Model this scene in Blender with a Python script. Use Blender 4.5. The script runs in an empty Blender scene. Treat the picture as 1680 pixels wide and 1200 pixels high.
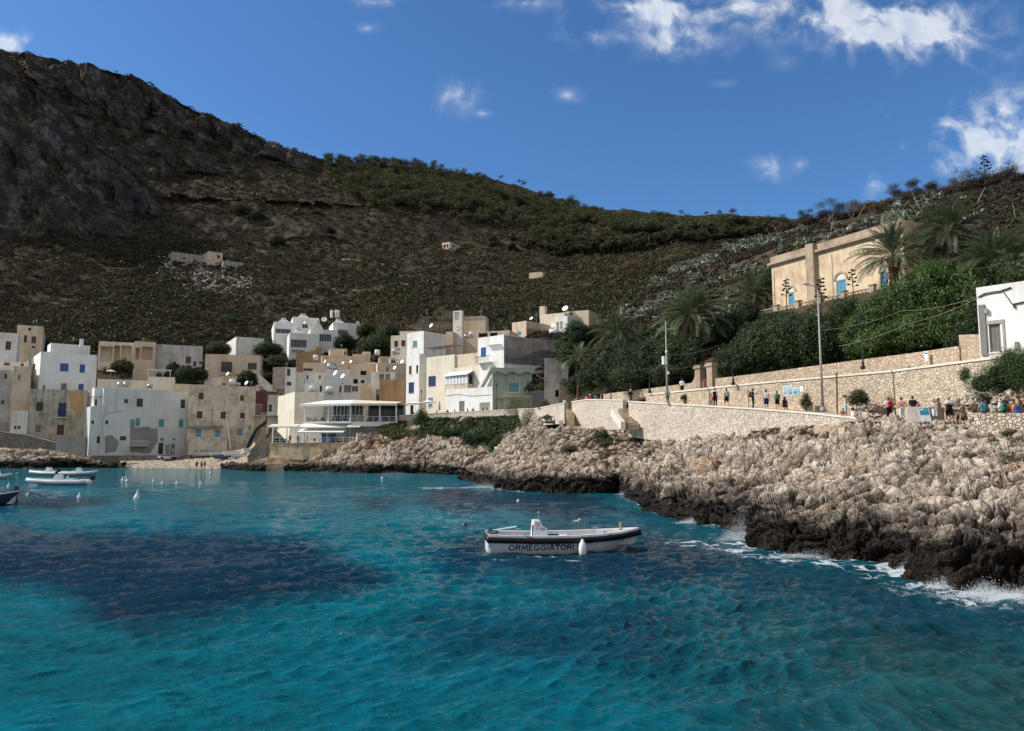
import bpy, bmesh, math, random
import numpy as np
from mathutils import Vector, Matrix
random.seed(7)
rng = np.random.default_rng(11)
SC = bpy.context.scene
COL = SC.collection
R = math.radians
# ------------------------------------------------------------------ camera model (used to place things at their real depth)
FPX, CX, CY, EYE, PITCH = 1260.0, 840.0, 600.0, 4.5, math.atan(135 / 1260.0)
CP, SP = math.cos(PITCH), math.sin(PITCH)
def ray(px, py):
    dx, dy = (px - CX) / FPX, (CY - py) / FPX
    den = CP - dy * SP
    return dx / den, (SP + dy * CP) / den
def at(px, py, Y):
    c, t = ray(px, py)
    return Vector((c * Y, Y, EYE + t * Y))
def on_z(px, py, z=0.0):
    c, t = ray(px, py)
    Y = (z - EYE) / t
    return Vector((c * Y, Y, z))
def col_of(px, t):
    dy = (t * CP - SP) / (CP + t * SP)
    return (px - CX) / FPX / (CP - dy * SP)
def pix(x, Y, z):
    c, t = x / Y, (z - EYE) / Y
    dy = (t * CP - SP) / (CP + t * SP)
    return CX + FPX * c * (CP - dy * SP), CY - FPX * dy
cam = bpy.data.cameras.new('camera'); camo = bpy.data.objects.new('camera', cam); COL.objects.link(camo)
camo.location = (0, 0, EYE); camo.rotation_euler = (math.pi / 2 + PITCH, 0, 0)
cam.sensor_width = 36; cam.lens = 36 * FPX / 1680; cam.clip_start = 0.1; cam.clip_end = 20000
SC.camera = camo
# ------------------------------------------------------------------ numpy noise
def _h(ix, iy, iz, seed):
    n = (ix.astype(np.int64) * 374761393 + iy.astype(np.int64) * 668265263 + iz.astype(np.int64) * 2147483647 + seed * 974711) & 0xffffffff
    n = ((n ^ (n >> 13)) * 1274126177) & 0xffffffff
    n = ((n ^ (n >> 16)) * 2246822519) & 0xffffffff
    return ((n ^ (n >> 15)) & 0xffffff) / float(0xffffff)
def vnoise(p, seed=0):
    i = np.floor(p).astype(np.int64); f = p - i; f = f * f * (3 - 2 * f)
    out = 0
    for dx in (0, 1):
        wx = f[:, 0] if dx else 1 - f[:, 0]
        for dy in (0, 1):
            wy = f[:, 1] if dy else 1 - f[:, 1]
            for dz in (0, 1):
                wz = f[:, 2] if dz else 1 - f[:, 2]
                out = out + wx * wy * wz * _h(i[:, 0] + dx, i[:, 1] + dy, i[:, 2] + dz, seed)
    return out * 2 - 1
def fbm(p, octv=4, seed=0, gain=.5, lac=2.03):
    a, s = 1.0, 0
    p = p.copy()
    for k in range(octv):
        s = s + a * vnoise(p, seed + k * 17); a *= gain; p = p * lac + 3.7
    return s
def ridged(p, octv=4, seed=0, gain=.5):
    a, s = 1.0, 0
    p = p.copy()
    for k in range(octv):
        s = s + a * (1 - 2 * np.abs(vnoise(p, seed + k * 31))); a *= gain; p = p * 2.1 + 5.3
    return s
def worley(p, seed=0):
    i = np.floor(p).astype(np.int64)
    f1 = np.full(len(p), 9.0); f2 = np.full(len(p), 9.0); cid = np.zeros(len(p))
    for dx in (-1, 0, 1):
        for dy in (-1, 0, 1):
            for dz in (-1, 0, 1):
                a, b, c = i[:, 0] + dx, i[:, 1] + dy, i[:, 2] + dz
                q = np.stack([a + _h(a, b, c, seed), b + _h(a, b, c, seed + 1), c + _h(a, b, c, seed + 2)], 1)
                d = np.sqrt(((q - p) ** 2).sum(1))
                h = _h(a, b, c, seed + 3)
                near = d < f1
                f2 = np.where(near, f1, np.minimum(f2, d)); cid = np.where(near, h, cid); f1 = np.where(near, d, f1)
    return f1, f2, cid
# ------------------------------------------------------------------ object helpers
def tag(o, label=None, cat=None, group=None, kind=None):
    if label: o['label'] = label
    if cat: o['category'] = cat
    if group: o['group'] = group
    if kind: o['kind'] = kind
    return o
def thing(name, label, cat, loc=(0, 0, 0), rz=0, group=None):
    o = bpy.data.objects.new(name, None); COL.objects.link(o)
    o.location = loc; o.rotation_euler = (0, 0, rz); o.empty_display_size = .2
    return tag(o, label, cat, group)
def npmesh(name, V, F, mats, parent=None, smooth=False, midx=None):
    """bulk mesh from arrays; F is (n,3) or (n,4)"""
    V = np.asarray(V, np.float32); F = np.asarray(F, np.int32); k = F.shape[1]
    me = bpy.data.meshes.new(name)
    me.vertices.add(len(V)); me.vertices.foreach_set('co', V.ravel())
    me.loops.add(F.size); me.loops.foreach_set('vertex_index', F.ravel())
    me.polygons.add(len(F)); me.polygons.foreach_set('loop_start', np.arange(0, F.size, k, dtype=np.int32))
    me.polygons.foreach_set('loop_total', np.full(len(F), k, np.int32))
    if midx is not None: me.polygons.foreach_set('material_index', np.asarray(midx, np.int32))
    me.polygons.foreach_set('use_smooth', np.full(len(F), smooth, bool))
    for m in (mats if isinstance(mats, (list, tuple)) else [mats]): me.materials.append(m)
    me.update(calc_edges=True)
    o = bpy.data.objects.new(name, me); COL.objects.link(o)
    if parent: o.parent = parent
    return o
def grid_faces(nr, nc):
    a = np.arange(nr * nc).reshape(nr, nc)
    return np.stack([a[:-1, :-1], a[:-1, 1:], a[1:, 1:], a[1:, :-1]], -1).reshape(-1, 4)
class MB:
    def __init__(s, org=(0, 0, 0)):
        s.v, s.f, s.m = [], [], []; s.o = Vector(org)
    def add(s, pts, faces, mi=0):
        b = len(s.v)
        s.v += [tuple(Vector(p) - s.o) for p in pts]
        s.f += [tuple(b + i for i in f) for f in faces]; s.m += [mi] * len(faces)
        return s
    def quad(s, a, b, c, d, mi=0): return s.add([a, b, c, d], [(0, 1, 2, 3)], mi)
    def obox(s, o, u, n, ur, nr, zr, mi=0, w=Vector((0, 0, 1))):
        """box in a local frame: along u, along n, along w"""
        o, u, n = Vector(o), Vector(u), Vector(n)
        P = [o + u * a + n * b + w * c for c in zr for b in nr for a in ur]
        F = [(0, 2, 3, 1), (4, 5, 7, 6), (0, 1, 5, 4), (2, 6, 7, 3), (0, 4, 6, 2), (1, 3, 7, 5)]
        return s.add(P, F, mi)
    def box(s, c, size, rz=0, mi=0):
        u = Vector((math.cos(rz), math.sin(rz), 0)); n = Vector((-math.sin(rz), math.cos(rz), 0)); x, y, z = [k / 2 for k in size]
        return s.obox(c, u, n, (-x, x), (-y, y), (-z, z), mi)
    def tube(s, path, r, n=6, mi=0, cap=True):
        path = [Vector(p) for p in path]; rs = r if isinstance(r, (list, tuple)) else [r] * len(path)
        P, F = [], []
        t0 = None
        for i, p in enumerate(path):
            t = (path[min(i + 1, len(path) - 1)] - path[max(i - 1, 0)]).normalized()
            if t0 is None:
                a = t.cross(Vector((0, 0, 1)) if abs(t.z) < .9 else Vector((1, 0, 0))).normalized()
            else:
                a = (a - t * a.dot(t)).normalized()
            t0 = t; b = t.cross(a)
            for k in range(n):
                an = 2 * math.pi * k / n
                P.append(p + (a * math.cos(an) + b * math.sin(an)) * rs[i])
        for i in range(len(path) - 1):
            for k in range(n):
                k2 = (k + 1) % n
                F.append((i * n + k, i * n + k2, (i + 1) * n + k2, (i + 1) * n + k))
        if cap: F += [tuple(range(n))[::-1], tuple((len(path) - 1) * n + k for k in range(n))]
        return s.add(P, F, mi)
    def lathe(s, c, prof, n=12, mi=0, axis=None):
        """prof: list of (r, z) from bottom to top"""
        c = Vector(c); w = Vector(axis).normalized() if axis else Vector((0, 0, 1))
        a = w.cross(Vector((1, 0, 0)) if abs(w.x) < .9 else Vector((0, 1, 0))).normalized(); b = w.cross(a)
        P, F = [], []
        for r, z in prof:
            for k in range(n):
                an = 2 * math.pi * k / n
                P.append(c + w * z + (a * math.cos(an) + b * math.sin(an)) * max(r, 1e-4))
        for i in range(len(prof) - 1):
            for k in range(n):
                k2 = (k + 1) % n
                F.append((i * n + k, i * n + k2, (i + 1) * n + k2, (i + 1) * n + k))
        F += [tuple(range(n))[::-1], tuple((len(prof) - 1) * n + k for k in range(n))]
        return s.add(P, F, mi)
    def ball(s, c, r, n=10, mi=0, sc=(1, 1, 1)):
        P, F, m = [], [], max(4, n // 2 + 1)
        c = Vector(c)
        for i in range(m + 1):
            th = math.pi * i / m
            for k in range(n):
                an = 2 * math.pi * k / n
                P.append(c + Vector((math.sin(th) * math.cos(an) * sc[0], math.sin(th) * math.sin(an) * sc[1], -math.cos(th) * sc[2])) * r)
        for i in range(m):
            for k in range(n):
                k2 = (k + 1) % n
                F.append((i * n + k, i * n + k2, (i + 1) * n + k2, (i + 1) * n + k))
        return s.add(P, F, mi)
    def build(s, name, mats, parent=None, smooth=False):
        me = bpy.data.meshes.new(name); me.from_pydata(s.v, [], s.f)
        for m in (mats if isinstance(mats, (list, tuple)) else [mats]): me.materials.append(m)
        me.polygons.foreach_set('material_index', s.m)
        me.polygons.foreach_set('use_smooth', [smooth] * len(s.f))
        me.update()
        o = bpy.data.objects.new(name, me); COL.objects.link(o)
        if parent: o.parent = parent
        return o
def copy_tree(o, parent=None):
    c = o.copy(); COL.objects.link(c); c.parent = parent
    for ch in list(o.children): copy_tree(ch, c)
    return c
# ------------------------------------------------------------------ materials
class G:
    def __init__(s, name):
        s.mat = bpy.data.materials.new(name); s.mat.use_nodes = True; s.t = s.mat.node_tree; s.t.nodes.clear()
        s.out = s.t.nodes.new('ShaderNodeOutputMaterial')
    def n(s, typ, ins=None, **props):
        nd = s.t.nodes.new('ShaderNode' + typ)
        for k, v in props.items(): setattr(nd, k, v)
        for k, v in (ins or {}).items():
            if isinstance(v, bpy.types.NodeSocket): s.t.links.new(v, nd.inputs[k])
            else: nd.inputs[k].default_value = v
        return nd
    def pos(s, scale=None):
        p = s.n('NewGeometry').outputs['Position']
        if scale is None: return p
        return s.n('Mapping', {'Vector': p, 'Scale': scale}).outputs[0]
    def noise(s, vec, scale, detail=4, rough=.55, dist=0):
        return s.n('TexNoise', {'Vector': vec, 'Scale': scale, 'Detail': detail, 'Roughness': rough, 'Distortion': dist}).outputs[0]
    def ramp(s, fac, stops, interp='LINEAR'):
        nd = s.n('ValToRGB', {'Fac': fac}); cr = nd.color_ramp; cr.interpolation = interp
        while len(cr.elements) < len(stops): cr.elements.new(.5)
        for e, (p, c) in zip(cr.elements, stops):
            e.position = p; e.color = (*c, 1) if not isinstance(c, (int, float)) else (c, c, c, 1)
        return nd.outputs[0]
    def math(s, op, a, b=0.0, c=None, clamp=False):
        d = {0: a, 1: b}
        if c is not None: d[2] = c
        return s.n('Math', d, operation=op, use_clamp=clamp).outputs[0]
    def mix(s, fac, a, b, blend='MIX'):
        nd = s.n('Mix', {}, data_type='RGBA', blend_type=blend)
        for k, v in ((0, fac), (6, a), (7, b)):
            if isinstance(v, bpy.types.NodeSocket): s.t.links.new(v, nd.inputs[k])
            else: nd.inputs[k].default_value = v if k == 0 else (*v, 1)[:4]
        return nd.outputs[2]
    def bump(s, h, strength=.5, dist=.05, normal=None):
        d = {'Height': h, 'Strength': strength, 'Distance': dist}
        if normal is not None: d['Normal'] = normal
        return s.n('Bump', d).outputs[0]
    def pbr(s, col, rough=.8, normal=None, spec=.3, metal=0, **kw):
        d = {'Base Color': col if isinstance(col, bpy.types.NodeSocket) else (*col, 1), 'Roughness': rough, 'Specular IOR Level': spec, 'Metallic': metal}
        if normal is not None: d['Normal'] = normal
        d.update(kw)
        b = s.n('BsdfPrincipled', d)
        s.t.links.new(b.outputs[0], s.out.inputs[0]); return s.mat
def mul(c, k): return tuple(min(1, x * k) for x in c)
M = {}
def plaster(key, col, dirt=.5, dcol=None, streak=.5, sc=1.0):
    g = G('plaster_' + key); p = g.pos()
    a = g.noise(p, .28 * sc, 6, .65); b = g.noise(g.pos((1.3, 1.3, .14)), 1.1, 5, .6); c = g.noise(p, 5, 3)
    f = g.math('ADD', g.math('MULTIPLY', a, 1 - streak * .6), g.math('ADD', g.math('MULTIPLY', b, streak * .6), g.math('MULTIPLY', g.math('SUBTRACT', c, .5), .2)))
    d = dcol or mul((col[0] * .8, col[1] * .72, col[2] * .62), 1)
    d = tuple(col[i] * (1 - dirt) + d[i] * dirt for i in range(3))
    dd = tuple(d[i] * (1 - .55 * dirt) for i in range(3))
    cc = g.ramp(f, [(.22, dd), (.40, d), (.54, col), (.8, mul(col, 1.08))])
    gz = g.n('SeparateXYZ', {0: g.n('TexCoord').outputs['Generated']}).outputs[2]
    st = g.math('MULTIPLY', g.ramp(gz, [(.62, 0.), (.97, 1.)]), g.ramp(g.noise(g.pos((1.6, 1.6, .10)), 1.0, 4, .6), [(.50, 0.), (.68, .75)]))
    cc = g.mix(g.math('MULTIPLY', st, min(1, dirt * .8)), cc, mul(dd, .62))
    M[key] = g.pbr(cc, .85, g.bump(g.noise(p, 9, 4), .25, .03), .2)
plaster('white', (.80, .79, .75), .5)
plaster('white2', (.76, .73, .67), .65)
plaster('cream', (.74, .67, .54), .6)
plaster('beige', (.64, .53, .40), .65)
plaster('beige2', (.66, .53, .39), .8, (.44, .33, .22))
plaster('orange', (.52, .32, .16), .8, (.36, .22, .12))
plaster('grey', (.54, .52, .48), .8, (.33, .30, .26))
plaster('bluegrey', (.68, .68, .66), .5, (.50, .47, .42))
plaster('weathered', (.54, .47, .36), .95, (.32, .26, .19), sc=1.6)
plaster('oldbeige', (.70, .60, .46), .95, (.44, .35, .25), sc=1.6)
plaster('green', (.40, .45, .35), .75, (.26, .30, .23))
plaster('red', (.14, .055, .04), .5)
plaster('patch', (.30, .28, .26), .6)
plaster('villa', (.68, .53, .355), .9, (.48, .34, .22), sc=2.4)
plaster('villatrim', (.44, .34, .25), .8, (.28, .20, .13), sc=2)
plaster('beigewall', (.52, .40, .30), .95, (.34, .24, .17), sc=3)
plaster('cap', (.74, .68, .58), .5, sc=3)
plaster('concrete', (.40, .36, .31), .8, (.22, .19, .16), sc=2)
plaster('quay', (.62, .47, .31), .9, (.32, .23, .15), sc=3)
def simple(key, col, rough=.5, spec=.4, metal=0, var=.18, sc=6, bump=0):
    g = G(key); n = g.noise(g.pos(), sc, 3)
    c = g.ramp(n, [(.3, mul(col, 1 - var)), (.7, mul(col, 1 + var))])
    M[key] = g.pbr(c, rough, g.bump(n, bump, .02) if bump else None, spec, metal)
simple('roof_grey', (.36, .33, .29), .9, .2, var=.3, sc=1)
simple('roof_white', (.6, .58, .54), .9, .2, var=.2, sc=1)
simple('glass_dark', (.018, .020, .022), .12, .5)
simple('void', (.012, .011, .010), .9, .1)
simple('sh_blue', (.035, .11, .30), .5)
simple('sh_navy', (.02, .045, .12), .5); simple('glass_blue', (.008, .016, .045), .08, .5)
simple('sh_teal', (.10, .30, .34), .55)
simple('sh_brown', (.10, .045, .028), .6)
simple('sh_grey', (.20, .185, .17), .7)
simple('sh_green', (.04, .055, .045), .6)
simple('sh_sky', (.09, .30, .45), .55)
simple('frame_white', (.75, .75, .73), .5)
simple('frame_wood', (.16, .10, .06), .6)
simple('white_paint', (.80, .80, .78), .35, .5, var=.04)
simple('hull_white_shaded', (.50, .54, .56), .3, .5, var=.07, sc=3)  # boat white darkened to grey-blue, the shade of the hull put into its colour
simple('boat_white', (.78, .80, .80), .25, .5, var=.05, sc=3)
simple('deck_grey', (.52, .50, .49), .6, .3, var=.12)
simple('rubber_black', (.012, .012, .013), .45, .4)
simple('rope_dark', (.03, .03, .03), .8)
simple('rope_tan', (.36, .30, .22), .9)
simple('rib_grey', (.50, .51, .52), .45, .4, var=.1)
simple('navy_paint', (.015, .025, .055), .4)
simple('metal_grey', (.34, .34, .34), .45, .5, .3)
simple('pole_grey', (.30, .28, .26), .55, .4, .2)
simple('iron_black', (.012, .012, .012), .5)
simple('awning', (.78, .76, .70), .8, .1, var=.06, sc=2)
simple('awning_beige', (.70, .62, .48), .8, .1, var=.08, sc=2)
simple('tank_white', (.68, .68, .66), .4)
simple('tank_steel', (.5, .5, .5), .3, .5, .8)
simple('terracotta', (.42, .16, .08), .8, var=.3)
simple('wood', (.17, .10, .06), .75, var=.35, sc=9)
simple('wood_grey', (.30, .26, .22), .8, var=.3, sc=9)
simple('buoy_white', (.78, .77, .73), .45)
simple('buoy_dark', (.09, .04, .035), .45)
simple('skin', (.42, .23, .15), .5, .3, var=.08)
simple('skin_dark', (.22, .11, .07), .5, .3, var=.08)
simple('hair_dark', (.018, .012, .010), .5)
simple('hair_brown', (.06, .032, .018), .5)
simple('hair_grey', (.34, .32, .30), .6)
simple('hair_blond', (.36, .23, .11), .55)
CLOTH = dict(black=(.012, .012, .014), white=(.78, .77, .75), navy=(.02, .03, .09), blue=(.04, .12, .38), sky=(.35, .52, .62), red=(.34, .02, .03), pink=(.72, .36, .28),
             green=(.03, .13, .09), grey=(.30, .31, .32), khaki=(.30, .25, .17), teal=(.10, .25, .32), orange=(.75, .16, .02), cream=(.64, .57, .47), sage=(.30, .36, .28), rose=(.42, .18, .18), denim=(.08, .12, .2))
for k, v in CLOTH.items(): simple('cloth_' + k, v, .85, .15, var=.15, sc=12)
def stone(key, sc, ca, cb, cm, edge=.06, bump=.8, dist=.06):
    g = G('stone_' + key); p = g.pos()
    pd = g.n('VectorMath', {0: p, 1: g.n('VectorMath', {0: g.n('TexNoise', {'Vector': p, 'Scale': 2.2 * sc / 3}).outputs[1], 'Scale': .25 * 3 / sc}, operation='SCALE').outputs[0]}, operation='ADD').outputs[0]
    ps = g.n('Mapping', {'Vector': pd, 'Scale': (1, 1, 1.35)}).outputs[0]
    v = g.n('TexVoronoi', {'Vector': ps, 'Scale': sc}); e = g.n('TexVoronoi', {'Vector': ps, 'Scale': sc}, feature='DISTANCE_TO_EDGE').outputs[0]
    r = g.n('SeparateColor', {0: v.outputs['Color']}).outputs[0]
    big = g.noise(p, .35, 5, .6)
    c = g.ramp(g.math('ADD', g.math('MULTIPLY', r, .55), g.math('MULTIPLY', big, .5)), [(.2, cb), (.5, ca), (.8, mul(ca, 1.25))])
    k = g.ramp(e, [(0, 0.), (edge, 1.)])
    c = g.mix(k, cm, c)
    c = g.mix(.35, c, g.ramp(g.noise(p, 14, 3), [(.3, .25), (.7, .85)]), 'OVERLAY')
    h = g.math('ADD', g.ramp(e, [(0, 0.), (edge * 2.5, 1.)]), g.math('MULTIPLY', g.noise(p, 12, 4), .5))
    M[key] = g.pbr(c, .9, g.bump(h, bump, dist), .15)
stone('stone_pale', 4.6, (.64, .54, .43), (.48, .385, .29), (.33, .25, .18), .045)
stone('stone_ramp', 4.2, (.57, .455, .34), (.42, .32, .22), (.26, .19, .125), .05)
stone('stone_dry', 3.6, (.56, .46, .35), (.40, .30, .20), (.20, .15, .10), .06, 1.0, .1)
stone('stone_dark', 2.4, (.22, .19, .16), (.13, .11, .09), (.06, .05, .04), .07)
stone('stone_brick', 3.2, (.36, .25, .15), (.26, .17, .10), (.14, .10, .06), .05)
stone('cobble_pave', 3.5, (.42, .34, .26), (.32, .25, .18), (.2, .15, .1), .05, .4, .03)
stone('stone_tan', 3.4, (.52, .40, .29), (.41, .305, .215), (.33, .24, .165), .035)
def rock_mat(key, wet=True, topz=1.85, warm=0):
    g = G(key); p = g.pos()
    n1 = g.noise(p, .5, 7, .65); n2 = g.noise(p, 2.6, 6, .7); n3 = g.noise(p, 9, 5, .7)
    v = g.n('TexVoronoi', {'Vector': g.n('VectorMath', {0: p, 1: g.n('VectorMath', {0: g.n('TexNoise', {'Vector': p, 'Scale': 3.0, 'Detail': 3}).outputs[1], 'Scale': .6}, operation='SCALE').outputs[0]}, operation='ADD').outputs[0], 'Scale': 2.0}, feature='DISTANCE_TO_EDGE').outputs[0]
    f = g.math('ADD', g.math('MULTIPLY', n1, .5), g.math('ADD', g.math('MULTIPLY', n2, .3), g.math('MULTIPLY', n3, .2)))
    c = g.ramp(f, [(.33, (.20, .14, .10)), (.44, (.42, .335, .255)), (.53, (.63, .53, .42)), (.68, (.81, .71, .585))])
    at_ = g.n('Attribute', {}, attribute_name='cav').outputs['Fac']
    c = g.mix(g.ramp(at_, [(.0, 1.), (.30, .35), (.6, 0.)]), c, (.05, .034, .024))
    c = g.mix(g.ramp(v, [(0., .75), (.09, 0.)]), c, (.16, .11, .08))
    ochre = g.ramp(g.noise(p, .22, 3), [(.58, 0.), (.72, .55)])
    c = g.mix(ochre, c, (.46, .26, .13))
    z = g.n('SeparateXYZ', {0: p}).outputs[2]
    if wet:
        zz = g.math('ADD', z, g.math('MULTIPLY', g.math('SUBTRACT', g.noise(p, .55, 6, .65), .5), 3.6))
        k = g.ramp(g.math('MULTIPLY', zz, .1), [((topz - .6) / 10, 1.), ((topz + .6) / 10, 0.)])
        dark = g.ramp(n2, [(.3, (.005, .004, .0035)), (.54, (.022, .016, .011)), (.78, (.075, .053, .036))])
        c = g.mix(k, c, dark)
        rough = g.math('MULTIPLY_ADD', k, -.25, .95)
    else: rough = .92
    h = g.math('ADD', g.math('MULTIPLY', n2, 1.0), g.math('ADD', g.math('MULTIPLY', n3, .45), g.math('MULTIPLY', g.ramp(v, [(0, 0.), (.15, 1.)]), .35)))
    M[key] = g.pbr(c, rough, g.bump(h, .9, .16), .18)
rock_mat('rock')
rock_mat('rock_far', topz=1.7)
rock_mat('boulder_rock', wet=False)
def leaf_mat(key, ca, cb, cc=None, sc=1.4, trans=.28, gloss=.035):
    g = G(key); p = g.pos()
    rnd = g.n('ObjectInfo').outputs['Random']
    f = g.math('ADD', g.math('MULTIPLY', g.noise(p, sc, 3), .75), g.math('ADD', g.math('MULTIPLY', g.noise(p, sc * 7, 2), .35), g.math('MULTIPLY', g.math('SUBTRACT', rnd, .5), .22)))
    c = g.ramp(f, [(.38, ca), (.62, cb), (.8, cc or mul(cb, 1.4))])
    a = g.n('BsdfDiffuse', {'Color': c}); b = g.n('BsdfTranslucent', {'Color': g.mix(.5, c, mul(cb, 1.6))}); s = g.n('BsdfGlossy', {'Color': (.8, .85, .8, 1), 'Roughness': .5})
    m1 = g.n('MixShader', {0: trans, 1: a.outputs[0], 2: b.outputs[0]}); m2 = g.n('MixShader', {0: gloss, 1: m1.outputs[0], 2: s.outputs[0]})
    g.t.links.new(m2.outputs[0], g.out.inputs[0]); M[key] = g.mat
leaf_mat('leaf_bright', (.018, .042, .008), (.060, .108, .020), (.13, .19, .042), sc=.55)
leaf_mat('leaf_dark', (.014, .028, .008), (.046, .074, .020), (.10, .13, .045), sc=.6)
leaf_mat('leaf_oleander', (.016, .030, .010), (.055, .080, .024), (.125, .145, .055), sc=.6)
leaf_mat('leaf_olive', (.045, .052, .020), (.10, .105, .04), (.16, .15, .07))
leaf_mat('leaf_pine', (.020, .024, .010), (.060, .066, .027), (.115, .110, .05), sc=.09, trans=.15, gloss=.02)
leaf_mat('leaf_scrub', (.028, .024, .013), (.064, .053, .030), (.115, .092, .054), sc=.06, trans=.12, gloss=.01)
leaf_mat('leaf_grass', (.05, .055, .012), (.10, .105, .022), (.16, .13, .04), sc=.5)
leaf_mat('leaf_dry', (.06, .04, .022), (.13, .085, .05), (.20, .14, .08), sc=.3, trans=.1, gloss=.01)
leaf_mat('leaf_dull', (.032, .026, .019), (.070, .056, .040), (.115, .088, .064), sc=.4, trans=.1, gloss=.01)
leaf_mat('leaf_palm', (.05, .068, .032), (.12, .145, .07), (.24, .25, .13), sc=.5, trans=.25, gloss=.06)
leaf_mat('leaf_palmdry', (.045, .032, .02), (.10, .07, .042), None, sc=1)
leaf_mat('leaf_conifer', (.020, .045, .012), (.055, .095, .028), (.09, .13, .04))
leaf_mat('cactus', (.06, .075, .045), (.17, .19, .13), (.34, .34, .26), sc=2.2, trans=.03, gloss=.05)
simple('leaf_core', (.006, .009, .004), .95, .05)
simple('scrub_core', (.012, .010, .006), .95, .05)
simple('trunk', (.085, .060, .042), .9, .1, var=.4, sc=3, bump=.6)
simple('palm_trunk', (.13, .075, .045), .9, .1, var=.5, sc=5, bump=1)
simple('palm_boot', (.22, .075, .030), .9, .1, var=.45, sc=7, bump=1)
simple('stalk', (.40, .34, .28), .9, .1, var=.3)
simple('stalk_dark', (.035, .032, .025), .9, .1, var=.3)
def terrain_mat(key, near=False):
    g = G(key); geo = g.n('NewGeometry'); p = geo.outputs['Position']
    nz = g.n('SeparateXYZ', {0: geo.outputs['Normal']}).outputs[2]
    n1 = g.noise(p, .018, 6, .6); n2 = g.noise(p, .11, 6, .68); n3 = g.noise(p, .6, 5, .7)
    f = g.math('ADD', g.math('MULTIPLY', n1, .4), g.math('ADD', g.math('MULTIPLY', n2, .35), g.math('MULTIPLY', n3, .25)))
    c = g.ramp(f, [(.34, (.020, .016, .010)), (.46, (.041, .032, .020)), (.56, (.072, .055, .036)), (.70, (.14, .105, .07))])
    vg = g.ramp(g.math('ADD', g.math('MULTIPLY', g.noise(p, .09, 5, .7), .6), g.math('MULTIPLY', n3, .4)), [(.47, 0.), (.56, .9)])
    rk = g.ramp(g.math('ADD', g.math('MULTIPLY', n2, .6), g.math('MULTIPLY', n3, .4)), [(.38, (.018, .016, .014)), (.49, (.060, .055, .050)), (.60, (.21, .19, .165))])
    steep = g.ramp(g.math('ADD', nz, g.math('MULTIPLY', g.math('SUBTRACT', n2, .5), .55)), [(.50, 1.), (.70, 0.)])
    outc = g.ramp(g.math('ADD', g.math('MULTIPLY', g.noise(p, .05, 5, .7), .5), g.math('MULTIPLY', n3, .5)), [(.575, 0.), (.64, .7)])
    rk = g.mix(vg, rk, (.028, .024, .015)); c = g.mix(steep, c, rk); c = g.mix(outc, c, (.24, .20, .16))
    h = g.math('ADD', n2, g.math('MULTIPLY', n3, .5))
    M[key] = g.pbr(c, .95, g.bump(h, .8, 1.2 if not near else .4), .1)
terrain_mat('terrain'); terrain_mat('terrain_near', True)
def cactus_cover(): pass
g = G('sand'); n = g.noise(g.pos(), 1.2, 6, .7); M['sand'] = g.pbr(g.ramp(n, [(.35, (.20, .155, .11)), (.5, (.34, .28, .21)), (.65, (.54, .46, .37))]), .95, g.bump(g.noise(g.pos(), 5, 4), .6, .1), .1)
g = G('foam_white'); M['foam'] = g.pbr(g.ramp(g.noise(g.pos(), 8, 4), [(.3, (.62, .68, .70)), (.6, (.86, .88, .88))]), .6, None, .3)
# ------------------------------------------------------------------ world: daylight sky with fair-weather clouds
SUN = Vector((-.752, .03, .655)).normalized()
SUN_EL = math.asin(SUN.z); SUN_AZ = math.atan2(SUN.x, SUN.y)      # azimuth clockwise from +Y
W = bpy.data.worlds.new('World'); SC.world = W; W.use_nodes = True
wt = W.node_tree; wt.nodes.clear()
gw = G.__new__(G); gw.t = wt; gw.out = wt.nodes.new('ShaderNodeOutputWorld')
sky = gw.n('TexSky', {}, sky_type='NISHITA', sun_disc=False, sun_elevation=SUN_EL, sun_rotation=SUN_AZ, altitude=20, air_density=1.0, dust_density=.45, ozone_density=4.2)
skyc = gw.mix(1.0, sky.outputs[0], (.56, .84, 1.08), 'MULTIPLY')
D = gw.n('TexCoord').outputs['Generated']
sx = gw.n('SeparateXYZ', {0: D})
dyc = gw.math('MAXIMUM', sx.outputs[1], .05)
cc = gw.math('DIVIDE', sx.outputs[0], dyc); tt = gw.math('DIVIDE', sx.outputs[2], dyc)
uv0 = gw.n('CombineXYZ', {0: cc, 1: tt}).outputs[0]
uv = gw.n('VectorMath', {0: uv0, 1: gw.n('VectorMath', {0: gw.n('TexNoise', {'Vector': uv0, 'Scale': 9.0, 'Detail': 4}).outputs[1], 'Scale': .09}, operation='SCALE').outputs[0]}, operation='ADD').outputs[0]
wn = gw.n('TexNoise', {'Vector': uv, 'Scale': 13.0, 'Detail': 5, 'Roughness': .52}).outputs[0]
wn2 = gw.n('TexNoise', {'Vector': uv, 'Scale': 36.0, 'Detail': 4, 'Roughness': .5}).outputs[0]
wmix = gw.math('ADD', gw.math('MULTIPLY', gw.math('SUBTRACT', wn, .5), 3.4), gw.math('MULTIPLY', gw.math('SUBTRACT', wn2, .5), 2.0))
dens = None
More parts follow.
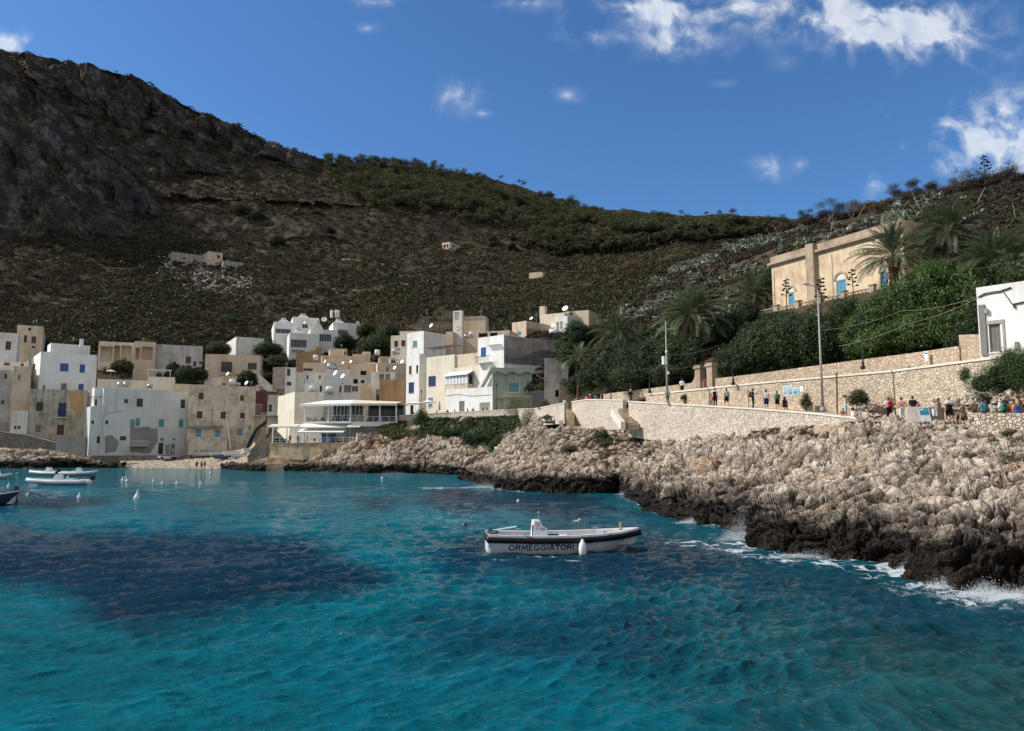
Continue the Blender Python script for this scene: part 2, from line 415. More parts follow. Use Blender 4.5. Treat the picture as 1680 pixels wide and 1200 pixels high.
for (px, py, rx, ry, k) in [(1490, 45, 150, 62, 1.25), (1370, 15, 130, 52, 1.15), (1090, 12, 140, 50, 1.1), (1120, 58, 80, 34, .9), (1235, 5, 80, 28, .9), (985, 60, 65, 20, .55),
                            (1600, 235, 120, 62, 1.3), (1680, 225, 110, 70, 1.3), (1440, 305, 34, 38, .7), (1262, 272, 34, 24, .55), (1312, 270, 36, 18, .5), (755, 158, 38, 26, .55),
                            (10, 72, 38, 22, 1.0), (930, 157, 26, 14, .32), (1290, 103, 28, 14, .25), (602, 47, 22, 10, .5), (610, 3, 40, 12, .6), (860, 5, 60, 14, .4), (1190, 138, 26, 8, .3), (790, 186, 20, 8, .4)]:
    c0, t0 = ray(px, py); c1, _ = ray(px + rx * 1.25, py); _, t1 = ray(px, py - ry * 1.3)
    a = gw.math('DIVIDE', gw.math('SUBTRACT', cc, c0), c1 - c0); b = gw.math('DIVIDE', gw.math('SUBTRACT', tt, t0), t1 - t0)
    q = gw.math('SUBTRACT', 1.0, gw.math('SQRT', gw.math('ADD', gw.math('MULTIPLY', a, a), gw.math('MULTIPLY', b, b))))
    q = gw.math('MULTIPLY', gw.math('MAXIMUM', gw.math('ADD', gw.math('MULTIPLY', q, 1.0), wmix), 0), gw.math('MULTIPLY', gw.math('MAXIMUM', gw.math('ADD', q, .35), 0), k))
    dens = q if dens is None else gw.math('MAXIMUM', dens, q)
cl = gw.ramp(dens, [(.0, 0.), (.3, .10), (.75, .46), (1.0, .74)])
cl = gw.math('MULTIPLY', cl, gw.math('GREATER_THAN', sx.outputs[1], .06))
ccol = gw.ramp(gw.math('ADD', wn2, gw.math('MULTIPLY', gw.math('SUBTRACT', wn, .5), .6)), [(.3, (4.4, 5.2, 6.5)), (.65, (7.0, 7.2, 7.6))])
SKYS = .13
# unseen bright broken cloud, added behind the viewer as fill for shaded fronts
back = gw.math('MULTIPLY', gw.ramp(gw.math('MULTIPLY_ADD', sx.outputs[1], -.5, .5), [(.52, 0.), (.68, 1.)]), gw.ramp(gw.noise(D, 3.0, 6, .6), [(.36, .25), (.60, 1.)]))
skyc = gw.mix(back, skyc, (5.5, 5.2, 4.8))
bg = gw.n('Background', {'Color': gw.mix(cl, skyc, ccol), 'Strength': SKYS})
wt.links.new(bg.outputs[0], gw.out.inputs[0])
sl = bpy.data.lights.new('sun', 'SUN'); sl.energy = 5.0; sl.angle = R(.53); sl.color = (1, .955, .88)
so = bpy.data.objects.new('sun', sl); COL.objects.link(so); so.rotation_euler = SUN.to_track_quat('Z', 'Y').to_euler(); so.location = (-60, 20, 90)
SC.view_settings.view_transform = 'Standard'; SC.view_settings.look = 'None'; SC.view_settings.exposure = 0
SC.render.engine = 'CYCLES'; SC.cycles.use_denoising = True; SC.cycles.max_bounces = 6; SC.cycles.transparent_max_bounces = 8
SC.cycles.caustics_reflective = False; SC.cycles.caustics_refractive = False
SC.cycles.sample_clamp_indirect = 4
# ------------------------------------------------------------------ terrain: layered profiles seen from the quay, then real relief
class Layers:
    """each layer is a polyline of ground points running left to right; the ground is lofted through the layers from near to far"""
    def __init__(s, layers, sm=3):
        s.C, s.Y, s.Z = [], [], []
        for L in layers:
            pts = []
            for e in L:
                if e[0] == 'z': _, px, z, Y = e; t = (z - EYE) / Y; pts.append((col_of(px, t), Y, z))
                else:
                    px, py, Y = e; c, t = ray(px, py); pts.append((c, Y, EYE + t * Y))
            pts.sort(); a = np.array(pts); s.C.append(a[:, 0]); s.Y.append(a[:, 1]); s.Z.append(a[:, 2])
        s.sm = sm
    def prof(s, c):
        return np.array([np.interp(c, C, Y) for C, Y in zip(s.C, s.Y)]), np.array([np.interp(c, C, Z) for C, Z in zip(s.C, s.Z)])
    def height(s, x, Y):
        ys, zs = s.prof(x / Y); return float(np.interp(Y, ys, zs))
    def heights(s, X, Y):
        ys, zs = s.prof(X / Y); out = np.empty(len(X))
        k = np.zeros(len(X), int)
        for i in range(1, len(ys) - 1): k = np.where(Y >= ys[i], i, k)
        ii = np.arange(len(X)); y0, y1 = ys[k, ii], ys[k + 1, ii]
        f = np.clip((Y - y0) / np.maximum(y1 - y0, 1e-6), 0, 1)
        return zs[k, ii] * (1 - f) + zs[k + 1, ii] * f
    def grid(s, c, n):
        ys, zs = s.prof(c)
        YY, ZZ = [], []
        for i in range(len(ys) - 1):
            for k in range(n[i]):
                f = k / n[i]; YY.append(ys[i] * (1 - f) + ys[i + 1] * f); ZZ.append(zs[i] * (1 - f) + zs[i + 1] * f)
        YY.append(ys[-1]); ZZ.append(zs[-1])
        YY, ZZ = np.array(YY), np.array(ZZ)
        for _ in range(s.sm):
            Zp = ZZ.copy(); Zp[1:-1] = (ZZ[:-2] + 2 * ZZ[1:-1] + ZZ[2:]) / 4
            Zp[:, 1:-1] = (Zp[:, :-2] + 2 * Zp[:, 1:-1] + Zp[:, 2:]) / 4; ZZ = Zp
        return np.stack([c[None, :] * YY, YY, ZZ], -1)
z_ = 'z'
HILL = Layers([
    [(z_, -600, -3, 160), (z_, 0, -3, 160), (z_, 210, -3, 160), (z_, 360, -3, 160), (z_, 440, -3, 150), (z_, 1000, -3, 130), (z_, 2200, -3, 120)],
    [(z_, -600, -1, 176.5), (z_, 120, -1, 176.8), (z_, 205, -1, 177), (z_, 212, -.5, 175), (z_, 360, 0, 171), (z_, 430, 0, 160), (z_, 480, 0, 154), (z_, 640, 0, 153), (z_, 656, -1, 154), (z_, 700, -1, 152.5), (z_, 800, -1, 145), (z_, 900, -1, 140), (z_, 2200, 0, 135)],
    [(z_, -600, 8, 179.3), (z_, 0, 7.5, 179.3), (z_, 90, 6, 179.5), (z_, 150, 2.5, 180), (z_, 300, 2.4, 181), (z_, 400, 2.9, 181), (z_, 425, 5.2, 168), (z_, 445, 5, 157), (z_, 640, 5, 157), (z_, 656, 9.5, 157), (z_, 700, 9.6, 155), (z_, 800, 9.6, 148), (z_, 900, 9.4, 146), (z_, 1000, 9.5, 150), (z_, 2200, 9.5, 150)],
    [(z_, -600, 10, 190), (z_, 0, 9, 191), (z_, 90, 7, 192), (z_, 150, 3.2, 195), (z_, 300, 3, 197), (z_, 400, 3.4, 192), (z_, 425, 6, 178), (z_, 445, 5.6, 166), (z_, 640, 6.2, 166), (z_, 656, 9.8, 164), (z_, 700, 9.8, 162), (z_, 800, 9.8, 154), (z_, 1000, 9.8, 156), (z_, 2200, 9.8, 154)],
    [(z_, -600, 19, 207), (z_, 0, 18, 206), (z_, 200, 16, 210), (z_, 400, 15, 210), (z_, 430, 11, 195), (z_, 480, 14, 185), (z_, 600, 15, 182), (z_, 700, 14, 176), (z_, 850, 16, 170), (z_, 1000, 19, 168), (z_, 2200, 24, 170)],
    [(z_, -600, 34, 225), (z_, 0, 31, 220), (z_, 150, 29, 228), (z_, 300, 30, 240), (z_, 450, 35, 262), (z_, 560, 37, 265), (z_, 640, 33, 228), (z_, 760, 31, 214), (z_, 900, 32, 198), (z_, 1000, 34, 198), (z_, 1300, 45, 205), (z_, 2200, 50, 205)],
    [(-600, 500, 270), (0, 500, 280), (200, 490, 297), (400, 470, 330), (600, 470, 340), (800, 480, 330), (1000, 480, 300), (1200, 440, 300), (1400, 400, 300), (2200, 400, 300)],
    [(-600, 400, 315), (0, 400, 328), (150, 395, 352), (300, 400, 386), (500, 400, 410), (700, 400, 420), (900, 410, 430), (1100, 400, 430), (1300, 390, 430), (2200, 390, 430)],
    [(-600, 270, 320), (0, 300, 340), (80, 320, 352), (140, 330, 364), (200, 350, 379), (240, 372, 392), (300, 358, 405), (500, 360, 430), (700, 370, 445), (900, 390, 455), (1100, 392, 450), (1300, 385, 450), (2200, 385, 450)],
    [(-600, 0, 340), (-100, 60, 352), (0, 100, 361), (22, 115, 364), (80, 178, 371), (140, 243, 380), (190, 276, 389), (224, 306, 395), (250, 340, 404), (300, 335, 425), (500, 340, 450), (700, 340, 470), (900, 370, 480), (1100, 385, 470), (1300, 380, 470), (2200, 380, 470)],
    [(-600, 0, 440), (-100, 62, 440), (0, 102, 440), (22, 117, 440), (80, 180, 440), (140, 244, 440), (190, 276, 440), (224, 290, 442), (250, 296, 446), (300, 290, 470), (400, 290, 480), (500, 300, 490), (600, 310, 500), (800, 320, 540), (1000, 367, 570), (1200, 376, 560), (1300, 374, 560), (2200, 374, 560)],
    [(-600, -20, 450), (0, 96, 450), (80, 165, 455), (165, 196, 466), (220, 220, 476), (330, 240, 494), (458, 268, 516), (520, 289, 528), (560, 294, 530), (640, 302, 555), (760, 322, 585), (860, 342, 600), (1000, 365, 615), (1050, 385, 620), (1200, 392, 620), (1300, 385, 620), (2200, 380, 620)],
    [(-600, -60, 465), (-200, 60, 466), (0, 88, 468), (100, 104, 474), (170, 117, 481), (230, 134, 489), (300, 172, 500), (360, 197, 511), (420, 222, 522), (470, 243, 532), (530, 268, 542), (560, 272, 560), (620, 274, 580), (720, 282, 620), (760, 291, 630), (800, 292, 640), (850, 306, 645), (900, 328, 648), (960, 343, 650), (1050, 353, 650), (1150, 355, 650), (1250, 360, 650), (1300, 360, 650), (1500, 353, 650), (2200, 330, 650)],
    [(z_, -600, 250, 650), (z_, 200, 235, 650), (z_, 560, 185, 700), (z_, 800, 190, 780), (z_, 1100, 175, 790), (z_, 2200, 150, 790)],
    [(z_, -600, -10, 3000), (z_, 2200, -10, 3000)]])
def hill_relief(P):
    """offset of the ground for every point (metres), larger far up the hill and on the cliffs"""
    Y = P[:, 1]; amp = np.clip((Y - 225) / 150, 0, 1)
    n = fbm(P * .03, 5, 3) * 2.4 + ridged(P * .012, 4, 9) * 2.2 + fbm(P * .16, 3, 5) * .7
    return n * amp
cs = np.concatenate([np.linspace(-1.35, -.78, 60, endpoint=False), np.linspace(-.78, .62, 640, endpoint=False), np.linspace(.62, 1.6, 50)])
P = HILL.grid(cs, [3, 8, 8, 14, 16, 30, 30, 24, 60, 16, 30, 52, 8, 6]); sh = P.shape
Pf = P.reshape(-1, 3)
rel = hill_relief(Pf)
# cliffs: steep cells get extra in-out relief
dz = np.gradient(P[:, :, 2], axis=0) / np.maximum(np.gradient(P[:, :, 1], axis=0), .05)
st = np.clip((dz - .85) / .8, 0, 1).reshape(-1) * np.clip((Pf[:, 1] - 300) / 60, 0, 1)
f1, f2, cid = worley(Pf * np.array([.09, .09, .045]), 4)
g1_, g2_, _ = worley(Pf * np.array([.22, .22, .12]), 6)
push = st * (ridged(Pf * np.array([.05, .05, .028]), 4, 21) * 7 + (f2 - f1) * 9 + (g2_ - g1_) * 3.5 - 5)
Pf[:, 2] += rel; Pf[:, 1] -= push; Pf[:, 2] += st * fbm(Pf * .2, 3, 8) * 1.2
hill = npmesh('hill', Pf, grid_faces(sh[0], sh[1]), M['terrain'], smooth=False); tag(hill, kind='structure')
HC, HY = cs, P[:, :, 1]
def hill_z(X, Y):
    X, Y = np.asarray(X, float), np.asarray(Y, float)
    z = HILL.heights(X, Y); Q = np.stack([X, Y, z], 1)
    return z + hill_relief(Q)
# ------------------------------------------------------------------ right-hand hillside above the sea path
RAMP = [on_z(px, py, 10.2) for px, py in ((1058, 646.8), (1240, 628), (1460, 608), (1620, 587), (1700, 575), (1900, 540))]
RAMP[0] = Vector((14.3, 82.0, 10.2))
PAR_A, PAR_B = at(1031, 660, 80), at(1405, 688, 53)
NEAR = Layers([
    [(z_, 850, 8.5, 125), (z_, 1003, 8.5, 96), (z_, 1058, 8.5, 82.6), (z_, 1240, 8.5, 67.6), (z_, 1460, 8.5, 57.6), (z_, 1620, 8.5, 49.1), (z_, 1900, 8.5, 37.6), (z_, 2200, 8.5, 32)],
    [(z_, 850, 9.7, 127), (z_, 1003, 9.7, 98), (z_, 1058, 9.7, 85), (z_, 1240, 9.7, 71.5), (z_, 1460, 9.7, 61.5), (z_, 1573, 9.7, 56), (z_, 1700, 9.7, 50), (z_, 2200, 9.7, 38)],
    [(z_, 850, 11, 131), (z_, 1003, 11, 101), (z_, 1141, 11, 83), (z_, 1240, 11, 75), (z_, 1414, 11, 67), (z_, 1573, 11, 58), (z_, 1700, 11, 53), (z_, 2200, 11, 42)],
    [(z_, 850, 17, 150), (z_, 1000, 19, 128), (z_, 1100, 20, 117), (z_, 1200, 22, 108), (z_, 1267, 23.4, 104), (z_, 1400, 23.4, 92), (z_, 1486, 23.4, 86), (z_, 1600, 23.5, 80), (z_, 2200, 25, 65)],
    [(z_, 850, 23, 165), (z_, 1000, 27, 150), (z_, 1100, 26, 140), (z_, 1200, 26, 131), (z_, 1300, 25, 124), (z_, 1480, 25, 106), (z_, 1600, 28, 100), (z_, 2200, 32, 80)],
    [(850, 562, 185), (950, 552, 180), (1010, 530, 175), (1060, 488, 172), (1100, 458, 172), (1200, 434, 165), (1300, 412, 155), (1400, 384, 145), (1500, 358, 135), (1600, 342, 125), (1680, 322, 120), (2200, 280, 100)],
    [(850, 556, 200), (950, 548, 195), (1010, 522, 190), (1060, 482, 192), (1110, 448, 195), (1200, 406, 200), (1300, 376, 200), (1400, 358, 190), (1500, 328, 182), (1600, 308, 175), (1680, 290, 170), (2200, 240, 150)],
    [(z_, 850, 30, 230), (z_, 1200, 52, 232), (z_, 1680, 56, 215), (z_, 2200, 60, 200)],
    [(z_, 850, 5, 330), (z_, 2200, 25, 330)]])
def near_relief(P):
    amp = np.clip((P[:, 1] - 112 + np.clip(P[:, 0] - 20, 0, 40) * .6) / 25, 0, 1)
    return amp * (fbm(P * .09, 4, 41) * .9 + ridged(P * .05, 3, 45) * .7 - .4)
cs2 = np.linspace(.062, 1.5, 420)
P = NEAR.grid(cs2, [3, 3, 14, 14, 24, 24, 8, 5]); sh = P.shape; Pf = P.reshape(-1, 3); Pf[:, 2] += near_relief(Pf)
tag(npmesh('hillside', Pf, grid_faces(sh[0], sh[1]), M['terrain_near']), kind='structure')
def near_z(X, Y):
    X, Y = np.asarray(X, float), np.asarray(Y, float); z = NEAR.heights(X, Y)
    return z + near_relief(np.stack([X, Y, z], 1))
# ------------------------------------------------------------------ rocky shores
def wl(pts): return [(z_, px, 0.0, 5670 / (py - 735)) for px, py in pts]
SHORE_A = [(755, 786), (775, 789), (800, 797), (830, 803), (870, 806), (930, 808), (990, 809), (1006, 807), (1018, 803), (1024, 811), (1034, 818), (1060, 836), (1100, 848), (1135, 857), (1170, 863), (1200, 868), (1212, 880), (1225, 893), (1260, 900), (1330, 909), (1400, 916), (1450, 920), (1488, 928), (1496, 944), (1560, 962), (1600, 966), (1680, 973), (1800, 1000), (2100, 1080)]
def lift(pts, z, dy): return [(z_, px, z, 5670 / (py - 735) + dy) for px, py in pts]
HEADLAND = Layers([
    lift(SHORE_A, -2.2, -1.6), wl(SHORE_A),
    lift(SHORE_A, 1.35, .9),
    [(765, 774, 108), (790, 765, 103), (830, 752, 97), (880, 745, 93), (940, 745, 89), (1000, 748, 85), (1020, 751, 82), (1040, 756, 78.5), (1100, 772, 66), (1200, 794, 54), (1330, 802, 43), (1450, 812, 38), (1560, 822, 33), (1680, 824, 31), (2100, 850, 23)],
    [(z_, 765, 1.2, 116), (795, 752, 112), (815, 736, 108), (835, 718, 105), (870, 712, 101), (930, 702, 92), (1031, 706, 82), (1100, 712, 74), (1200, 713, 66), (1280, 708, 60), (1405, 697, 53.2), (1500, 693, 50.2), (1600, 708, 44), (1700, 708, 42), (2200, 708, 34)],
    [(z_, 765, .5, 124), (z_, 850, 5.2, 113), (z_, 930, 6.2, 96), (z_, 1031, 6.4, 85), (z_, 1240, 5.8, 67), (z_, 1405, 6.55, 58.5), (z_, 1460, 6.5, 57.3), (z_, 1620, 6.3, 48.6), (z_, 1900, 6.4, 38), (z_, 2200, 6.4, 33)],
    [(z_, 765, -3, 128), (z_, 850, 4, 118), (z_, 930, 4, 101), (z_, 1240, 4, 70), (z_, 1620, 4, 51), (z_, 2200, 4, 36)]], sm=2)
SHORE_B = [(440, 772), (470, 772.5), (490, 773), (530, 774.5), (560, 775), (600, 776), (640, 777), (672, 776), (700, 776.5), (730, 778), (765, 779), (800, 779), (840, 779)]
BANK = Layers([
    lift(SHORE_B, -2, -2.5), wl(SHORE_B), lift(SHORE_B, 1.5, 1.0),
    [(440, 767, 156), (480, 764, 152), (520, 752, 149), (560, 748, 147), (600, 740, 147), (640, 731, 146), (680, 727, 143), (705, 722, 141), (760, 722, 137.5), (800, 722, 133), (840, 716, 128), (900, 712, 108)],
    [(440, 760, 160), (480, 757, 156), (505, 744, 154.5), (560, 727, 153), (585, 716, 152), (610, 708, 150), (640, 697, 150), (655, 694, 150.4), (680, 694, 149), (740, 692, 145.5), (800, 692, 139.5), (830, 690, 136.5), (870, 689, 122.5), (905, 688, 109.5)],
    [(z_, 440, 1, 162), (z_, 500, 4.5, 157), (z_, 585, 5.5, 157), (z_, 620, 8.2, 156), (z_, 660, 9.3, 155), (z_, 760, 9.4, 150), (z_, 830, 9.4, 141), (z_, 905, 8.5, 114)],
    [(z_, 440, 0, 170), (z_, 660, 6, 160), (z_, 900, 6, 120)]], sm=2)
SHORE_C = [(-420, 769), (-100, 768), (0, 768), (60, 768), (110, 767), (150, 766), (180, 767), (205, 768)]
COVE = Layers([
    lift(SHORE_C, -2, -2.5), wl(SHORE_C), lift(SHORE_C, 1.2, .8),
    [(-420, 746, 174), (0, 748, 175), (40, 752, 176), (90, 750, 175), (130, 755, 175), (150, 760, 175), (180, 764, 174.5), (205, 766, 174)],
    [(-420, 735, 177.5), (0, 737, 177.5), (60, 738, 177.5), (100, 742, 177), (150, 752, 177), (180, 762, 177), (205, 765, 177)],
    [(z_, -420, 5, 180), (z_, 0, 5, 180), (z_, 100, 3.5, 180), (z_, 150, 1.5, 180), (z_, 205, 0, 180)]], sm=2)
def rock_relief(L, cs, n, bigA, smallA, seed, keep_base=True, sc=1.0):
    P = L.grid(cs, n); sh = P.shape
    du = np.gradient(P, axis=1); dv = np.gradient(P, axis=0)
    nn = np.cross(du, dv).reshape(-1, 3); nn /= np.maximum(np.linalg.norm(nn, axis=1, keepdims=True), 1e-6); nn *= np.sign(nn[:, 2:3] + 1e-9)
    Pf = P.reshape(-1, 3); row = np.repeat(np.arange(sh[0]), sh[1])
    w = np.clip((sh[0] - 1 - row) / (n[-1] + n[-2] * .5), 0, 1)                              # calm at the inland edge
    Q = Pf + np.stack([fbm(Pf * .5 / sc, 2, seed + 60), fbm(Pf * .5 / sc, 2, seed + 61), fbm(Pf * .5 / sc, 2, seed + 62)], 1) * .5 * sc
    st = np.array([.75, 1, 1.5]) / sc
    f1, f2, cid = worley(Q * st * .50, seed); a1 = np.clip((f2 - f1) * 1.8, 0, 1)
    g1, g2, gid = worley(Q * st * 1.25, seed + 9); a2 = np.clip((g2 - g1) * 1.8, 0, 1)
    h1, h2, hid = worley(Q * st * 3.0, seed + 19); a3 = np.clip((h2 - h1) * 1.6, 0, 1)
    d = bigA * (fbm(Pf * .14 / sc, 3, seed + 3) * .9 + (a1 ** .6 - .6) * .8 + (cid - .5) * .9)
    bed = (Pf[:, 2] * 1.15 + Pf[:, 0] * .42 - Pf[:, 1] * .16 + fbm(Pf * .35 / sc, 3, seed + 77) * .9) * 1.25 / sc; bed = bed - np.floor(bed)
    d += smallA * .65 * (bed ** .45 - .65) * np.clip(fbm(Pf * .12 / sc, 2, seed + 78) * 1.5 + .6, 0, 1)
    d += smallA * ((a2 ** .6 - .6) * 1.0 + (gid - .5) * .9 + ridged(Pf * 1.1 / sc, 3, seed + 5) * .35) + smallA * .30 * ((a3 ** .7 - .6) + (hid - .5) * .8 + ridged(Pf * 3.1, 2, seed + 8) * .4)
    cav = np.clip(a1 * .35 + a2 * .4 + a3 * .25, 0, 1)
    return Pf + nn * (d * w)[:, None], sh, cav
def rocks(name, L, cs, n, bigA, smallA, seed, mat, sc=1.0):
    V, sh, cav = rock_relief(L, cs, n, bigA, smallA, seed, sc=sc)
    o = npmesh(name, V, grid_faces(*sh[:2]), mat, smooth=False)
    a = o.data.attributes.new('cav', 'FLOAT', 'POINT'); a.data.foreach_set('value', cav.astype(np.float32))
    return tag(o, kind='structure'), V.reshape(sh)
def cols(a, b, n): return np.linspace(ray(a, 760)[0], ray(b, 760)[0], n)
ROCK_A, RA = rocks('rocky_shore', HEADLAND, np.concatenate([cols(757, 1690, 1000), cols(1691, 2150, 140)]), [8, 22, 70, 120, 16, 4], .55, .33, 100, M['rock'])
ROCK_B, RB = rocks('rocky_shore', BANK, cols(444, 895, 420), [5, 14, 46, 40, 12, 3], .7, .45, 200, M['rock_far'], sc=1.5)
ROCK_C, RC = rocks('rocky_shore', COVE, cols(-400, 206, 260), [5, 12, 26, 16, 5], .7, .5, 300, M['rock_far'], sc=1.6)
SHORE_D = [(362, 768.6), (375, 769.5), (400, 772), (425, 773), (437, 773)]
SLIP = Layers([lift(SHORE_D, -2, -2), wl(SHORE_D), lift(SHORE_D, 1.0, .8), [(362, 767, 171), (385, 765, 169), (405, 762, 166), (425, 757, 161), (437, 755, 158)], [(362, 766, 174), (385, 763, 172), (410, 758, 170), (428, 750, 165), (437, 746, 161)], [(z_, 362, 1, 177), (z_, 437, 3, 168)]], sm=1)
ROCK_D, RD = rocks('rocky_shore', SLIP, cols(362, 437, 110), [5, 10, 24, 16, 4], .55, .45, 400, M['rock_far'], sc=1.4)
# beach of pebbles and sand
BEACH = Layers([[(z_, 195, -.8, 168), (z_, 300, -.8, 167), (z_, 380, -.8, 165), (z_, 420, -.8, 160)], [(z_, 195, 0, 172.5), (z_, 300, 0, 170.5), (z_, 380, 0, 169), (z_, 420, 0, 165)],
                [(z_, 195, 1.0, 176.5), (z_, 300, 1.1, 175), (z_, 380, 1.5, 174), (z_, 420, 2, 170)], [(z_, 195, 2.3, 183), (z_, 300, 2.8, 187), (z_, 380, 3.6, 187), (z_, 430, 5, 178)]], sm=1)
P = BEACH.grid(cols(197, 432, 240), [4, 14, 12]); sh = P.shape; Pf = P.reshape(-1, 3); Pf[:, 2] += np.abs(fbm(Pf * 1.2, 3, 77)) * .22 + .03
tag(npmesh('beach', Pf, grid_faces(*sh[:2]), M['sand']), kind='structure')
# ------------------------------------------------------------------ sea
wc = np.concatenate([np.linspace(-1.5, -.74, 60, endpoint=False), np.linspace(-.74, .74, 980, endpoint=False), np.linspace(.74, 1.5, 60)])
wy = np.concatenate([np.linspace(3, 10.5, 14, endpoint=False), 1 / np.linspace(1 / 10.5, 1 / 176, 640)])
X = wc[None, :] * wy[:, None]; Yg = np.repeat(wy[:, None], len(wc), 1); Pf = np.stack([X.ravel(), Yg.ravel(), np.zeros(X.size)], 1)
hgt = np.zeros(len(Pf)); dxx = np.zeros(len(Pf)); dyy = np.zeros(len(Pf)); wr = np.random.default_rng(3)
warp = np.stack([fbm(Pf * .11, 2, 501), fbm(Pf * .11, 2, 502)], 1) * 1.6
for k in range(58):
    lam = 4.6 * (.14 / 4.6) ** (wr.random() ** .75); th = R(-62) + wr.normal(0, .42); kx, ky = math.cos(th), math.sin(th)
    A = .0150 * lam ** .95 * (.34 if lam > 2.0 else .75 if lam > 1.2 else 1.15) * (.6 + .8 * wr.random()); ph = wr.random() * 6.28; kk = 2 * math.pi / lam
    fade = np.clip(lam / np.maximum(Pf[:, 1] * .0045, Pf[:, 1] ** 2 * .00040) - .6, 0, 1)
    a = kk * ((Pf[:, 0] + warp[:, 0]) * kx + (Pf[:, 1] + warp[:, 1]) * ky) + ph
    env = .55 + .45 * vnoise(Pf * (.22 / max(lam, .5)) + k * 7.1, 600 + k)
    sA = A * env * fade
    hgt += sA * np.sin(a); dxx -= .8 * sA * kx * np.cos(a) * -1; dyy -= .8 * sA * ky * np.cos(a) * -1
hgt += .030 * ridged(Pf * np.array([.55, .9, 1]), 3, 71) * np.clip(60 / Pf[:, 1], 0, 1)
calm = np.clip(1.25 - Pf[:, 1] / 170, .25, 1)
Pf[:, 2] = hgt * calm; Pf[:, 0] += dxx * calm; Pf[:, 1] += dyy * calm
# sea-bed colour seen through the water: sand (turquoise) and seagrass meadows (navy), laid out over the ground plan
def sd_poly(qx, qy, poly):
    n = len(poly); d = np.full(len(qx), 1e9); ins = np.zeros(len(qx), bool)
    for i in range(n):
        (ax, ay), (bx, by) = poly[i], poly[(i + 1) % n]
        ex, ey = bx - ax, by - ay; wx, wy_ = qx - ax, qy - ay
        t = np.clip((wx * ex + wy_ * ey) / (ex * ex + ey * ey), 0, 1)
        d = np.minimum(d, (wx - t * ex) ** 2 + (wy_ - t * ey) ** 2)
        c = ((ay > qy) != (by > qy)) & (qx < (bx - ax) * (qy - ay) / ((by - ay) if by != ay else 1e-9) + ax)
        ins ^= c
    d = np.sqrt(d); return np.where(ins, d, -d)
G0 = np.stack([X.ravel(), Yg.ravel(), np.zeros(X.size)], 1)
def to_map(px, py): p = on_z(px, py, 0); return p.x / p.y * 1260 / CP, 5670 / p.y
mx = G0[:, 0] / G0[:, 1] * 1260 / CP + 0; my = 5670 / G0[:, 1]
wob = fbm(np.stack([mx * .012, my * .03, mx * 0], 1), 4, 31) * 26; wob2 = fbm(np.stack([mx * .05, my * .12, mx * 0], 1), 3, 35) * 9
def patch(pts, soft, hard=1.0):
    poly = [to_map(*p) for p in pts]
    sx_ = np.array([p[1] for p in poly]); s = 2.2
    d = sd_poly(mx / s, my, [(a / s, b) for a, b in poly]) + (wob + wob2) * .42
    return np.clip(d / soft * .5 + .5, 0, 1) ** 1.0 * hard
deep = np.zeros(len(G0))
for pts, soft, hard in [
    ([(-300, 872), (0, 870), (240, 866), (420, 872), (520, 886), (560, 915), (640, 945), (560, 972), (430, 985), (330, 1020), (220, 1035), (150, 1015), (100, 980), (0, 958), (-300, 955)], 16, 1.),
    ([(-200, 812), (60, 808), (170, 812), (225, 822), (150, 836), (0, 846), (-200, 846)], 7, .95),
    ([(580, 822), (660, 810), (760, 806), (900, 812), (1030, 826), (1060, 846), (900, 846), (760, 840), (640, 836)], 8, .95),
    ([(300, 824), (400, 822), (420, 829), (310, 830)], 5, .5),
    ([(690, 905), (780, 872), (900, 860), (1100, 880), (1240, 910), (1200, 960), (1010, 972), (860, 960), (730, 940)], 22, .95),
    ([(650, 1040), (760, 1000), (900, 985), (1080, 990), (1150, 1040), (1080, 1090), (860, 1100), (700, 1075)], 26, .72),
    ([(1000, 840), (1230, 900), (1500, 960), (1800, 1000), (1900, 1080), (1500, 1040), (1200, 990), (1000, 930), (900, 850)], 45, .8)]:
    deep = np.maximum(deep, patch(pts, soft, hard))
murk = np.clip(patch([(1080, 880), (1700, 990), (2300, 1050), (2300, 1400), (1500, 1400), (1250, 1130), (1120, 1000)], 120), 0, 1)
far = np.clip((Yg.ravel() - 95) / 70, 0, 1)
turq = np.array([.002, .128, .172]); navy = np.array([.004, .034, .064]); grn = np.array([.011, .076, .084]); farc = np.array([.024, .130, .138])
mot = np.clip(.5 + fbm(G0 * np.array([.16, .16, 1]), 4, 90) * .38, 0, 1)[:, None]
colr = turq * (.72 + .5 * mot)
colr = colr * (1 - far[:, None] * .75) + farc * far[:, None] * .75
colr = colr * (1 - murk[:, None]) + grn * (.75 + .5 * mot) * murk[:, None]
tan_ = np.clip(fbm(G0 * np.array([.35, .22, 1]), 4, 95) - .55, 0, 1)[:, None] * murk[:, None] * .5
colr = colr * (1 - tan_) + np.array([.07, .085, .06]) * tan_
colr = colr * (1 - deep[:, None]) + (navy * (.75 + .5 * mot)) * deep[:, None]
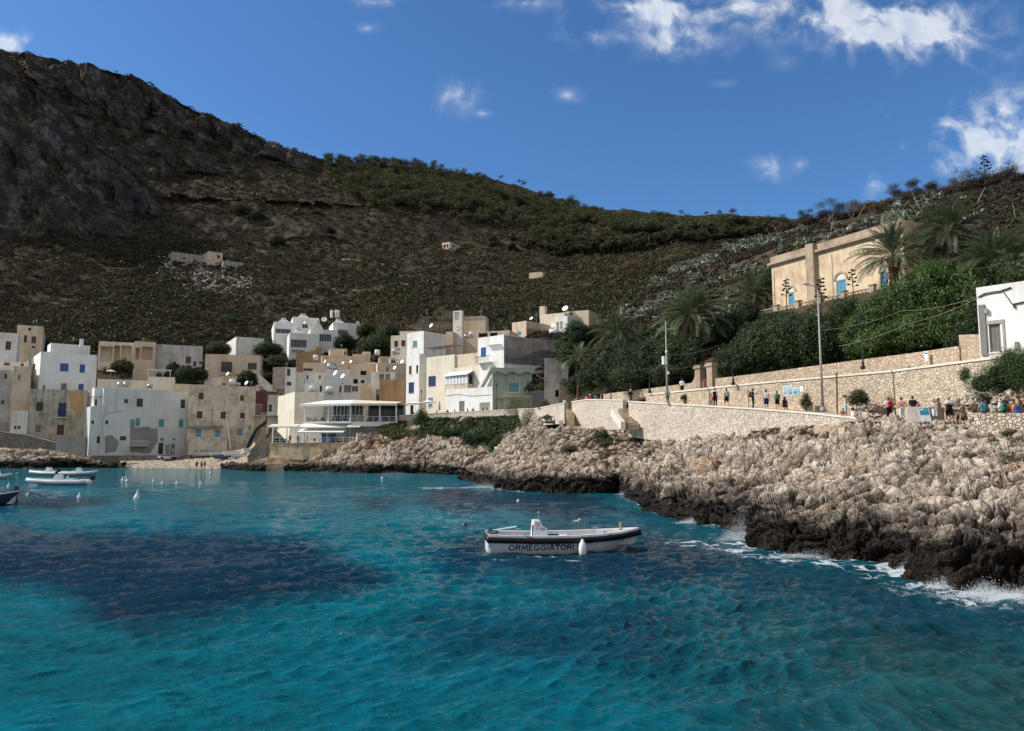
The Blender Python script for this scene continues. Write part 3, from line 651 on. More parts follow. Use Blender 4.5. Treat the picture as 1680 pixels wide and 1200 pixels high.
# surf: distance to the rocks
def shore_pts(pts, step=1.2):
    w = [on_z(px, py, 0) for px, py in pts]; out = []
    for a, b in zip(w[:-1], w[1:]):
        n = max(1, int((b - a).length / step))
        out += [a.lerp(b, k / n) for k in range(n)]
    return np.array([[p.x, p.y] for p in out])
SA, SB = shore_pts(SHORE_A), shore_pts(SHORE_B, 2)
foam = np.zeros(len(G0), np.float32)
def surf(S, reach, amp_f):
    global foam
    for i in range(0, len(G0), 20000):
        q = G0[i:i + 20000, :2]; m = (q[:, 1] > S[:, 1].min() - reach * 3) & (q[:, 0] > S[:, 0].min() - reach * 3)
        if not m.any(): continue
        qq = q[m]; d2 = ((qq[:, None, :] - S[None, :, :]) ** 2).sum(2); j = d2.argmin(1); d = np.sqrt(d2[np.arange(len(qq)), j])
        foam[i:i + 20000][m] = np.maximum(foam[i:i + 20000][m], amp_f(S[j, 0], S[j, 1]) * np.exp(-d / reach))
nearS = [on_z(px, py, 0) for px, py in ((1440, 925), (1500, 945), (1580, 965), (1680, 985))]
surf(SA, 1.8, lambda x, y: np.clip(.50 + .55 * np.exp(-((x - 17) / 7) ** 2) * (y < 40) + .4 * np.exp(-((y - 84) / 5) ** 2), 0, 1.0))
surf(SB, 2.2, lambda x, y: .42 + .3 * np.exp(-((x + 21) / 5) ** 2))
S2 = shore_pts([(1130, 890), (1200, 905), (1300, 920), (1420, 935), (1500, 962), (1600, 985), (1720, 1000)])
surf(S2, 2.0, lambda x, y: .62 + 0 * x)
surf(shore_pts([(700, 801), (760, 801), (800, 800), (870, 808)]), 2.2, lambda x, y: .66 + 0 * x)
surf(shore_pts([(1130, 838), (1180, 846)], .5), 1.2, lambda x, y: .45 + 0 * x)
surf(shore_pts([(815, 918), (880, 914), (925, 918), (965, 928)], .5), 1.0, lambda x, y: .50 + 0 * x)
WATER = npmesh('water', Pf, grid_faces(*X.shape), [], smooth=True); tag(WATER, kind='structure')
a = WATER.data.color_attributes.new('seabed', 'FLOAT_COLOR', 'POINT'); a.data.foreach_set('color', np.concatenate([np.clip(colr, 0, 1), np.ones((len(colr), 1))], 1).astype(np.float32).ravel())
a = WATER.data.attributes.new('surf', 'FLOAT', 'POINT'); a.data.foreach_set('value', foam)
g = G('sea_water'); p = g.pos()
base = g.n('Attribute', {}, attribute_name='seabed').outputs['Color']; sf = g.n('Attribute', {}, attribute_name='surf').outputs['Fac']
pw = g.n('VectorMath', {0: p, 1: g.n('VectorMath', {0: g.n('TexNoise', {'Vector': p, 'Scale': .9, 'Detail': 3}).outputs[1], 'Scale': 1.6}, operation='SCALE').outputs[0]}, operation='ADD').outputs[0]
ve = g.n('TexVoronoi', {'Vector': g.n('Mapping', {'Vector': pw, 'Scale': (.75, 1.15, 1)}).outputs[0], 'Scale': 1.1}, feature='DISTANCE_TO_EDGE').outputs[0]
lace = g.ramp(ve, [(0, 1.), (.11, .35), (.3, 0.)])
fn = g.math('ADD', g.math('MULTIPLY', g.noise(p, 1.1, 6, .7), .9), g.math('MULTIPLY', lace, .38))
fm = g.math('ADD', sf, g.math('SUBTRACT', fn, 1.06))
fmask = g.math('MULTIPLY', g.ramp(fm, [(.06, 0.), (.30, .9)]), 1.0)
ripn = g.math('ADD', g.noise(g.n('Mapping', {'Vector': p, 'Rotation': (0, 0, R(32)), 'Scale': (1, 2.3, 1)}).outputs[0], 2.8, 6, .66), g.math('MULTIPLY', g.noise(g.n('Mapping', {'Vector': p, 'Rotation': (0, 0, R(-20)), 'Scale': (1, 2.6, 1)}).outputs[0], 9, 5, .65), .30))
nrm = g.bump(ripn, .9, .17)
zc = g.n('SeparateXYZ', {0: p}).outputs[2]
lift_ = g.ramp(g.math('MULTIPLY_ADD', zc, 3.2, .5), [(.1, .72), (.5, 1.), (.9, 1.35)])
base = g.mix(1.0, base, lift_, 'MULTIPLY')
wcol = g.mix(fmask, base, (.78, .82, .83))
g.pbr(wcol, g.math('MULTIPLY_ADD', fmask, .6, .06), nrm, .10, IOR=1.333)
WATER.data.materials.append(g.mat)
# spray thrown up where the swell meets the rocks
def spray(px, py, w, h, n, seed, Yoff=0):
    r = np.random.default_rng(seed); c = on_z(px, py, 0); V, F = [], []
    for k in range(n):
        ax = r.normal(0, .38); up = abs(r.normal(0, .45)) * max(.15, 1 - abs(ax)); q = np.array([c.x + ax * w, c.y + Yoff + r.normal(0, .25) * w * .5, up * h + .02]); s = (.003 + .008 * r.random() ** 2.5) * (1 if up > .3 else 1.4)
        a, b = r.normal(size=3), r.normal(size=3); a /= np.linalg.norm(a); b -= a * (a @ b); b /= np.linalg.norm(b); n3 = np.cross(a, b)
        i = len(V); V += [q + a * s, q - a * s, q + b * s, q - b * s, q + n3 * s, q - n3 * s]
        F += [(i, i + 2, i + 4), (i + 2, i + 1, i + 4), (i + 1, i + 3, i + 4), (i + 3, i, i + 4), (i + 2, i, i + 5), (i + 1, i + 2, i + 5), (i + 3, i + 1, i + 5), (i, i + 3, i + 5)]
    return V, F
SV, SF = [], []
for a in [(1216, 886, 1.5, 1.5, 800, 1, -.7), (848, 803, 2.2, 1.5, 900, 2, -1), (800, 800, 3, .8, 700, 3, -1.2), (1655, 982, 1.4, .42, 800, 4, -.6), (1600, 975, 1.3, .5, 600, 5, -.6), (1135, 858, 1.2, .5, 400, 6, -.6), (1490, 935, .9, .5, 400, 7, -.5), (545, 775, 2.4, .5, 160, 8, -1.2), (650, 778, 3.2, .7, 300, 9, -1), (1025, 812, 1, .6, 220, 10, -.6), (1340, 912, 2.2, .35, 500, 11, -.6), (1540, 962, 1.5, .4, 500, 12, -.6)]:
    v, f = spray(*a[:4], a[4] * 12, *a[5:]); b = len(SV); SV += v; SF += [tuple(b + i for i in q) for q in f]
tag(npmesh('sea_spray', SV, SF, M['foam']), kind='stuff')
# ------------------------------------------------------------------ town
Zv = Vector((0, 0, 1))
class Face:
    def __init__(s, o, u, n, w): s.o, s.u, s.n, s.w = o, u, n, w
    def hit(s, px, py):
        c, t = ray(px, py); d = Vector((c, 1, t)); e = Vector((0, 0, EYE))
        k = (s.o - e).dot(s.n) / d.dot(s.n); p = e + d * k
        return (p - s.o).dot(s.u), p.z
WIN = {  # leaf material, frame material, leaves (0 = one glass pane), recess
    'dark': ('glass_dark', 'frame_wood', 0, .24), 'glass': ('glass_dark', 'frame_white', 0, .2), 'blue': ('sh_blue', 'sh_blue', 2, .16), 'navy': ('sh_navy', 'sh_navy', 2, .16),
    'teal': ('sh_teal', 'frame_white', 2, .16), 'brown': ('sh_brown', 'frame_wood', 2, .16), 'grey': ('sh_grey', 'sh_grey', 2, .16), 'green': ('sh_green', 'sh_green', 2, .10), 'sky': ('sh_sky', 'sh_sky', 2, .12),
    'void': ('void', 'frame_wood', 0, .30), 'bluegl': ('glass_blue', 'frame_white', 0, .25)}
def add_window(face, root, u0, u1, z0, z1, kind, org, name='window', sill=True):
    lm, fm, nl, rc = WIN[kind]; t = min(.09, (u1 - u0) * .14)
    door = name == 'door'
    b = MB(org); o, u, n = face.o.copy(), face.u, face.n; o.z = 0
    d0, d1 = -rc, -rc + .07
    for a in ((u0, u0 + t), (u1 - t, u1)): b.obox(o, u, n, a, (d0, d1), (z0, z1))
    b.obox(o, u, n, (u0 + t, u1 - t), (d0, d1), (z1 - t, z1))
    if not door: b.obox(o, u, n, (u0 + t, u1 - t), (d0, d1), (z0, z0 + t))
    if nl == 0 and (u1 - u0) > 1.2:
        k = max(1, int((u1 - u0) / 1.0))
        for i in range(1, k + 1):
            c = u0 + (u1 - u0) * i / (k + 1); b.obox(o, u, n, (c - t * .4, c + t * .4), (d0, d1 - .01), (z0 + t, z1 - t))
    f = b.build(name, M[fm], root)
    if sill and not door:
        MB(org).obox(o, u, n, (u0 - .08, u1 + .08), (-rc + .072, .07), (z0 - .09, z0 - .003)).build('sill', M['cap'], f)
    b = MB(org)
    if nl == 0:
        b.obox(o, u, n, (u0 + t * .5, u1 - t * .5), (d0 - .02, d0 + .015), (z0, z1 - t * .5)).build('pane', M[lm], f)
    else:
        mid = (u0 + u1) / 2
        for a0, a1 in ((u0 + t, mid - .012), (mid + .012, u1 - t)):
            b = MB(org); b.obox(o, u, n, (a0, a1), (d0, d0 + .03), (z0 + .02, z1 - t))
            k = max(3, int((z1 - z0) / .14)); h = (z1 - z0 - t - .06) / k
            for i in range(k): b.obox(o, u, n, (a0 + .05, a1 - .05), (d0 + .03, d0 + .05), (z0 + .05 + i * h, z0 + .05 + (i + .62) * h))
            b.build('shutter' if not door else 'door_leaf', M[lm], f)
    return f
class House: pass
def wall_face(b, f, z0, z1, rects, mi=0):
    us = sorted({0, f.w} | {x for r in rects for x in r[:2]}); zs = sorted({z0, z1} | {x for r in rects for x in r[2:4]})
    o = f.o.copy(); o.z = 0
    for i in range(len(us) - 1):
        for j in range(len(zs) - 1):
            cu, cz = (us[i] + us[i + 1]) / 2, (zs[j] + zs[j + 1]) / 2
            if any(r[0] < cu < r[1] and r[2] < cz < r[3] for r in rects): continue
            b.quad(*[o + f.u * a + Zv * c for a, c in ((us[i], zs[j]), (us[i + 1], zs[j]), (us[i + 1], zs[j + 1]), (us[i], zs[j + 1]))], mi=mi)
    for (a0, a1, c0, c1, dp, rm) in rects:
        q = lambda a, c, d: o + f.u * a + Zv * c - f.n * d
        b.quad(q(a0, c0, 0), q(a1, c0, 0), q(a1, c0, dp), q(a0, c0, dp), rm); b.quad(q(a0, c1, dp), q(a1, c1, dp), q(a1, c1, 0), q(a0, c1, 0), rm)
        b.quad(q(a0, c0, dp), q(a0, c1, dp), q(a0, c1, 0), q(a0, c0, 0), rm); b.quad(q(a1, c0, 0), q(a1, c1, 0), q(a1, c1, dp), q(a1, c0, dp), rm)
        b.quad(q(a0, c0, dp), q(a1, c0, dp), q(a1, c1, dp), q(a0, c1, dp), rm)
def block(root, Y, yaw, x0, x1, yt, yb, m, xl=None, xr=None, d=8, wins=(), lw=(), rw=(), par=.45, found=5, roof='roof_grey', name='wall', base=None):
    """one cuboid volume of a building: its lit corner at pixel x0 and depth Y, front turned by yaw"""
    th = R(yaw); u = Vector((math.cos(th), math.sin(th), 0)); n = Vector((math.sin(th), -math.cos(th), 0)); v = -n
    cA = ray(x0, (yt + yb) / 2)[0]; cB = ray(x1, (yt + yb) / 2)[0]
    A = Vector((cA * Y, Y, 0)); w = (cB * Y - A.x) / (u.x - cB * u.y)
    if xl is not None: cL = ray(xl, (yt + yb) / 2)[0]; d = (cL * Y - A.x) / (v.x - cL * v.y)
    B = A + u * w
    if xr is not None: cR = ray(xr, (yt + yb) / 2)[0]; d = (cR * B.y - B.x) / (v.x - cR * v.y)
    if not (0 < w < 80 and 0 < d < 60): print('BAD BLOCK', root.name if root else '', x0, x1, w, d); w = abs(w); d = min(max(abs(d), 3), 30); B = A + u * w
    z1 = at(x0, yt, Y).z; zb = at(x0, yb, Y).z; z0 = zb - found
    H = House(); H.u, H.n, H.A, H.B, H.w, H.d, H.z0, H.z1, H.zb, H.Y, H.root = u, n, A, B, w, d, z0, z1, zb, Y, root
    H.front = Face(A, u, n, w); H.left = Face(A + v * d, n, -u, d); H.right = Face(B, v, u, d); H.back = Face(B + v * d, -u, v, w)
    org = root.location if root else (0, 0, 0)
    b = MB(org); todo = []
    for f, wl_ in ((H.front, wins), (H.left, lw), (H.right, rw), (H.back, ())):
        rects = []
        for e in wl_:
            a0, c1 = f.hit(e[0], e[1]); a1, c0 = f.hit(e[2], e[3]); kind = e[4]; nm = e[5] if len(e) > 5 else 'window'
            a0, a1 = max(.12, min(a0, a1)), min(f.w - .12, max(a0, a1))
            if a1 - a0 < .2: continue
            c0 = max(z0 + .1, c0); c1 = min(z1 - .1, c1)
            if kind.startswith('open'): rects.append((a0, a1, c0, c1, min(float(kind[4:] or 1.8), (d if f in (H.front, H.back) else w) - .6), 0))
            else: rects.append((a0, a1, c0, c1, WIN[kind][3] + .03, 0)); todo.append((f, a0, a1, c0, c1, kind, nm))
        wall_face(b, f, z0, z1, rects)
    ip = .22; zr = z1 - par
    o = A.copy(); o.z = 0
    P = [(0, 0), (w, 0), (w, d), (0, d)]; I = [(ip, ip), (w - ip, ip), (w - ip, d - ip), (ip, d - ip)]
    g3 = lambda q, z: o + u * q[0] + v * q[1] + Zv * z
    for i in range(4):
        j = (i + 1) % 4
        b.quad(g3(P[i], z1), g3(P[j], z1), g3(I[j], z1), g3(I[i], z1)); b.quad(g3(I[i], z1), g3(I[j], z1), g3(I[j], zr), g3(I[i], zr))
    H.obj = b.build(name, M[m], root)
    MB(org).quad(g3(I[0], zr), g3(I[1], zr), g3(I[2], zr), g3(I[3], zr)).build('roof', M[roof], root)
    for (f, a0, a1, c0, c1, kind, nm) in todo: add_window(f, root, a0, a1, c0, c1, kind, org, nm)
    return H
def house(label, Y, yaw, x0, x1, yt, yb, m, name='house', cat='house', **k):
    root = thing(name, label, cat, at((x0 + x1) / 2, yb, Y + 2))
    H = block(root, Y, yaw, x0, x1, yt, yb, m, **k); return H
def balcony(H, face, px0, px1, py_floor, py_top, out=.9, rail='iron_black', slab='cap', n=None):
    u0, z0 = face.hit(px0, py_floor); u1, _ = face.hit(px1, py_floor); z1 = face.hit(px0, py_top)[1]
    o = face.o.copy(); o.z = 0; org = H.root.location
    s = MB(org).obox(o, face.u, face.n, (u0, u1), (.004, out), (z0 - .14, z0)).build('balcony', M[slab], H.root)
    b = MB(org); t = .025
    k = max(4, int((u1 - u0) / .22))
    for i in range(k + 1):
        a = u0 + (u1 - u0) * i / k; b.obox(o, face.u, face.n, (a - t * .6, a + t * .6), (out - .05, out - .02), (z0, z1))
    for q in (u0, u1 - .03):
        b.obox(o, face.u, face.n, (q, q + .03), (.01, out - .06), (z1 - .05, z1))
        b.obox(o, face.u, face.n, (q, q + .03), (.01, out - .06), (z0 + .1, z0 + .13))
    b.obox(o, face.u, face.n, (u0, u1), (out - .06, out - .01), (z1 + .002, z1 + .05)); b.build('railing', M[rail], s)
def patchwall(H, face, pts, mat, name='bare_plaster'):
    """area of fallen or unpainted render, a thin coat standing 6 mm proud of the wall"""
    o = face.o.copy(); o.z = 0; P = []
    for px, py in pts:
        a, z = face.hit(px, py); P.append(o + face.u * min(max(a, .02), face.w - .02) + face.n * .006 + Zv * z)
    b = MB(H.root.location); b.add(P, [tuple(range(len(P)))]); b.build(name, M[mat], H.root)
def cable(H, face, pts, mat='rope_dark', r=.025):
    o = face.o.copy(); o.z = 0; P = []
    for px, py in pts: a, z = face.hit(px, py); P.append(o + face.u * a + face.n * (r + .01) + Zv * z)
    MB(H.root.location).tube(P, r, 5).build('pipe', M[mat], H.root)
Yf = 180
# --- waterfront row on the left
H = house('tall beige house with an oval plaque and a gabled side, top left of town', 212, 30, 27, 70, 533, 585, 'beige', xl=-6, wins=[(39.5, 550, 44, 562.5, 'dark'), (52, 552, 59, 564, 'dark'), (52, 568, 57.5, 572, 'dark')])
o = H.front.o; a, z = H.front.hit(48.5, 540.5)
MB(H.root.location).lathe(o + H.u * a + Zv * z + H.n * .01, [(.40, 0), (.40, .06), (.2, .09)], 14, axis=H.n).build('plaque', M['iron_black'], H.root)
q = H.left; b = MB(H.root.location); oz = q.o.copy(); oz.z = H.z1 + .004
b.add([oz, oz + q.u * q.w, oz + q.u * q.w * .5 + Zv * 1.9, oz - q.n * .4, oz + q.u * q.w - q.n * .4, oz + q.u * q.w * .5 + Zv * 1.9 - q.n * .4], [(0, 1, 2), (5, 4, 3), (0, 2, 5, 3), (1, 4, 5, 2)]); b.build('gable', M['beige'], H.root)
house('white house with one brown shuttered window at the left edge of town', 200, 28, -12, 28, 545, 596, 'white2', xr=None, d=9, wins=[(9.5, 560, 17.5, 574.5, 'brown'), (28, 568, 33, 571, 'dark')])
H = house('white cubic house with blue shutters and a set back upper storey', 190, 38, 65, 158, 577, 650, 'white', xl=27, wins=[(99, 596, 112, 610, 'blue'), (131, 598, 139, 612, 'blue'), (100.5, 629, 109, 640, 'grey'), (129, 630, 137, 641, 'blue', 'door'), (70, 632, 74, 639, 'grey')], lw=[(54, 599, 57.5, 605, 'dark')])
block(H.root, 193, 38, 83, 148, 563, 579, 'white', d=6, found=1.2, par=.3)
MB(H.root.location).obox(at(134, 563, 194), H.u, H.n, (-.4, .4), (-.4, .4), (-1, 1.0)).build('chimney', M['white'], H.root)
house('low white terrace block with two small windows under the brown shuttered house', 192, 30, -10, 46, 592, 612, 'white2', d=8, wins=[(7, 593.5, 15.5, 600, 'dark'), (34, 595, 39, 601, 'dark')])
house('pinkish stepped house wall below the white terrace on the far left', 187, 34, 19, 49, 601, 680, 'beige', d=8, wins=[(30, 615, 33, 624, 'grey')])
H = house('narrow grey house cut by the left edge with an outside stair pipe', 185, 30, -40, 19, 606, 695, 'grey', d=8, wins=[(7, 614, 11.5, 622, 'dark'), (2, 657, 6.5, 664, 'dark')])
H = house('weathered ochre stained house with a small balcony and a blue french window', Yf + 1, 26, 47, 140, 638, 730, 'weathered', xl=32, wins=[(60, 660, 70, 675, 'green'), (96, 661, 108, 684, 'navy', 'door'), (59, 697.5, 66.5, 710, 'grey'), (94, 697, 104.5, 714, 'brown', 'door')])
balcony(H, H.front, 90, 114, 685, 676)
patchwall(H, H.front, [(110, 642), (138.5, 643), (138.5, 668), (131, 690), (118, 672)], 'orange', 'ochre_plaster')
cable(H, H.front, [(88, 640), (87, 668), (85.5, 698)], 'rope_tan', .04)
house('little shed with a white parapet beside the ochre stained house', Yf - 1, 24, 18, 45, 674, 715, 'white2', d=5, found=4, wins=[(23, 699, 27, 704, 'dark'), (29, 699, 33.5, 704, 'dark')])
H = house('long pale grey house with bare plaster patches facing the beach', Yf, 37, 167, 306, 637, 752, 'bluegrey', d=9, wins=[(204, 655, 210, 662, 'dark'), (224.5, 654, 234, 668, 'dark'), (222, 686, 230, 700.5, 'teal'), (260, 687.5, 269.5, 702, 'teal'), (296.5, 655.5, 303.5, 670, 'dark'), (293.5, 688, 301, 702.5, 'teal'),
    (197, 716, 207, 723, 'dark'), (219, 711.5, 242.5, 723, 'grey'), (260, 727, 267.5, 745.5, 'dark', 'door'), (279.6, 728, 287.5, 746, 'teal', 'door'), (173, 690, 177.5, 696, 'dark'), (263, 719, 268, 723.5, 'grey'), (283.5, 719, 287, 723, 'grey')])
block(H.root, Yf - .5, 37, 146.5, 166.8, 667, 752, 'bluegrey', xl=136.5, wins=[(150, 690, 154, 696, 'dark'), (159, 716, 166, 727.5, 'dark')], par=.9)
patchwall(H, H.front, [(213, 688), (221, 688), (221, 702), (245, 700), (246, 703), (258.5, 703), (259, 725), (245, 745), (213, 742)], 'patch'); patchwall(H, H.front, [(172, 716), (183, 714), (196, 726), (190, 741), (172, 744)], 'patch')
patchwall(H, H.front, [(271, 731), (278, 728), (278, 746), (272, 746)], 'patch')
cable(H, H.front, [(191, 638), (190.5, 676), (203, 674)], 'rope_tan', .04); cable(H, H.front, [(203, 674), (172, 679), (168, 690), (168.5, 740)], 'rope_tan', .05)
balcony(H, H.front, 213, 241, 731.5, 724.5, out=1.4, rail='frame_white')
H2 = house('small white penthouse box on the terrace of the long pale grey house', Yf + .5, 37, 154.5, 167, 636, 668, 'white', d=3.5, found=.4, wins=[(156, 655, 159, 666, 'dark')])
pg = thing('pergola', 'dark timber pergola on the terrace of the long pale grey house', 'pergola', at(146, 667, Yf))
u, n = H.u, H.n; o = at(147, 667, Yf); org = pg.location
for a, c in ((0, 0), (2.6, 0), (0, -2.4), (2.6, -2.4)):
    MB(org).obox(o, u, n, (a - .06, a + .06), (c - .06, c + .06), (0, 2.2)).build('post', M['wood'], pg)
b = MB(org)
for i in range(9): b.obox(o, u, n, (-.3 + i * .4, -.24 + i * .4), (-2.8, .4), (2.28, 2.36))
for c in (0, -2.4): b.obox(o, u, n, (-.3, 3.1), (c - .05, c + .05), (2.2, 2.278))
b.build('slat_roof', M['wood'], pg)
H = house('weathered beige house with brown shutters and a roof notch above the beached boats', Yf + 8, 14, 307, 375, 631, 745, 'oldbeige', d=9, wins=[(326, 644.6, 334, 656, 'brown'), (323, 675, 332, 687, 'brown'), (362, 676, 371, 687.5, 'brown'), (321, 704, 330, 716.5, 'sky'), (352.5, 705.6, 361.5, 717, 'sky')])
# notch: lower middle roof and right tower
r_ = H.root
u0, zN = H.front.hit(350, 659)
Hb = block(r_, H.B.y + .02, 14, 375.2, 418, 634, 745, 'oldbeige', d=9, wins=[(394, 649, 400, 658, 'brown'), (394, 677.5, 401.5, 687, 'brown'), (390, 703, 398, 715, 'sky'), (408, 700, 411, 704, 'dark')])
o = H.front.o.copy(); o.z = 0
a0, z0 = H.front.hit(350, 657); a1, z1 = H.front.hit(374, 636)
MB(r_.location).obox(o, H.u, H.n, (a0, a1), (.004, .03), (z0, z1)).build('terrace_recess', M['beige'], r_)
a0, z0 = H.front.hit(306, 701); a1, z1 = H.front.hit(366, 698.6)
MB(r_.location).obox(o, H.u, H.n, (a0 + .2, a1), (.004, 1.5), (z0, z1)).build('canopy', M['concrete'], r_)
a0, z0 = H.front.hit(309, 747); a1, z1 = H.front.hit(374.5, 718)
MB(r_.location).obox(o, H.u, H.n, (a0 + .3, a1), (.006, 2.0), (z0, z1)).build('terrace', M['oldbeige'], r_)
b = MB(r_.location)
for i in range(14): a = a0 + .3 + (a1 - a0 - .35) * i / 13; b.obox(o, H.u, H.n, (a, a + .04), (1.9, 1.94), (z1, z1 + .8))
b.obox(o, H.u, H.n, (a0 + .3, a1), (1.88, 1.96), (z1 + .8, z1 + .86)); b.build('railing', M['frame_white'], r_)
cable(H, H.front, [(349, 666), (348, 698)], 'iron_black', .04)
H = house('dark red house wall with a white roof rail behind the weathered beige house', 192, 18, 417, 455, 642, 720, 'red', d=8, wins=[(416.5, 692, 425, 709, 'blue', 'door'), (431, 692, 436, 706, 'blue')])
patchwall(H, H.front, [(417.3, 683), (436, 683), (436, 719), (417.3, 719)], 'beige', 'beige_render')
balcony(H, H.front, 416, 430, 682, 664, rail='frame_white')
o = H.front.o.copy(); o.z = 0; b = MB(H.root.location)
for i in range(9): b.obox(o, H.u, H.n, (.3 + i * .45, .36 + i * .45), (-.4, -.34), (H.z1, H.z1 + 1.4))
b.obox(o, H.u, H.n, (.2, 4.2), (-.42, -.32), (H.z1 + 1.4, H.z1 + 1.5)); b.obox(o, H.u, H.n, (.2, 4.2), (-.41, -.33), (H.z1 + .6, H.z1 + .68)); b.build('roof_railing', M['frame_white'], H.root)
H = house('grey house with two stacked concrete balconies beside the slipway', 176, 10, 438, 457, 648, 735, 'grey', d=8, wins=[(440, 700, 446, 722, 'void', 'door'), (441, 664, 446, 676, 'dark')])
balcony(H, H.front, 431.5, 456, 682, 678.5, out=1.6, slab='concrete', rail='frame_white')
balcony(H, H.front, 430, 446, 712, 703, out=1.6, slab='terracotta', rail='frame_white')
# --- middle rows on the left
H = house('low beige house under the loggia house, behind the pale grey house', 198, 26, 159, 243, 622, 650, 'cream', d=8)
H = house('beige house with an open columned loggia high behind the blue shuttered house', 226, 24, 161, 219, 560, 606, 'cream', d=9, wins=[(165, 568, 184, 594, 'open2.5'), (187.5, 567, 196, 595, 'open2.5'), (199, 567, 215, 595, 'open2.5')])
block(H.root, 223, 24, 219.3, 255, 560, 608, 'beige', d=8, wins=[(223, 571, 228.5, 590, 'open1.6'), (233, 569, 250, 591, 'open1.8')])
H = house('plain grey house with one dark window right of the loggia house', 229, 22, 255.5, 332, 565, 612, 'grey', d=9, wins=[(305, 585, 313, 597, 'dark'), (317, 593, 322, 602, 'dark'), (327, 593, 331, 599, 'dark'), (331, 569.5, 331.5, 570, 'blue')])
H = house('beige house with two big dark windows and a corner stair', 214, 14, 336, 427, 581, 622, 'beige', xl=322, wins=[(363, 593.5, 380.6, 611, 'dark'), (406.7, 595.6, 421, 607, 'dark')])
balcony(H, H.front, 359, 385, 614, 603.5)
H = house('cream house with one lit white side above the two window beige house', 240, 30, 387, 433, 552.5, 590, 'white2', xl=332, rw=(), lw=[(331, 570, 337, 579, 'navy')])
H = house('cream block with a white roof pergola between the weathered beige house and the bushes', 194, 22, 241, 286, 618, 650, 'cream', d=8)
pg = thing('pergola', 'white pergola on the cream block behind the pale grey house', 'pergola', at(243, 618, 194)); o = at(243, 618, 195); org = pg.location
for a in (0, 1.7, 3.4, 5.1): MB(org).obox(o, H.u, H.n, (a - .07, a + .07), (-.07, .07), (0, 1.7)).build('post', M['frame_white'], pg)
b = MB(org); b.obox(o, H.u, H.n, (-.2, 5.4), (-1.6, .1), (1.7, 1.85)); b.build('roof_frame', M['frame_white'], pg)
house('small ochre garden wall house under the dark bushes', 196, 16, 286, 310, 630, 645, 'beige2', d=5)
house('white stair house with a sloping side behind the weathered beige house', 205, 14, 335, 363, 620, 640, 'white2', d=5)
house('little beige roof room behind the roof notch of the weathered house', 203, 14, 363.5, 389, 617.5, 640, 'beige', d=5, wins=[(365, 629, 370, 634, 'dark')])
# --- white villas with skylight roofs
def villa(label, Y, x0, x1, yt, yb, xl, wins, cap=None, **k):
    H = house(label, Y, 20, x0, x1, yt, yb, 'white', cat='villa', name='villa', xl=xl, wins=wins, roof='roof_white', par=.5, **k)
    a0, a1, ct = cap
    o = H.front.o.copy(); o.z = H.z1 - .5; p0, _ = H.front.hit(a0, yt); p1, _ = H.front.hit(a1, yt); hh = H.front.hit(a0, ct)[1] - H.z1
    w = (p1 - p0) / 2 * .8; c = o + H.u * (p0 + p1) / 2 - H.n * min(H.d * .5, 4)
    L = [(w, 0), (w, .55), (w * .55, .5 + hh * .55), (w * .36, .5 + hh * .7), (w * .36, .5 + hh)]
    P, F = [], []
    for r, z in L:
        for sx, sy in ((-1, -1), (1, -1), (1, 1), (-1, 1)): P.append(c + H.u * r * sx - H.n * min(r, H.d * .42) * sy + Zv * z)
    for i in range(len(L) - 1):
        for q in range(4): F.append((i * 4 + q, i * 4 + (q + 1) % 4, (i + 1) * 4 + (q + 1) % 4, (i + 1) * 4 + q))
    F.append(tuple(len(L) * 4 - 4 + q for q in range(4)))
    b = MB(H.root.location); b.add(P, F); b.build('skylight_roof', M['roof_white'], H.root); return H
villa('white villa with a stepped roof cap, leftmost of the modern villas', 262, 449, 487, 528, 575, 433, [(452, 539, 477, 548, 'bluegl')], (453, 480, 518.5))
villa('white villa with a pyramid roof cap at the back of the modern villas', 272, 480, 523, 520, 560, 474, [(496, 532, 505, 539, 'bluegl')], (485, 512, 511.5))
H = villa('white villa with a wide blue glazed window, lowest of the modern villas', 250, 474.5, 523.5, 546, 592, 454, [(477.5, 557, 503, 571, 'bluegl'), (479, 574, 500, 583, 'open2')], (477, 505, 536.5))
villa('white villa with blue balcony windows in the middle of the modern villas', 258, 508.5, 554, 540, 580, 502, [(524, 548, 544, 561, 'bluegl')], (510, 535, 523))
H = villa('white villa with twin chimneys, rightmost of the modern villas', 264, 546, 590, 529, 575, 531, [(554.6, 541, 570.5, 549.5, 'bluegl')], (545, 570, 520))
for px in (544, 551.5, 555): MB(H.root.location).lathe(at(px, 521, 266), [(.5, 0), (.5, 1.9), (.62, 2.0), (.62, 2.2), (.3, 2.5)], 10).build('chimney', M['white'], H.root)
# --- dense lower town in the middle
def ht(*a, **k): return house(*a, **k)
ht('small white house with a dark window beside the stone steps', 190, 14, 468, 485, 603, 640, 'white2', d=6, wins=[(470.5, 626.5, 478, 633, 'dark'), (471, 605, 476, 617, 'dark')])
ht('beige flat roofed house with a strip window above the white terraces', 200, 14, 497, 572, 595, 618, 'beige', xl=489, wins=[(498, 604.5, 513, 609, 'navy')])
ht('tall blank beige cube on top of the lower town', 212, 16, 541, 562, 572, 600, 'beige2', d=7)
ht('beige wall house right of the blank beige cube', 210, 14, 562.3, 569, 572.5, 600, 'beige', d=6, wins=[(565, 577, 567.5, 583, 'dark')])
ht('beige stepped house with a lit side in front of the blank beige cube', 206, 16, 528, 577, 583, 602, 'beige2', d=6)
ht('weathered beige house under the big dark bush', 207, 10, 578, 606, 581, 602, 'beige2', d=6)
ht('tiny pink roof room with a tiled edge below the big dark bush', 211, 14, 596, 608, 577, 592, 'beige', d=4)
ht('white block with a flat roof carrying steel water tanks', 194, 14, 484.5, 534, 611, 636, 'white2', d=7, wins=[(503, 616, 506, 622, 'dark'), (523, 616, 526.5, 622, 'grey')])
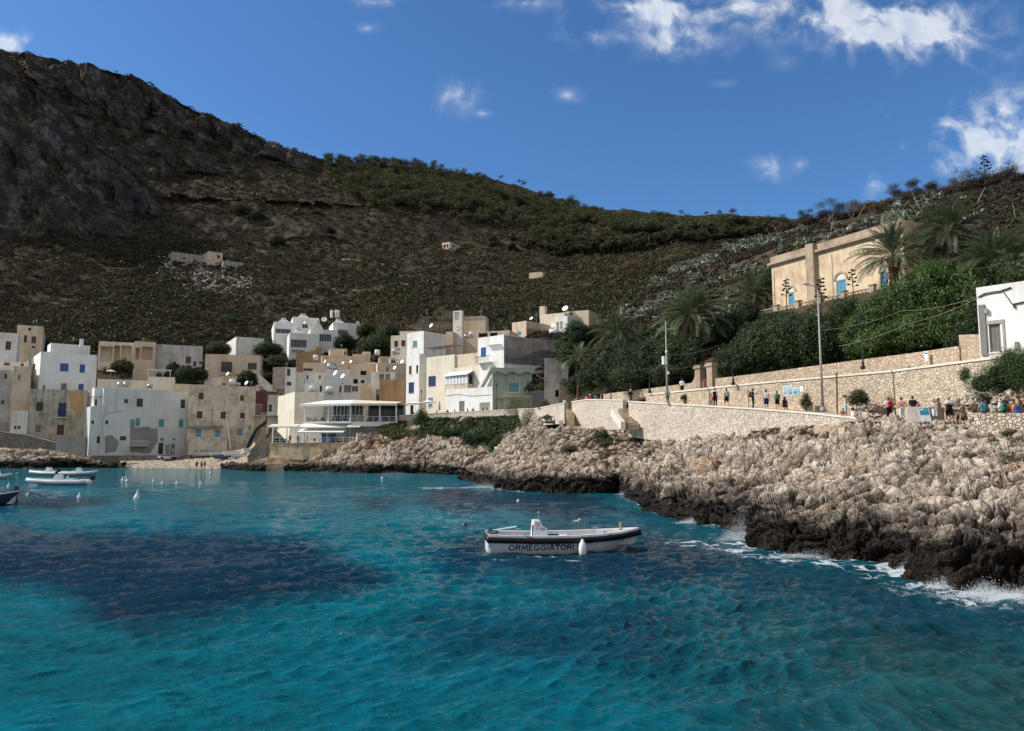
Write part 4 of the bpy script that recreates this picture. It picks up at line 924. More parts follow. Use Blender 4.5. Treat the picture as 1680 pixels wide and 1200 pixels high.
ht('pale grey block behind the white terrace with satellite dishes', 192, 12, 534, 580, 606, 630, 'bluegrey', d=7)
ht('beige house with an arched dark doorway in the middle of the lower town', 192, 12, 574, 619, 597, 640, 'beige', d=7, wins=[(591.5, 608.5, 601, 616, 'void')])
ht('taller cream block with the plain lit side above the arched doorway house', 195, 10, 595, 618, 594.5, 620, 'cream', d=6, wins=[(611, 600, 614, 606, 'grey')])
ht('beige block with a grey shuttered roof room left of the narrow white house', 188, 14, 619, 668, 596, 640, 'beige', d=7, wins=[(634, 602, 637, 610, 'grey')])
ht('grey roof house with a small glass door below the cream house', 200, 12, 640, 669, 588, 610, 'bluegrey', d=6, wins=[(641.5, 588.5, 649, 596, 'dark')])
ht('beige roof terrace house with a steel tank on it', 203, 12, 622, 641, 585, 605, 'beige2', d=6)
ht('white house with a roof rail and two satellite dishes on its front terrace', 182, 12, 531, 579, 617, 648, 'bluegrey', d=6, wins=[(546, 630, 549, 636, 'dark'), (560, 629, 564, 635, 'grey')])
ht('lower white terrace house with dark door openings', 184, 12, 579, 608, 619, 645, 'bluegrey', d=6, wins=[(579.5, 622, 587, 630, 'void'), (592, 624, 598, 629, 'void')])
ht('orange beige house with a stained front left of the narrow white house', 168, 6, 622, 664, 623, 690, 'orange', xl=616.5, wins=[(650, 664, 656, 680, 'void', 'door')], lw=[(617.6, 640, 619.5, 652, 'brown')])
H = ht('white terraced roof room with pillars on the orange beige house', 170, 6, 616, 648, 611, 632, 'white2', d=4, wins=[(622, 613, 630, 624, 'open1.5'), (632, 613, 640, 624, 'open1.5')], found=1)
ht('small white block with an orange side above the cream restaurant wall', 172, 14, 499, 521, 629, 660, 'bluegrey', xl=488, lw=[(492, 636, 496, 645, 'grey')])
ht('grey white block with a white air vent hood above the restaurant', 171, 12, 523.5, 555, 630, 665, 'bluegrey', d=6, wins=[(523.9, 633, 528, 643, 'void')])
ht('white block with two grey glazed doors above the restaurant', 173, 12, 555, 591, 630, 665, 'white2', d=6, wins=[(555.5, 633, 560.5, 644, 'glass'), (564.5, 632, 576, 644, 'grey'), (577, 633, 587.5, 643.5, 'glass')])
ht('ochre wall house joined to the block with grey glazed doors', 174, 10, 591, 609, 629, 668, 'beige2', d=6)
ht('white party wall strip beside the orange beige house', 175, 8, 608.5, 617, 610, 668, 'white', d=6)
# --- restaurant corner
H = house('big blank cream house beside the restaurant', 160, 28, 482.5, 530, 643, 730, 'cream', xl=455)
# --- right half of town
H = house('cream house with two brown windows at the upper left of the clock tower', 205, -10, 641, 667, 551, 590, 'cream', d=7, wins=[(647, 559.5, 653, 569.5, 'brown'), (658.5, 558.5, 665, 568.5, 'brown')])
block(H.root, 209, -10, 656, 691, 544, 556, 'cream', d=5, found=1)
house('white house with one teal shutter and a brown shaded side', 196, -42, 667.5, 695, 547.5, 600, 'white', xr=731, wins=[(677.5, 560, 684.5, 570.5, 'teal')])
# clock tower and church
root = thing('church', 'beige church with a square white clock tower and a roof cross', 'church', at(770, 560, 205))
Ht = block(root, 203, -18, 743, 758, 510.5, 575, 'white2', xr=760.5, wins=[(746.5, 512.5, 753, 525, 'open1.6')], par=.2, name='tower')
a, z = Ht.front.hit(750.4, 538); c = Ht.front.o.copy() + Ht.u * a; c.z = z
ck = MB(root.location).lathe(c + Ht.n * .005, [(.78, 0), (.78, .06)], 24, axis=Ht.n).build('clock', M['frame_white'], root)
b = MB(root.location)
for i in range(12):
    an = i * math.pi / 6; q = c + Ht.n * .075 + (Ht.u * math.sin(an) + Zv * math.cos(an)) * .62
    w_ = (Ht.u * math.sin(an) + Zv * math.cos(an)); s_ = w_.cross(Ht.n)
    b.add([q - w_ * .09 - s_ * .035, q + w_ * .09 - s_ * .035, q + w_ * .09 + s_ * .035, q - w_ * .09 + s_ * .035], [(0, 1, 2, 3)])
b.build('hour_mark', M['iron_black'], ck)
b = MB(root.location)
for an, L in ((R(305), .40), (R(60), .55)):
    w_ = (Ht.u * math.sin(an) + Zv * math.cos(an)); s_ = w_.cross(Ht.n); q = c + Ht.n * .085
    b.add([q - s_ * .05 - w_ * .1, q + s_ * .05 - w_ * .1, q + s_ * .03 + w_ * L, q - s_ * .03 + w_ * L], [(0, 1, 2, 3)])
b.build('clock_hand', M['iron_black'], ck)
Hc = block(root, 205, -12, 760, 796.5, 520.5, 575, 'beige', xr=801.5, wins=[(766.5, 545, 774, 553, 'teal')], par=.3)
b = MB(root.location); o = Hc.front.o.copy(); o.z = 0
for i in range(15): a = Hc.w * (i + .3) / 15; b.obox(o, Hc.u, Hc.n, (a, a + .22), (.003, .12), (Hc.z1 - .55, Hc.z1 - .25))
b.obox(o, Hc.u, Hc.n, (-.05, Hc.w + .05), (.004, .16), (Hc.z1 - .25, Hc.z1 + .002)); b.build('cornice', M['beige'], root)
pc = at(789, 519, 207); b = MB(root.location); b.obox(pc, Vector((1, 0, 0)), Vector((0, -1, 0)), (-.06, .06), (-.06, .06), (0, 2.0)); b.obox(pc, Vector((1, 0, 0)), Vector((0, -1, 0)), (-.45, .45), (-.05, .05), (1.25, 1.37)); b.build('cross', M['metal_grey'], root)
block(root, 200, -14, 731, 743, 544.5, 575, 'beige', d=6)
house('dark roofed verandah house right below the church', 190, -20, 783, 836, 545, 562, 'beige2', d=6, wins=[(785, 546.5, 800, 553, 'void'), (804, 546.5, 816, 552, 'void')], roof='wood')
H = house('beige house with a teal window and a rough brick side right of the church', 192, -42, 840, 863.5, 530, 565, 'beige', xr=909, wins=[(848, 545, 855.5, 551, 'teal')])
patchwall(H, H.right, [(864.5, 539), (888, 541), (888, 552), (864.5, 552)], 'stone_brick', 'bare_brick'); patchwall(H, H.right, [(891, 541), (906, 543), (906, 552), (891, 552)], 'stone_brick', 'bare_brick')
H = house('pale house with a tall roof chimney on the right skyline of the town', 200, -30, 886, 926, 517, 560, 'cream', d=8)
MB(H.root.location).obox(at(891.5, 518, 202), H.u, H.n, (-.8, .8), (-.7, .7), (-1, 2.4)).build('chimney', M['beige2'], H.root)
house('white arcaded house behind the brick sided house', 195, -34, 909, 931, 521, 560, 'white', d=7, wins=[(913, 529, 917, 540, 'open.8'), (919, 528, 923, 539, 'open.8')])
house('white gabled house on the right end of the town skyline', 205, -25, 926, 966, 512, 545, 'beige', d=8, wins=[(933, 513.5, 940, 519, 'dark')])
# concrete house
H = house('large concrete sided house with a blue door and a white front on the promenade', 150, -46, 784, 826.5, 555.5, 690, 'white', xr=930, wins=[(789, 571, 797.4, 585.5, 'blue', 'door')], found=3)
patchwall(H, H.right, [(827.5, 551), (926, 560), (926, 603), (879, 600), (827.5, 596)], 'concrete', 'concrete_render'); patchwall(H, H.right, [(827.5, 570), (926, 577), (926, 603), (827.5, 598)], 'grey', 'grey_render')
balcony(H, H.front, 786, 808, 596.5, 587, out=1.1)
cable(H, H.right, [(829, 606), (834, 591), (860, 589), (895, 594)]); cable(H, H.right, [(902, 562), (901, 578), (890, 583), (898, 574), (901, 584)], r=.04)
o = H.front.o.copy(); o.z = 0
a0, z0 = H.front.hit(803, 568); a1, _ = H.front.hit(823.5, 568); b = MB(H.root.location)
for i in range(8): b.obox(o, H.u, H.n, (a0 + (a1 - a0) * i / 8, a0 + (a1 - a0) * (i + .6) / 8), (.004, .9), (z0, z0 + .07))
b.build('canopy', M['frame_white'], H.root)
# green house
H = house('pale green house with a wavy edged roof slab on the promenade', 143, 4, 808, 873, 604.5, 700, 'green', xr=898, wins=[(834, 627, 852.5, 644, 'teal'), (863, 626, 872, 643, 'teal'), (811, 655, 826, 676, 'open.5'), (838, 656, 870, 678, 'open.6')], found=2, par=.2)
o = H.front.o.copy(); o.z = 0
pts = []; zt = H.z1 + .05; W_ = H.w + .6
for i in range(41): a = -.3 + W_ * i / 40; pts.append((a, zt - .95 - .22 * math.cos(i / 40 * 6 * math.pi)))
b = MB(H.root.location); P = [o + H.u * a + H.n * .7 + Zv * z for a, z in pts] + [o + H.u * a + H.n * .7 + Zv * zt for a, z in reversed(pts)]
P2 = [p - H.n * .18 for p in P]; nP = len(P)
b.add(P + P2, [tuple(range(nP)), tuple(range(2 * nP - 1, nP - 1, -1))] + [(i, i + nP, (i + 1) % nP + nP, (i + 1) % nP) for i in range(nP)])
b.obox(o, H.u, H.n, (-.3, H.w + .3), (.004, .52), (zt - .25, zt - .003)); b.build('wavy_fascia', M['green'], H.root)
balcony(H, H.front, 826, 872, 650.5, 637.5, out=1.3, rail='metal_grey')
patchwall(H, H.front, [(809, 652.5), (826, 652.5), (826, 654.5), (809, 654.5)], 'orange', 'orange_render')
house('leaning raw concrete lean to behind the palms right of the pale green house', 130, -8, 893, 932, 588, 680, 'concrete', d=9, found=2, wins=[(911, 640, 917, 652, 'void')])
# narrow white house, cream house
H = house('narrow white three storey house with navy shutters on the promenade', 166, -42, 666, 687.5, 583, 690, 'white', xr=699.5, wins=[(671, 601, 675.3, 614, 'brown'), (682.6, 599.5, 686, 612, 'dark'), (670.5, 628, 679.2, 645, 'navy'), (673, 665, 678, 683, 'void', 'door')], found=2)
H = house('big cream house with navy shutters and a glazed verandah on the promenade', 160, -42, 699.5, 745, 587, 690, 'cream', d=8, wins=[(703, 618, 715, 634, 'navy'), (703, 653, 710.5, 659, 'sky'), (703, 663, 709.5, 668.5, 'sky')], found=2)
HB = block(H.root, H.B.y, -42, 745.3, 784, 604, 690, 'cream', d=8, wins=(), found=2, par=1.2)
block(H.root, 155, -42, 745.5, 786, 583, 606, 'beige', d=5, found=1)
r_ = H.root; o = HB.front.o.copy(); o.z = 0; f = HB.front
a0, z0 = f.hit(733, 634); a1, z1 = f.hit(776, 616); a0 = max(a0, -1.2)
vr = MB(r_.location).obox(o, f.u, f.n, (a0, a1), (.006, 1.5), (z0 - 1.9, z0)).build('verandah_base', M['beige2'], r_)
b = MB(r_.location); b.obox(o, f.u, f.n, (a0 + .1, a1 - .1), (.01, 1.4), (z0, z1)); b.build('verandah_glass', M['glass_dark'], r_)
b = MB(r_.location)
for i in range(8): a = a0 + (a1 - a0) * i / 7; b.obox(o, f.u, f.n, (a - .06, a + .06), (1.38, 1.47), (z0, z1))
for i in range(7): a = a0 + (a1 - a0) * (i + .12) / 7; b.obox(o, f.u, f.n, (a, a + (a1 - a0) / 11), (1.401, 1.43), (z0 + .1, z1 - .12))
b.build('verandah_frame', M['frame_white'], r_)
b = MB(r_.location); q = lambda a, nn, z: o + f.u * a + f.n * nn + Zv * z
b.add([q(a0 - .2, 1.8, z1 + .003), q(a1 + .2, 1.8, z1 + .003), q(a1 + .2, .004, z1 + .9), q(a0 - .2, .004, z1 + .9), q(a0 - .2, 1.8, z1 + .1), q(a1 + .2, 1.8, z1 + .1), q(a1 + .2, .004, z1 + 1.0), q(a0 - .2, .004, z1 + 1.0)], [(0, 1, 2, 3), (4, 7, 6, 5), (0, 4, 5, 1), (1, 5, 6, 2), (3, 2, 6, 7), (0, 3, 7, 4)]); b.build('verandah_roof', M['tank_white'], r_)
pg = thing('pergola', 'light timber terrace pergola on the roof of the big cream house', 'pergola', at(700, 585, 162)); org = pg.location; o = at(698, 584, 164)
for a in (0, 2.1, 4.2, 6.3, 8.4):
    for c in (0, -2.6): MB(org).obox(o, H.u, H.n, (a - .07, a + .07), (c - .07, c + .07), (0, 1.5 + (-.3 if c == 0 else .1))).build('post', M['wood_grey'], pg)
b = MB(org)
for i in range(30): b.obox(o, H.u, H.n, (-.3 + i * .31, -.16 + i * .31), (-2.9, .4), (1.62, 1.68))
for c in (0, -2.6): b.obox(o, H.u, H.n, (-.4, 8.9), (c - .06, c + .06), (1.5, 1.618))
b.build('slat_roof', M['wood_grey'], pg)
H = house('low white ground floor house with a brown door and a stair behind the promenade wall', 152, -42, 732, 808, 640, 690, 'white', d=6, wins=[(753.4, 658.6, 762, 678, 'grey', 'door'), (786.5, 661, 804, 679, 'open1.2')], found=2, par=.7)
cable(H, H.front, [(732, 650), (750, 647), (775, 650), (806, 648)], 'rope_tan', .04)
st = MB(H.root.location); f = H.front; o = f.o.copy(); o.z = 0
a0, z0 = f.hit(778, 635); a1, z1 = f.hit(797, 600)
for i in range(14): st.obox(o, f.u, f.n, (a0 + (a1 - a0) * i / 14, a0 + (a1 - a0) * (i + 1) / 14 - .01), (-2.2, -1.1), (z0 - .6 + (z1 - z0) * i / 14, z0 + (z1 - z0) * (i + 1) / 14))
st.build('stair', M['white'], H.root)
# --- restaurant (two terraces)
root = thing('restaurant', 'white two storey terrace restaurant with white awnings and blue doors above the quay', 'restaurant', at(540, 728, 152)); org = root.location
P0 = at(497.5, 728, 153); P1 = at(574, 728, 150.5); P0.z = P1.z = 0
u = (P1 - P0).normalized(); n = Vector((u.y, -u.x, 0)); w = (P1 - P0).length
Pr = at(652, 690, 150); Pr.z = 0; u2 = (Pr - P1).normalized(); n2 = Vector((u2.y, -u2.x, 0)); w2 = (Pr - P1).length
zg = zg_rest = at(540, 727.5, 152).z; zd = at(540, 692.5, 151.5).z; zr = at(540, 663, 151.5).z
b = MB(org); b.obox(P0, u, n, (-5.0, w), (-7, -3.2), (zg - 2, zd - .3)); b.build('back_wall', M['white2'], root)
for pxs in ((526, 539), (541, 552)):
    a0 = (at(pxs[0], 710, 155) - P0).dot(u); a1 = (at(pxs[1], 710, 155) - P0).dot(u); MB(org).obox(P0, u, n, (a0, a1), (-3.195, -3.1), (zg, zg + 2.1)).build('door', M['sh_blue'], root)
b = MB(org); b.obox(P0, u, n, (-.3, w + .1), (-7, .2), (zd - .3, zd)); b.build('upper_deck', M['white2'], root)
b = MB(org); b.obox(P1, u2, n2, (.15, w2), (-5, .0), (zd - .9, zd - .02)); b.build('side_deck', M['white2'], root)
b = MB(org); b.obox(P1, u2, n2, (.1, w2), (-4.5, -.3), (zg - 2, zd - .903)); b.build('stone_base', M['stone_dark'], root)
b = MB(org); b.obox(P0, u, n, (3.2, w - .2), (-6.4, -6.1), (zd, zr)); b.build('glazed_wall', M['glass_dark'], root)
b = MB(org)
for i in range(9): a = 3.2 + (w - 3.4) * i / 8; b.obox(P0, u, n, (a - .07, a + .07), (-6.098, -6.0), (zd, zr))
b.build('glazing_frame', M['frame_white'], root)
b = MB(org); b.obox(P1, u2, n2, (2, w2), (-6.5, -6.2), (zd, zr)); b.build('side_wall', M['glass_dark'], root)
def post(p): MB(org).obox(p, u, n, (-.11, .11), (-.11, .11), (0, zr - p.z)).build('post', M['frame_white'], root)
for a in (.15, w * .53, w - .05): p = P0 + u * a; p.z = zd; post(p)
for a in (w2 * .3, w2 * .62, w2 * .97): p = P1 + u2 * a - n2 * .1; p.z = zd - .02; post(p)
def rail(p, q, z, h=1.0, panel=None):
    d = (q - p).normalized(); L = (q - p).length; nn = Vector((d.y, -d.x, 0)); b = MB(org); o = p.copy(); o.z = 0
    k = max(2, int(L / 1.5))
    for i in range(k + 1): a = L * i / k; b.obox(o, d, nn, (a - .035, a + .035), (-.035, .035), (z, z + h - .062))
    b.obox(o, d, nn, (-.04, L + .04), (-.05, .05), (z + h - .06, z + h)); b.obox(o, d, nn, (0, L), (-.02, .02), (z + h * .5, z + h * .5 + .04)); b.obox(o, d, nn, (0, L), (-.03, .03), (z + .06, z + .12))
    r_ = b.build('railing', M['frame_white'], root)
    if panel:
        MB(org).obox(o, d, nn, (.05, L - .05), (-.012, .012), (z + .13, z + h * .96 - .08)).build('rail_panel', M[panel], r_)
rail(P0 + u * .1, P0 + u * w, zd, 1.3)
rail(P1 + u2 * .1, P1 + u2 * w2 * .3, zd, 1.3, 'sh_grey'); rail(P1 + u2 * w2 * .32, P1 + u2 * w2, zd, 1.0)
# hipped canvas roof
b = MB(org); ov = .7; zt = at(545, 655, 152).z
A_, B_, C_ = P0 - u * ov + n * ov, P1 + n * ov + u * .3, Pr + n2 * ov
Ai, Bi, Ci = P0 + u * 2.5 - n * 4, P1 - u * 1.2 - n * 4, Pr - n2 * 4.5
for p in (A_, B_, C_): p.z = zr
for p in (Ai, Bi, Ci): p.z = zt
Ci.z = zr + .6
dn = Zv * -.42
b.quad(A_, B_, Bi, Ai); b.quad(A_ + dn, B_ + dn, B_, A_); b.add([A_, Ai, Ai - n * 3, A_ - n * 7], [(0, 1, 2, 3)])
b.quad(Ai, Bi, Bi - n * 3 + Zv * -.3, Ai - n * 3 + Zv * -.3); b.build('canvas_roof', M['awning'], root)
b = MB(org); b.quad(B_ + Zv * .002, C_, Ci, Bi + Zv * .002); b.quad(B_ + dn, C_ + dn, C_, B_); b.quad(Bi, Ci, Ci - n2 * 2, Bi - n * 3 + Zv * -.3); b.build('canvas_roof', M['awning_beige'], root)
def awning(px0, px1, pyt, pyb, out, mat, Y):
    p, q = at(px0, pyt, Y), at(px1, pyt, Y); zb = at(px0, pyb, Y - out).z; q.z = p.z
    f0, f1 = p + n * out, q + n * out; f0.z = f1.z = zb
    b = MB(org); b.quad(f0, f1, q, p); b.quad(f0 + Zv * -.22, f1 + Zv * -.22, f1, f0); b.add([p, f0, f0 + Zv * -.22], [(0, 1, 2)]); b.add([q, f1, f1 + Zv * -.22], [(0, 1, 2)])
    b.build('awning', M[mat], root)
awning(498, 573, 695, 701, 1.6, 'awning', 152.5); awning(496, 571, 703, 709, 2.0, 'awning', 152.3); awning(574.5, 596, 694, 700, 1.5, 'awning', 151.5); awning(448, 498, 696, 700, 2.2, 'awning_beige', 155)
zb = zg + .0
for px in (447, 470, 492, 499, 536, 574): p = at(px, 727.5, 152); p.z = zg; MB(org).obox(p, u, n, (-.09, .09), (-.09, .09), (0, 3.3)).build('post', M['frame_white'], root)
R0, R1, R2 = at(446, 728, 153), at(538, 728, 151), at(586, 728, 149.5)
for p in (R0, R1, R2): p.z = 0
rail(R0, R1, zg, 1.15); rail(R1 + u * .2, R2, zg, 1.15)
# tables and chairs on the terraces
def table(p, label, mat='frame_white'):
    t = thing('cafe_table', label, 'table', p, group='tables on the restaurant terraces'); o = p
    MB(p).obox(o, u, n, (-.5, .5), (-.4, .4), (.72, .76)).build('table_top', M[mat], t)
    b = MB(p); b.lathe(o, [(.25, 0), (.04, .05), (.04, .72)], 8); b.build('pedestal', M['metal_grey'], t)
def chair(p, label, rz, mat='iron_black'):
    t = thing('cafe_chair', label, 'chair', p, group='chairs on the restaurant terraces'); uu = Vector((math.cos(rz), math.sin(rz), 0)); nn = Vector((uu.y, -uu.x, 0)); o = p
    MB(p).obox(o, uu, nn, (-.22, .22), (-.22, .22), (.43, .47)).build('seat', M[mat], t); MB(p).obox(o, uu, nn, (-.22, .22), (.2, .24), (.5, .92)).build('backrest', M[mat], t)
    for a in (-.2, .2):
        for c in (-.2, .2): MB(p).obox(o, uu, nn, (a - .02, a + .02), (c - .02, c + .02), (0, .43)).build('leg', M[mat], t)
for i, px in enumerate((490, 507, 524, 543, 560, 574)): p = at(px, 727, 152.5); p.z = zg; table(p, 'white table behind the lower terrace railing of the restaurant'); 
for i, px in enumerate((452, 458, 463, 470, 500, 516, 533, 552, 568)): p = at(px, 727, 153.2); p.z = zg; chair(p, 'dark chair behind the lower terrace railing of the restaurant', i * 1.3)
for i, px in enumerate((506, 510, 514, 518, 527, 531, 548, 560)): p = at(px, 692, 153.5); p.z = zd; chair(p, 'dark chair on the upper deck of the restaurant', i * .7)
# terrace wall and quay
def walln(name, label, pts, zt, zb, th, mat, cat='wall', cap=None, capmat='cap', kind=None):
    """wall along a ground line pts [(x,y)] with top heights zt and foot heights zb"""
    root = thing(name, label, cat, (pts[0][0], pts[0][1], zb[0]))
    b = MB(root.location); n_ = len(pts); nor = []
    V2 = [Vector((p[0], p[1], 0)) for p in pts]
    for i in range(n_):
        d = (V2[min(i + 1, n_ - 1)] - V2[max(i - 1, 0)]).normalized(); nor.append(Vector((-d.y, d.x, 0)))
    def strip(b, off0, off1, zlo, zhi):
        P, F = [], []
        for i in range(n_):
            for o_, z in ((off0, zlo[i]), (off0, zhi[i]), (off1, zhi[i]), (off1, zlo[i])): P.append(V2[i] + nor[i] * o_ + Zv * z)
        for i in range(n_ - 1):
            for k in range(4): F.append((i * 4 + k, (i + 1) * 4 + k, (i + 1) * 4 + (k + 1) % 4, i * 4 + (k + 1) % 4))
        F += [(0, 1, 2, 3), ((n_ - 1) * 4 + 3, (n_ - 1) * 4 + 2, (n_ - 1) * 4 + 1, (n_ - 1) * 4)]
        b.add(P, F)
    strip(b, 0, th, zb, zt); b.build('masonry', M[mat], root)
    if cap: c = MB(root.location); strip(c, -cap[0], th + cap[0], [z + .003 for z in zt], [z + cap[1] for z in zt]); c.build('coping', M[capmat], root)
    return root
def seg(pxs): return [(at(px, py, Y).x, Y) for px, py, Y in pxs], [at(px, py, Y).z for px, py, Y in pxs]
pts, zt = seg([(443, 728.5, 153.2), (540, 728.5, 151), (590, 728.5, 149.2), (601, 728, 150.5)])
walln('terrace_wall', 'ochre stone wall carrying the lower restaurant terrace', pts, [zg - .02] * 4, [zg - 3.2] * 4, 4.5, 'quay', cat='wall', cap=(.12, .14), capmat='quay')
q = thing('quay', 'stepped ochre landing quay below the restaurant', 'quay', at(460, 772, 150)); b = MB(q.location)
for (x0, x1, pyt, Y, dp) in ((434, 500, 760.5, 151.2, 4), (437, 498, 751, 152.6, 3.5), (444, 492, 744, 154, 4)):
    a, c = at(x0, pyt, Y), at(x1, pyt, Y); d = (c - a); d.z = 0; L = d.length; d.normalize(); nn = Vector((d.y, -d.x, 0)); o = a.copy(); o.z = 0
    b.obox(o, d, nn, (0, L), (-dp, 0), (-2, a.z))
b.build('steps', M['quay'], q)
# stone sea walls on the left
pts, zt = seg([(-60, 708, 178.6), (0, 709, 178.6), (45, 715, 178.4), (91, 727, 178.2)])
walln('sea_wall', 'grey stone sea wall with a sloping top at the far left', pts, zt, [2, 2, 2, 2], .7, 'stone_dark', cap=(.06, .15), capmat='concrete')
pts, zt = seg([(92, 716, 178), (141, 718, 177.5)])
walln('sea_wall', 'blotchy rendered sea wall below the ochre stained house', pts, zt, [1, 1], .6, 'patch')
pts, zt = seg([(150, 748, 177.8), (205, 747.5, 178.6), (313, 746.5, 179.5)])
walln('sea_wall', 'low rough stone wall along the top of the beach', pts, zt, [0, 0, 0], .8, 'stone_dark')
# stair and wall bits inside the town
b = MB(); s = thing('stairway', 'white stepped garden wall running down beside the two window beige house', 'stairway', at(425, 617, 212))
b = MB(s.location)
for i in range(11):
    p = at(423 + i * 2.9, 613 + i * 2.6, 208); b.box(p - Zv * 1.2, (.5, 2.4, 2.4), R(10))
b.build('steps', M['white2'], s)
s = thing('stone_steps', 'ruined stone stair with an arch under the modern villas', 'stairway', at(505, 590, 225)); b = MB(s.location)
for i in range(9):
    p = at(499 + i * 2.6, 585 - i * 1.7, 225); b.box(p - Zv * 1.5, (.47, 3, 3 + i * .1), 0)
b.build('steps', M['beige2'], s)
pts, zt = seg([(486, 578, 222), (512, 577, 222), (528, 569, 223)]); walln('garden_wall', 'rough brown retaining wall below the lowest modern villa', pts, zt, [z - 6 for z in zt], .6, 'stone_brick')
pts, zt = seg([(448, 603, 205), (470, 602, 203)]); walln('garden_wall', 'stone terrace wall left of the small white house', pts, zt, [z - 6 for z in zt], .6, 'stone_dark')
# slipway paving between houses and beach
b = MB(); P = [at(402, 747, 176), at(432, 733, 172), at(446, 733, 166), at(446, 716, 180), at(424, 712, 192), at(414, 730, 182)]
b.add(P, [(0, 1, 2, 3, 4, 5)]); tag(b.build('pavement', M['concrete']), kind='structure')
# --- rooftop clutter
def water_tank(px, py, Y, label, r=.55, L=1.3, horiz=True, mat='tank_white'):
    p = at(px, py, Y); t = thing('water_tank', label, 'water tank', p, group='roof water tanks')
    b = MB(p); prof = [(.05, -L / 2 - .14), (r * .7, -L / 2 - .1), (r, -L / 2), (r * 1.02, 0), (r, L / 2), (r * .7, L / 2 + .1), (.05, L / 2 + .14)]
    if horiz: b.lathe(p + Zv * (r + .15), prof, 14, axis=(1, .25, 0))
    else: b.lathe(p + Zv * (L / 2 + .3), prof, 14)
    b.build('tank_body', M[mat], t, True); b = MB(p)
    for a in (-.4, .4): b.box(p + Vector((a, a * .25, .12)), (.12, r * 1.5, .3), R(14))
    b.box(p + Vector((0, 0, .04)), (1.0, .1, .06), R(14)); b.build('cradle', M['metal_grey'], t)
for i, (px, py, Y, lab, k) in enumerate([(544, 609, 193, 'big steel tank on the pale grey block roof', dict(mat='tank_steel', r=.9, L=2)), (555, 609, 193, 'small steel tank beside the big one on the pale grey block', dict(mat='tank_steel', r=.5, L=.9)),
        (650, 583, 201, 'steel tank on the grey roof house below the cream house', dict(mat='tank_steel', r=.8, L=1.8)), (619, 584, 205, 'upright white tank on the beige roof terrace house', dict(horiz=False, r=.7, L=1.2)),
        (518, 592, 206, 'white tank above the strip window house', dict(r=.7, L=1.2)), (541, 647, 171.5, 'white vent hood tank above the restaurant roof', dict(r=.8, L=1.6)), (512, 643, 172, 'white tank on the small white block left of the vent hood tank', dict(r=.6, L=1.0)),
        (197, 636, 184, 'dark steel tank on the left of the pale grey house roof', dict(mat='tank_steel', r=.55, L=1)), (207, 636, 184, 'dark steel tank on the pale grey house roof, right of its twin', dict(mat='tank_steel', r=.6, L=1.1)),
        (246, 638, 186, 'low steel tank at the right of the pale grey house roof', dict(mat='tank_steel', r=.5, L=1)), (381, 633, 185, 'white tank behind the right tower of the weathered beige house', dict(r=.7, L=1.2)), (390, 634, 186, 'low tank next to the white one on the weathered beige house', dict(r=.4, L=1, mat='tank_steel')),
        (765, 556, 197, 'steel tank on a roof under the clock tower', dict(mat='tank_steel', r=.5, L=1)), (773, 553, 197, 'white tank on a roof right of the clock tower', dict(r=.6, L=1)), (909, 553, 188, 'white curved tank on the roof of the concrete sided house', dict(r=.9, L=2.2)), (702, 563, 199, 'small tank on the brown shaded house roof', dict(r=.4, L=.8))]):
    water_tank(px, py, Y, lab, **k)
def dish(px, py, Y, label, r=.5, az=-.6, pole=.9):
    p = at(px, py, Y); t = thing('satellite_dish', label, 'satellite dish', p - Zv * pole, group='satellite dishes on the roofs'); o_ = t.location.copy()
    MB(o_).tube([o_, p], .035, 6).build('pole', M['metal_grey'], t)
    ax = Vector((math.sin(az), -math.cos(az), .55)).normalized(); b = MB(o_)
    b.lathe(p, [(.03, 0), (r * .5, r * .07), (r * .85, r * .2), (r, r * .3), (r * .97, r * .33), (r * .5, r * .12), (.03, .04)], 16, axis=ax); b.build('reflector', M['tank_white'], t, True)
    MB(o_).tube([p - Zv * r * .8 + ax * .1, p + ax * r * 1.0], .02, 5).build('feed_arm', M['metal_grey'], t)
for a in [(534, 594, 200, 'dish on the beige stepped house', .6, -.9), (576, 594, 203, 'dish on the weathered beige house under the bush'), (551, 613, 190, 'large dish on the white terrace house', .8, -.8), (563, 618, 181, 'dish on the railed white terrace roof', .7, -.7), (660, 594, 199, 'dish on the grey roof house', .6), (563, 596, 200, 'small dish above the strip window house', .4),
          (532, 525, 268, 'dish between the modern villas, lower one', 1.0, .1), (500, 530, 266, 'small dish on the back villa', .5), (587, 530, 262, 'dish on the right villa corner', .6, .4), (339, 629, 201, 'dish beside the white stair house', .6, -.8), (374, 614, 205, 'white dish on the two window beige house terrace', .6, -.6), (405, 629, 188, 'dish on the right tower of the weathered beige house', .6, -.6),
          (708, 535, 207, 'dish on the cream house roof box', .7, -.8), (928, 507, 204, 'big dish on the skyline house', .9, -.6), (908, 535, 190, 'dish beside the white arcaded house', .6, -.6), (872, 523, 198, 'small dish on the beige roof by the skyline house', .5), (648, 604, 187, 'small white dish on the beige block roof', .5)]:
    dish(*a)
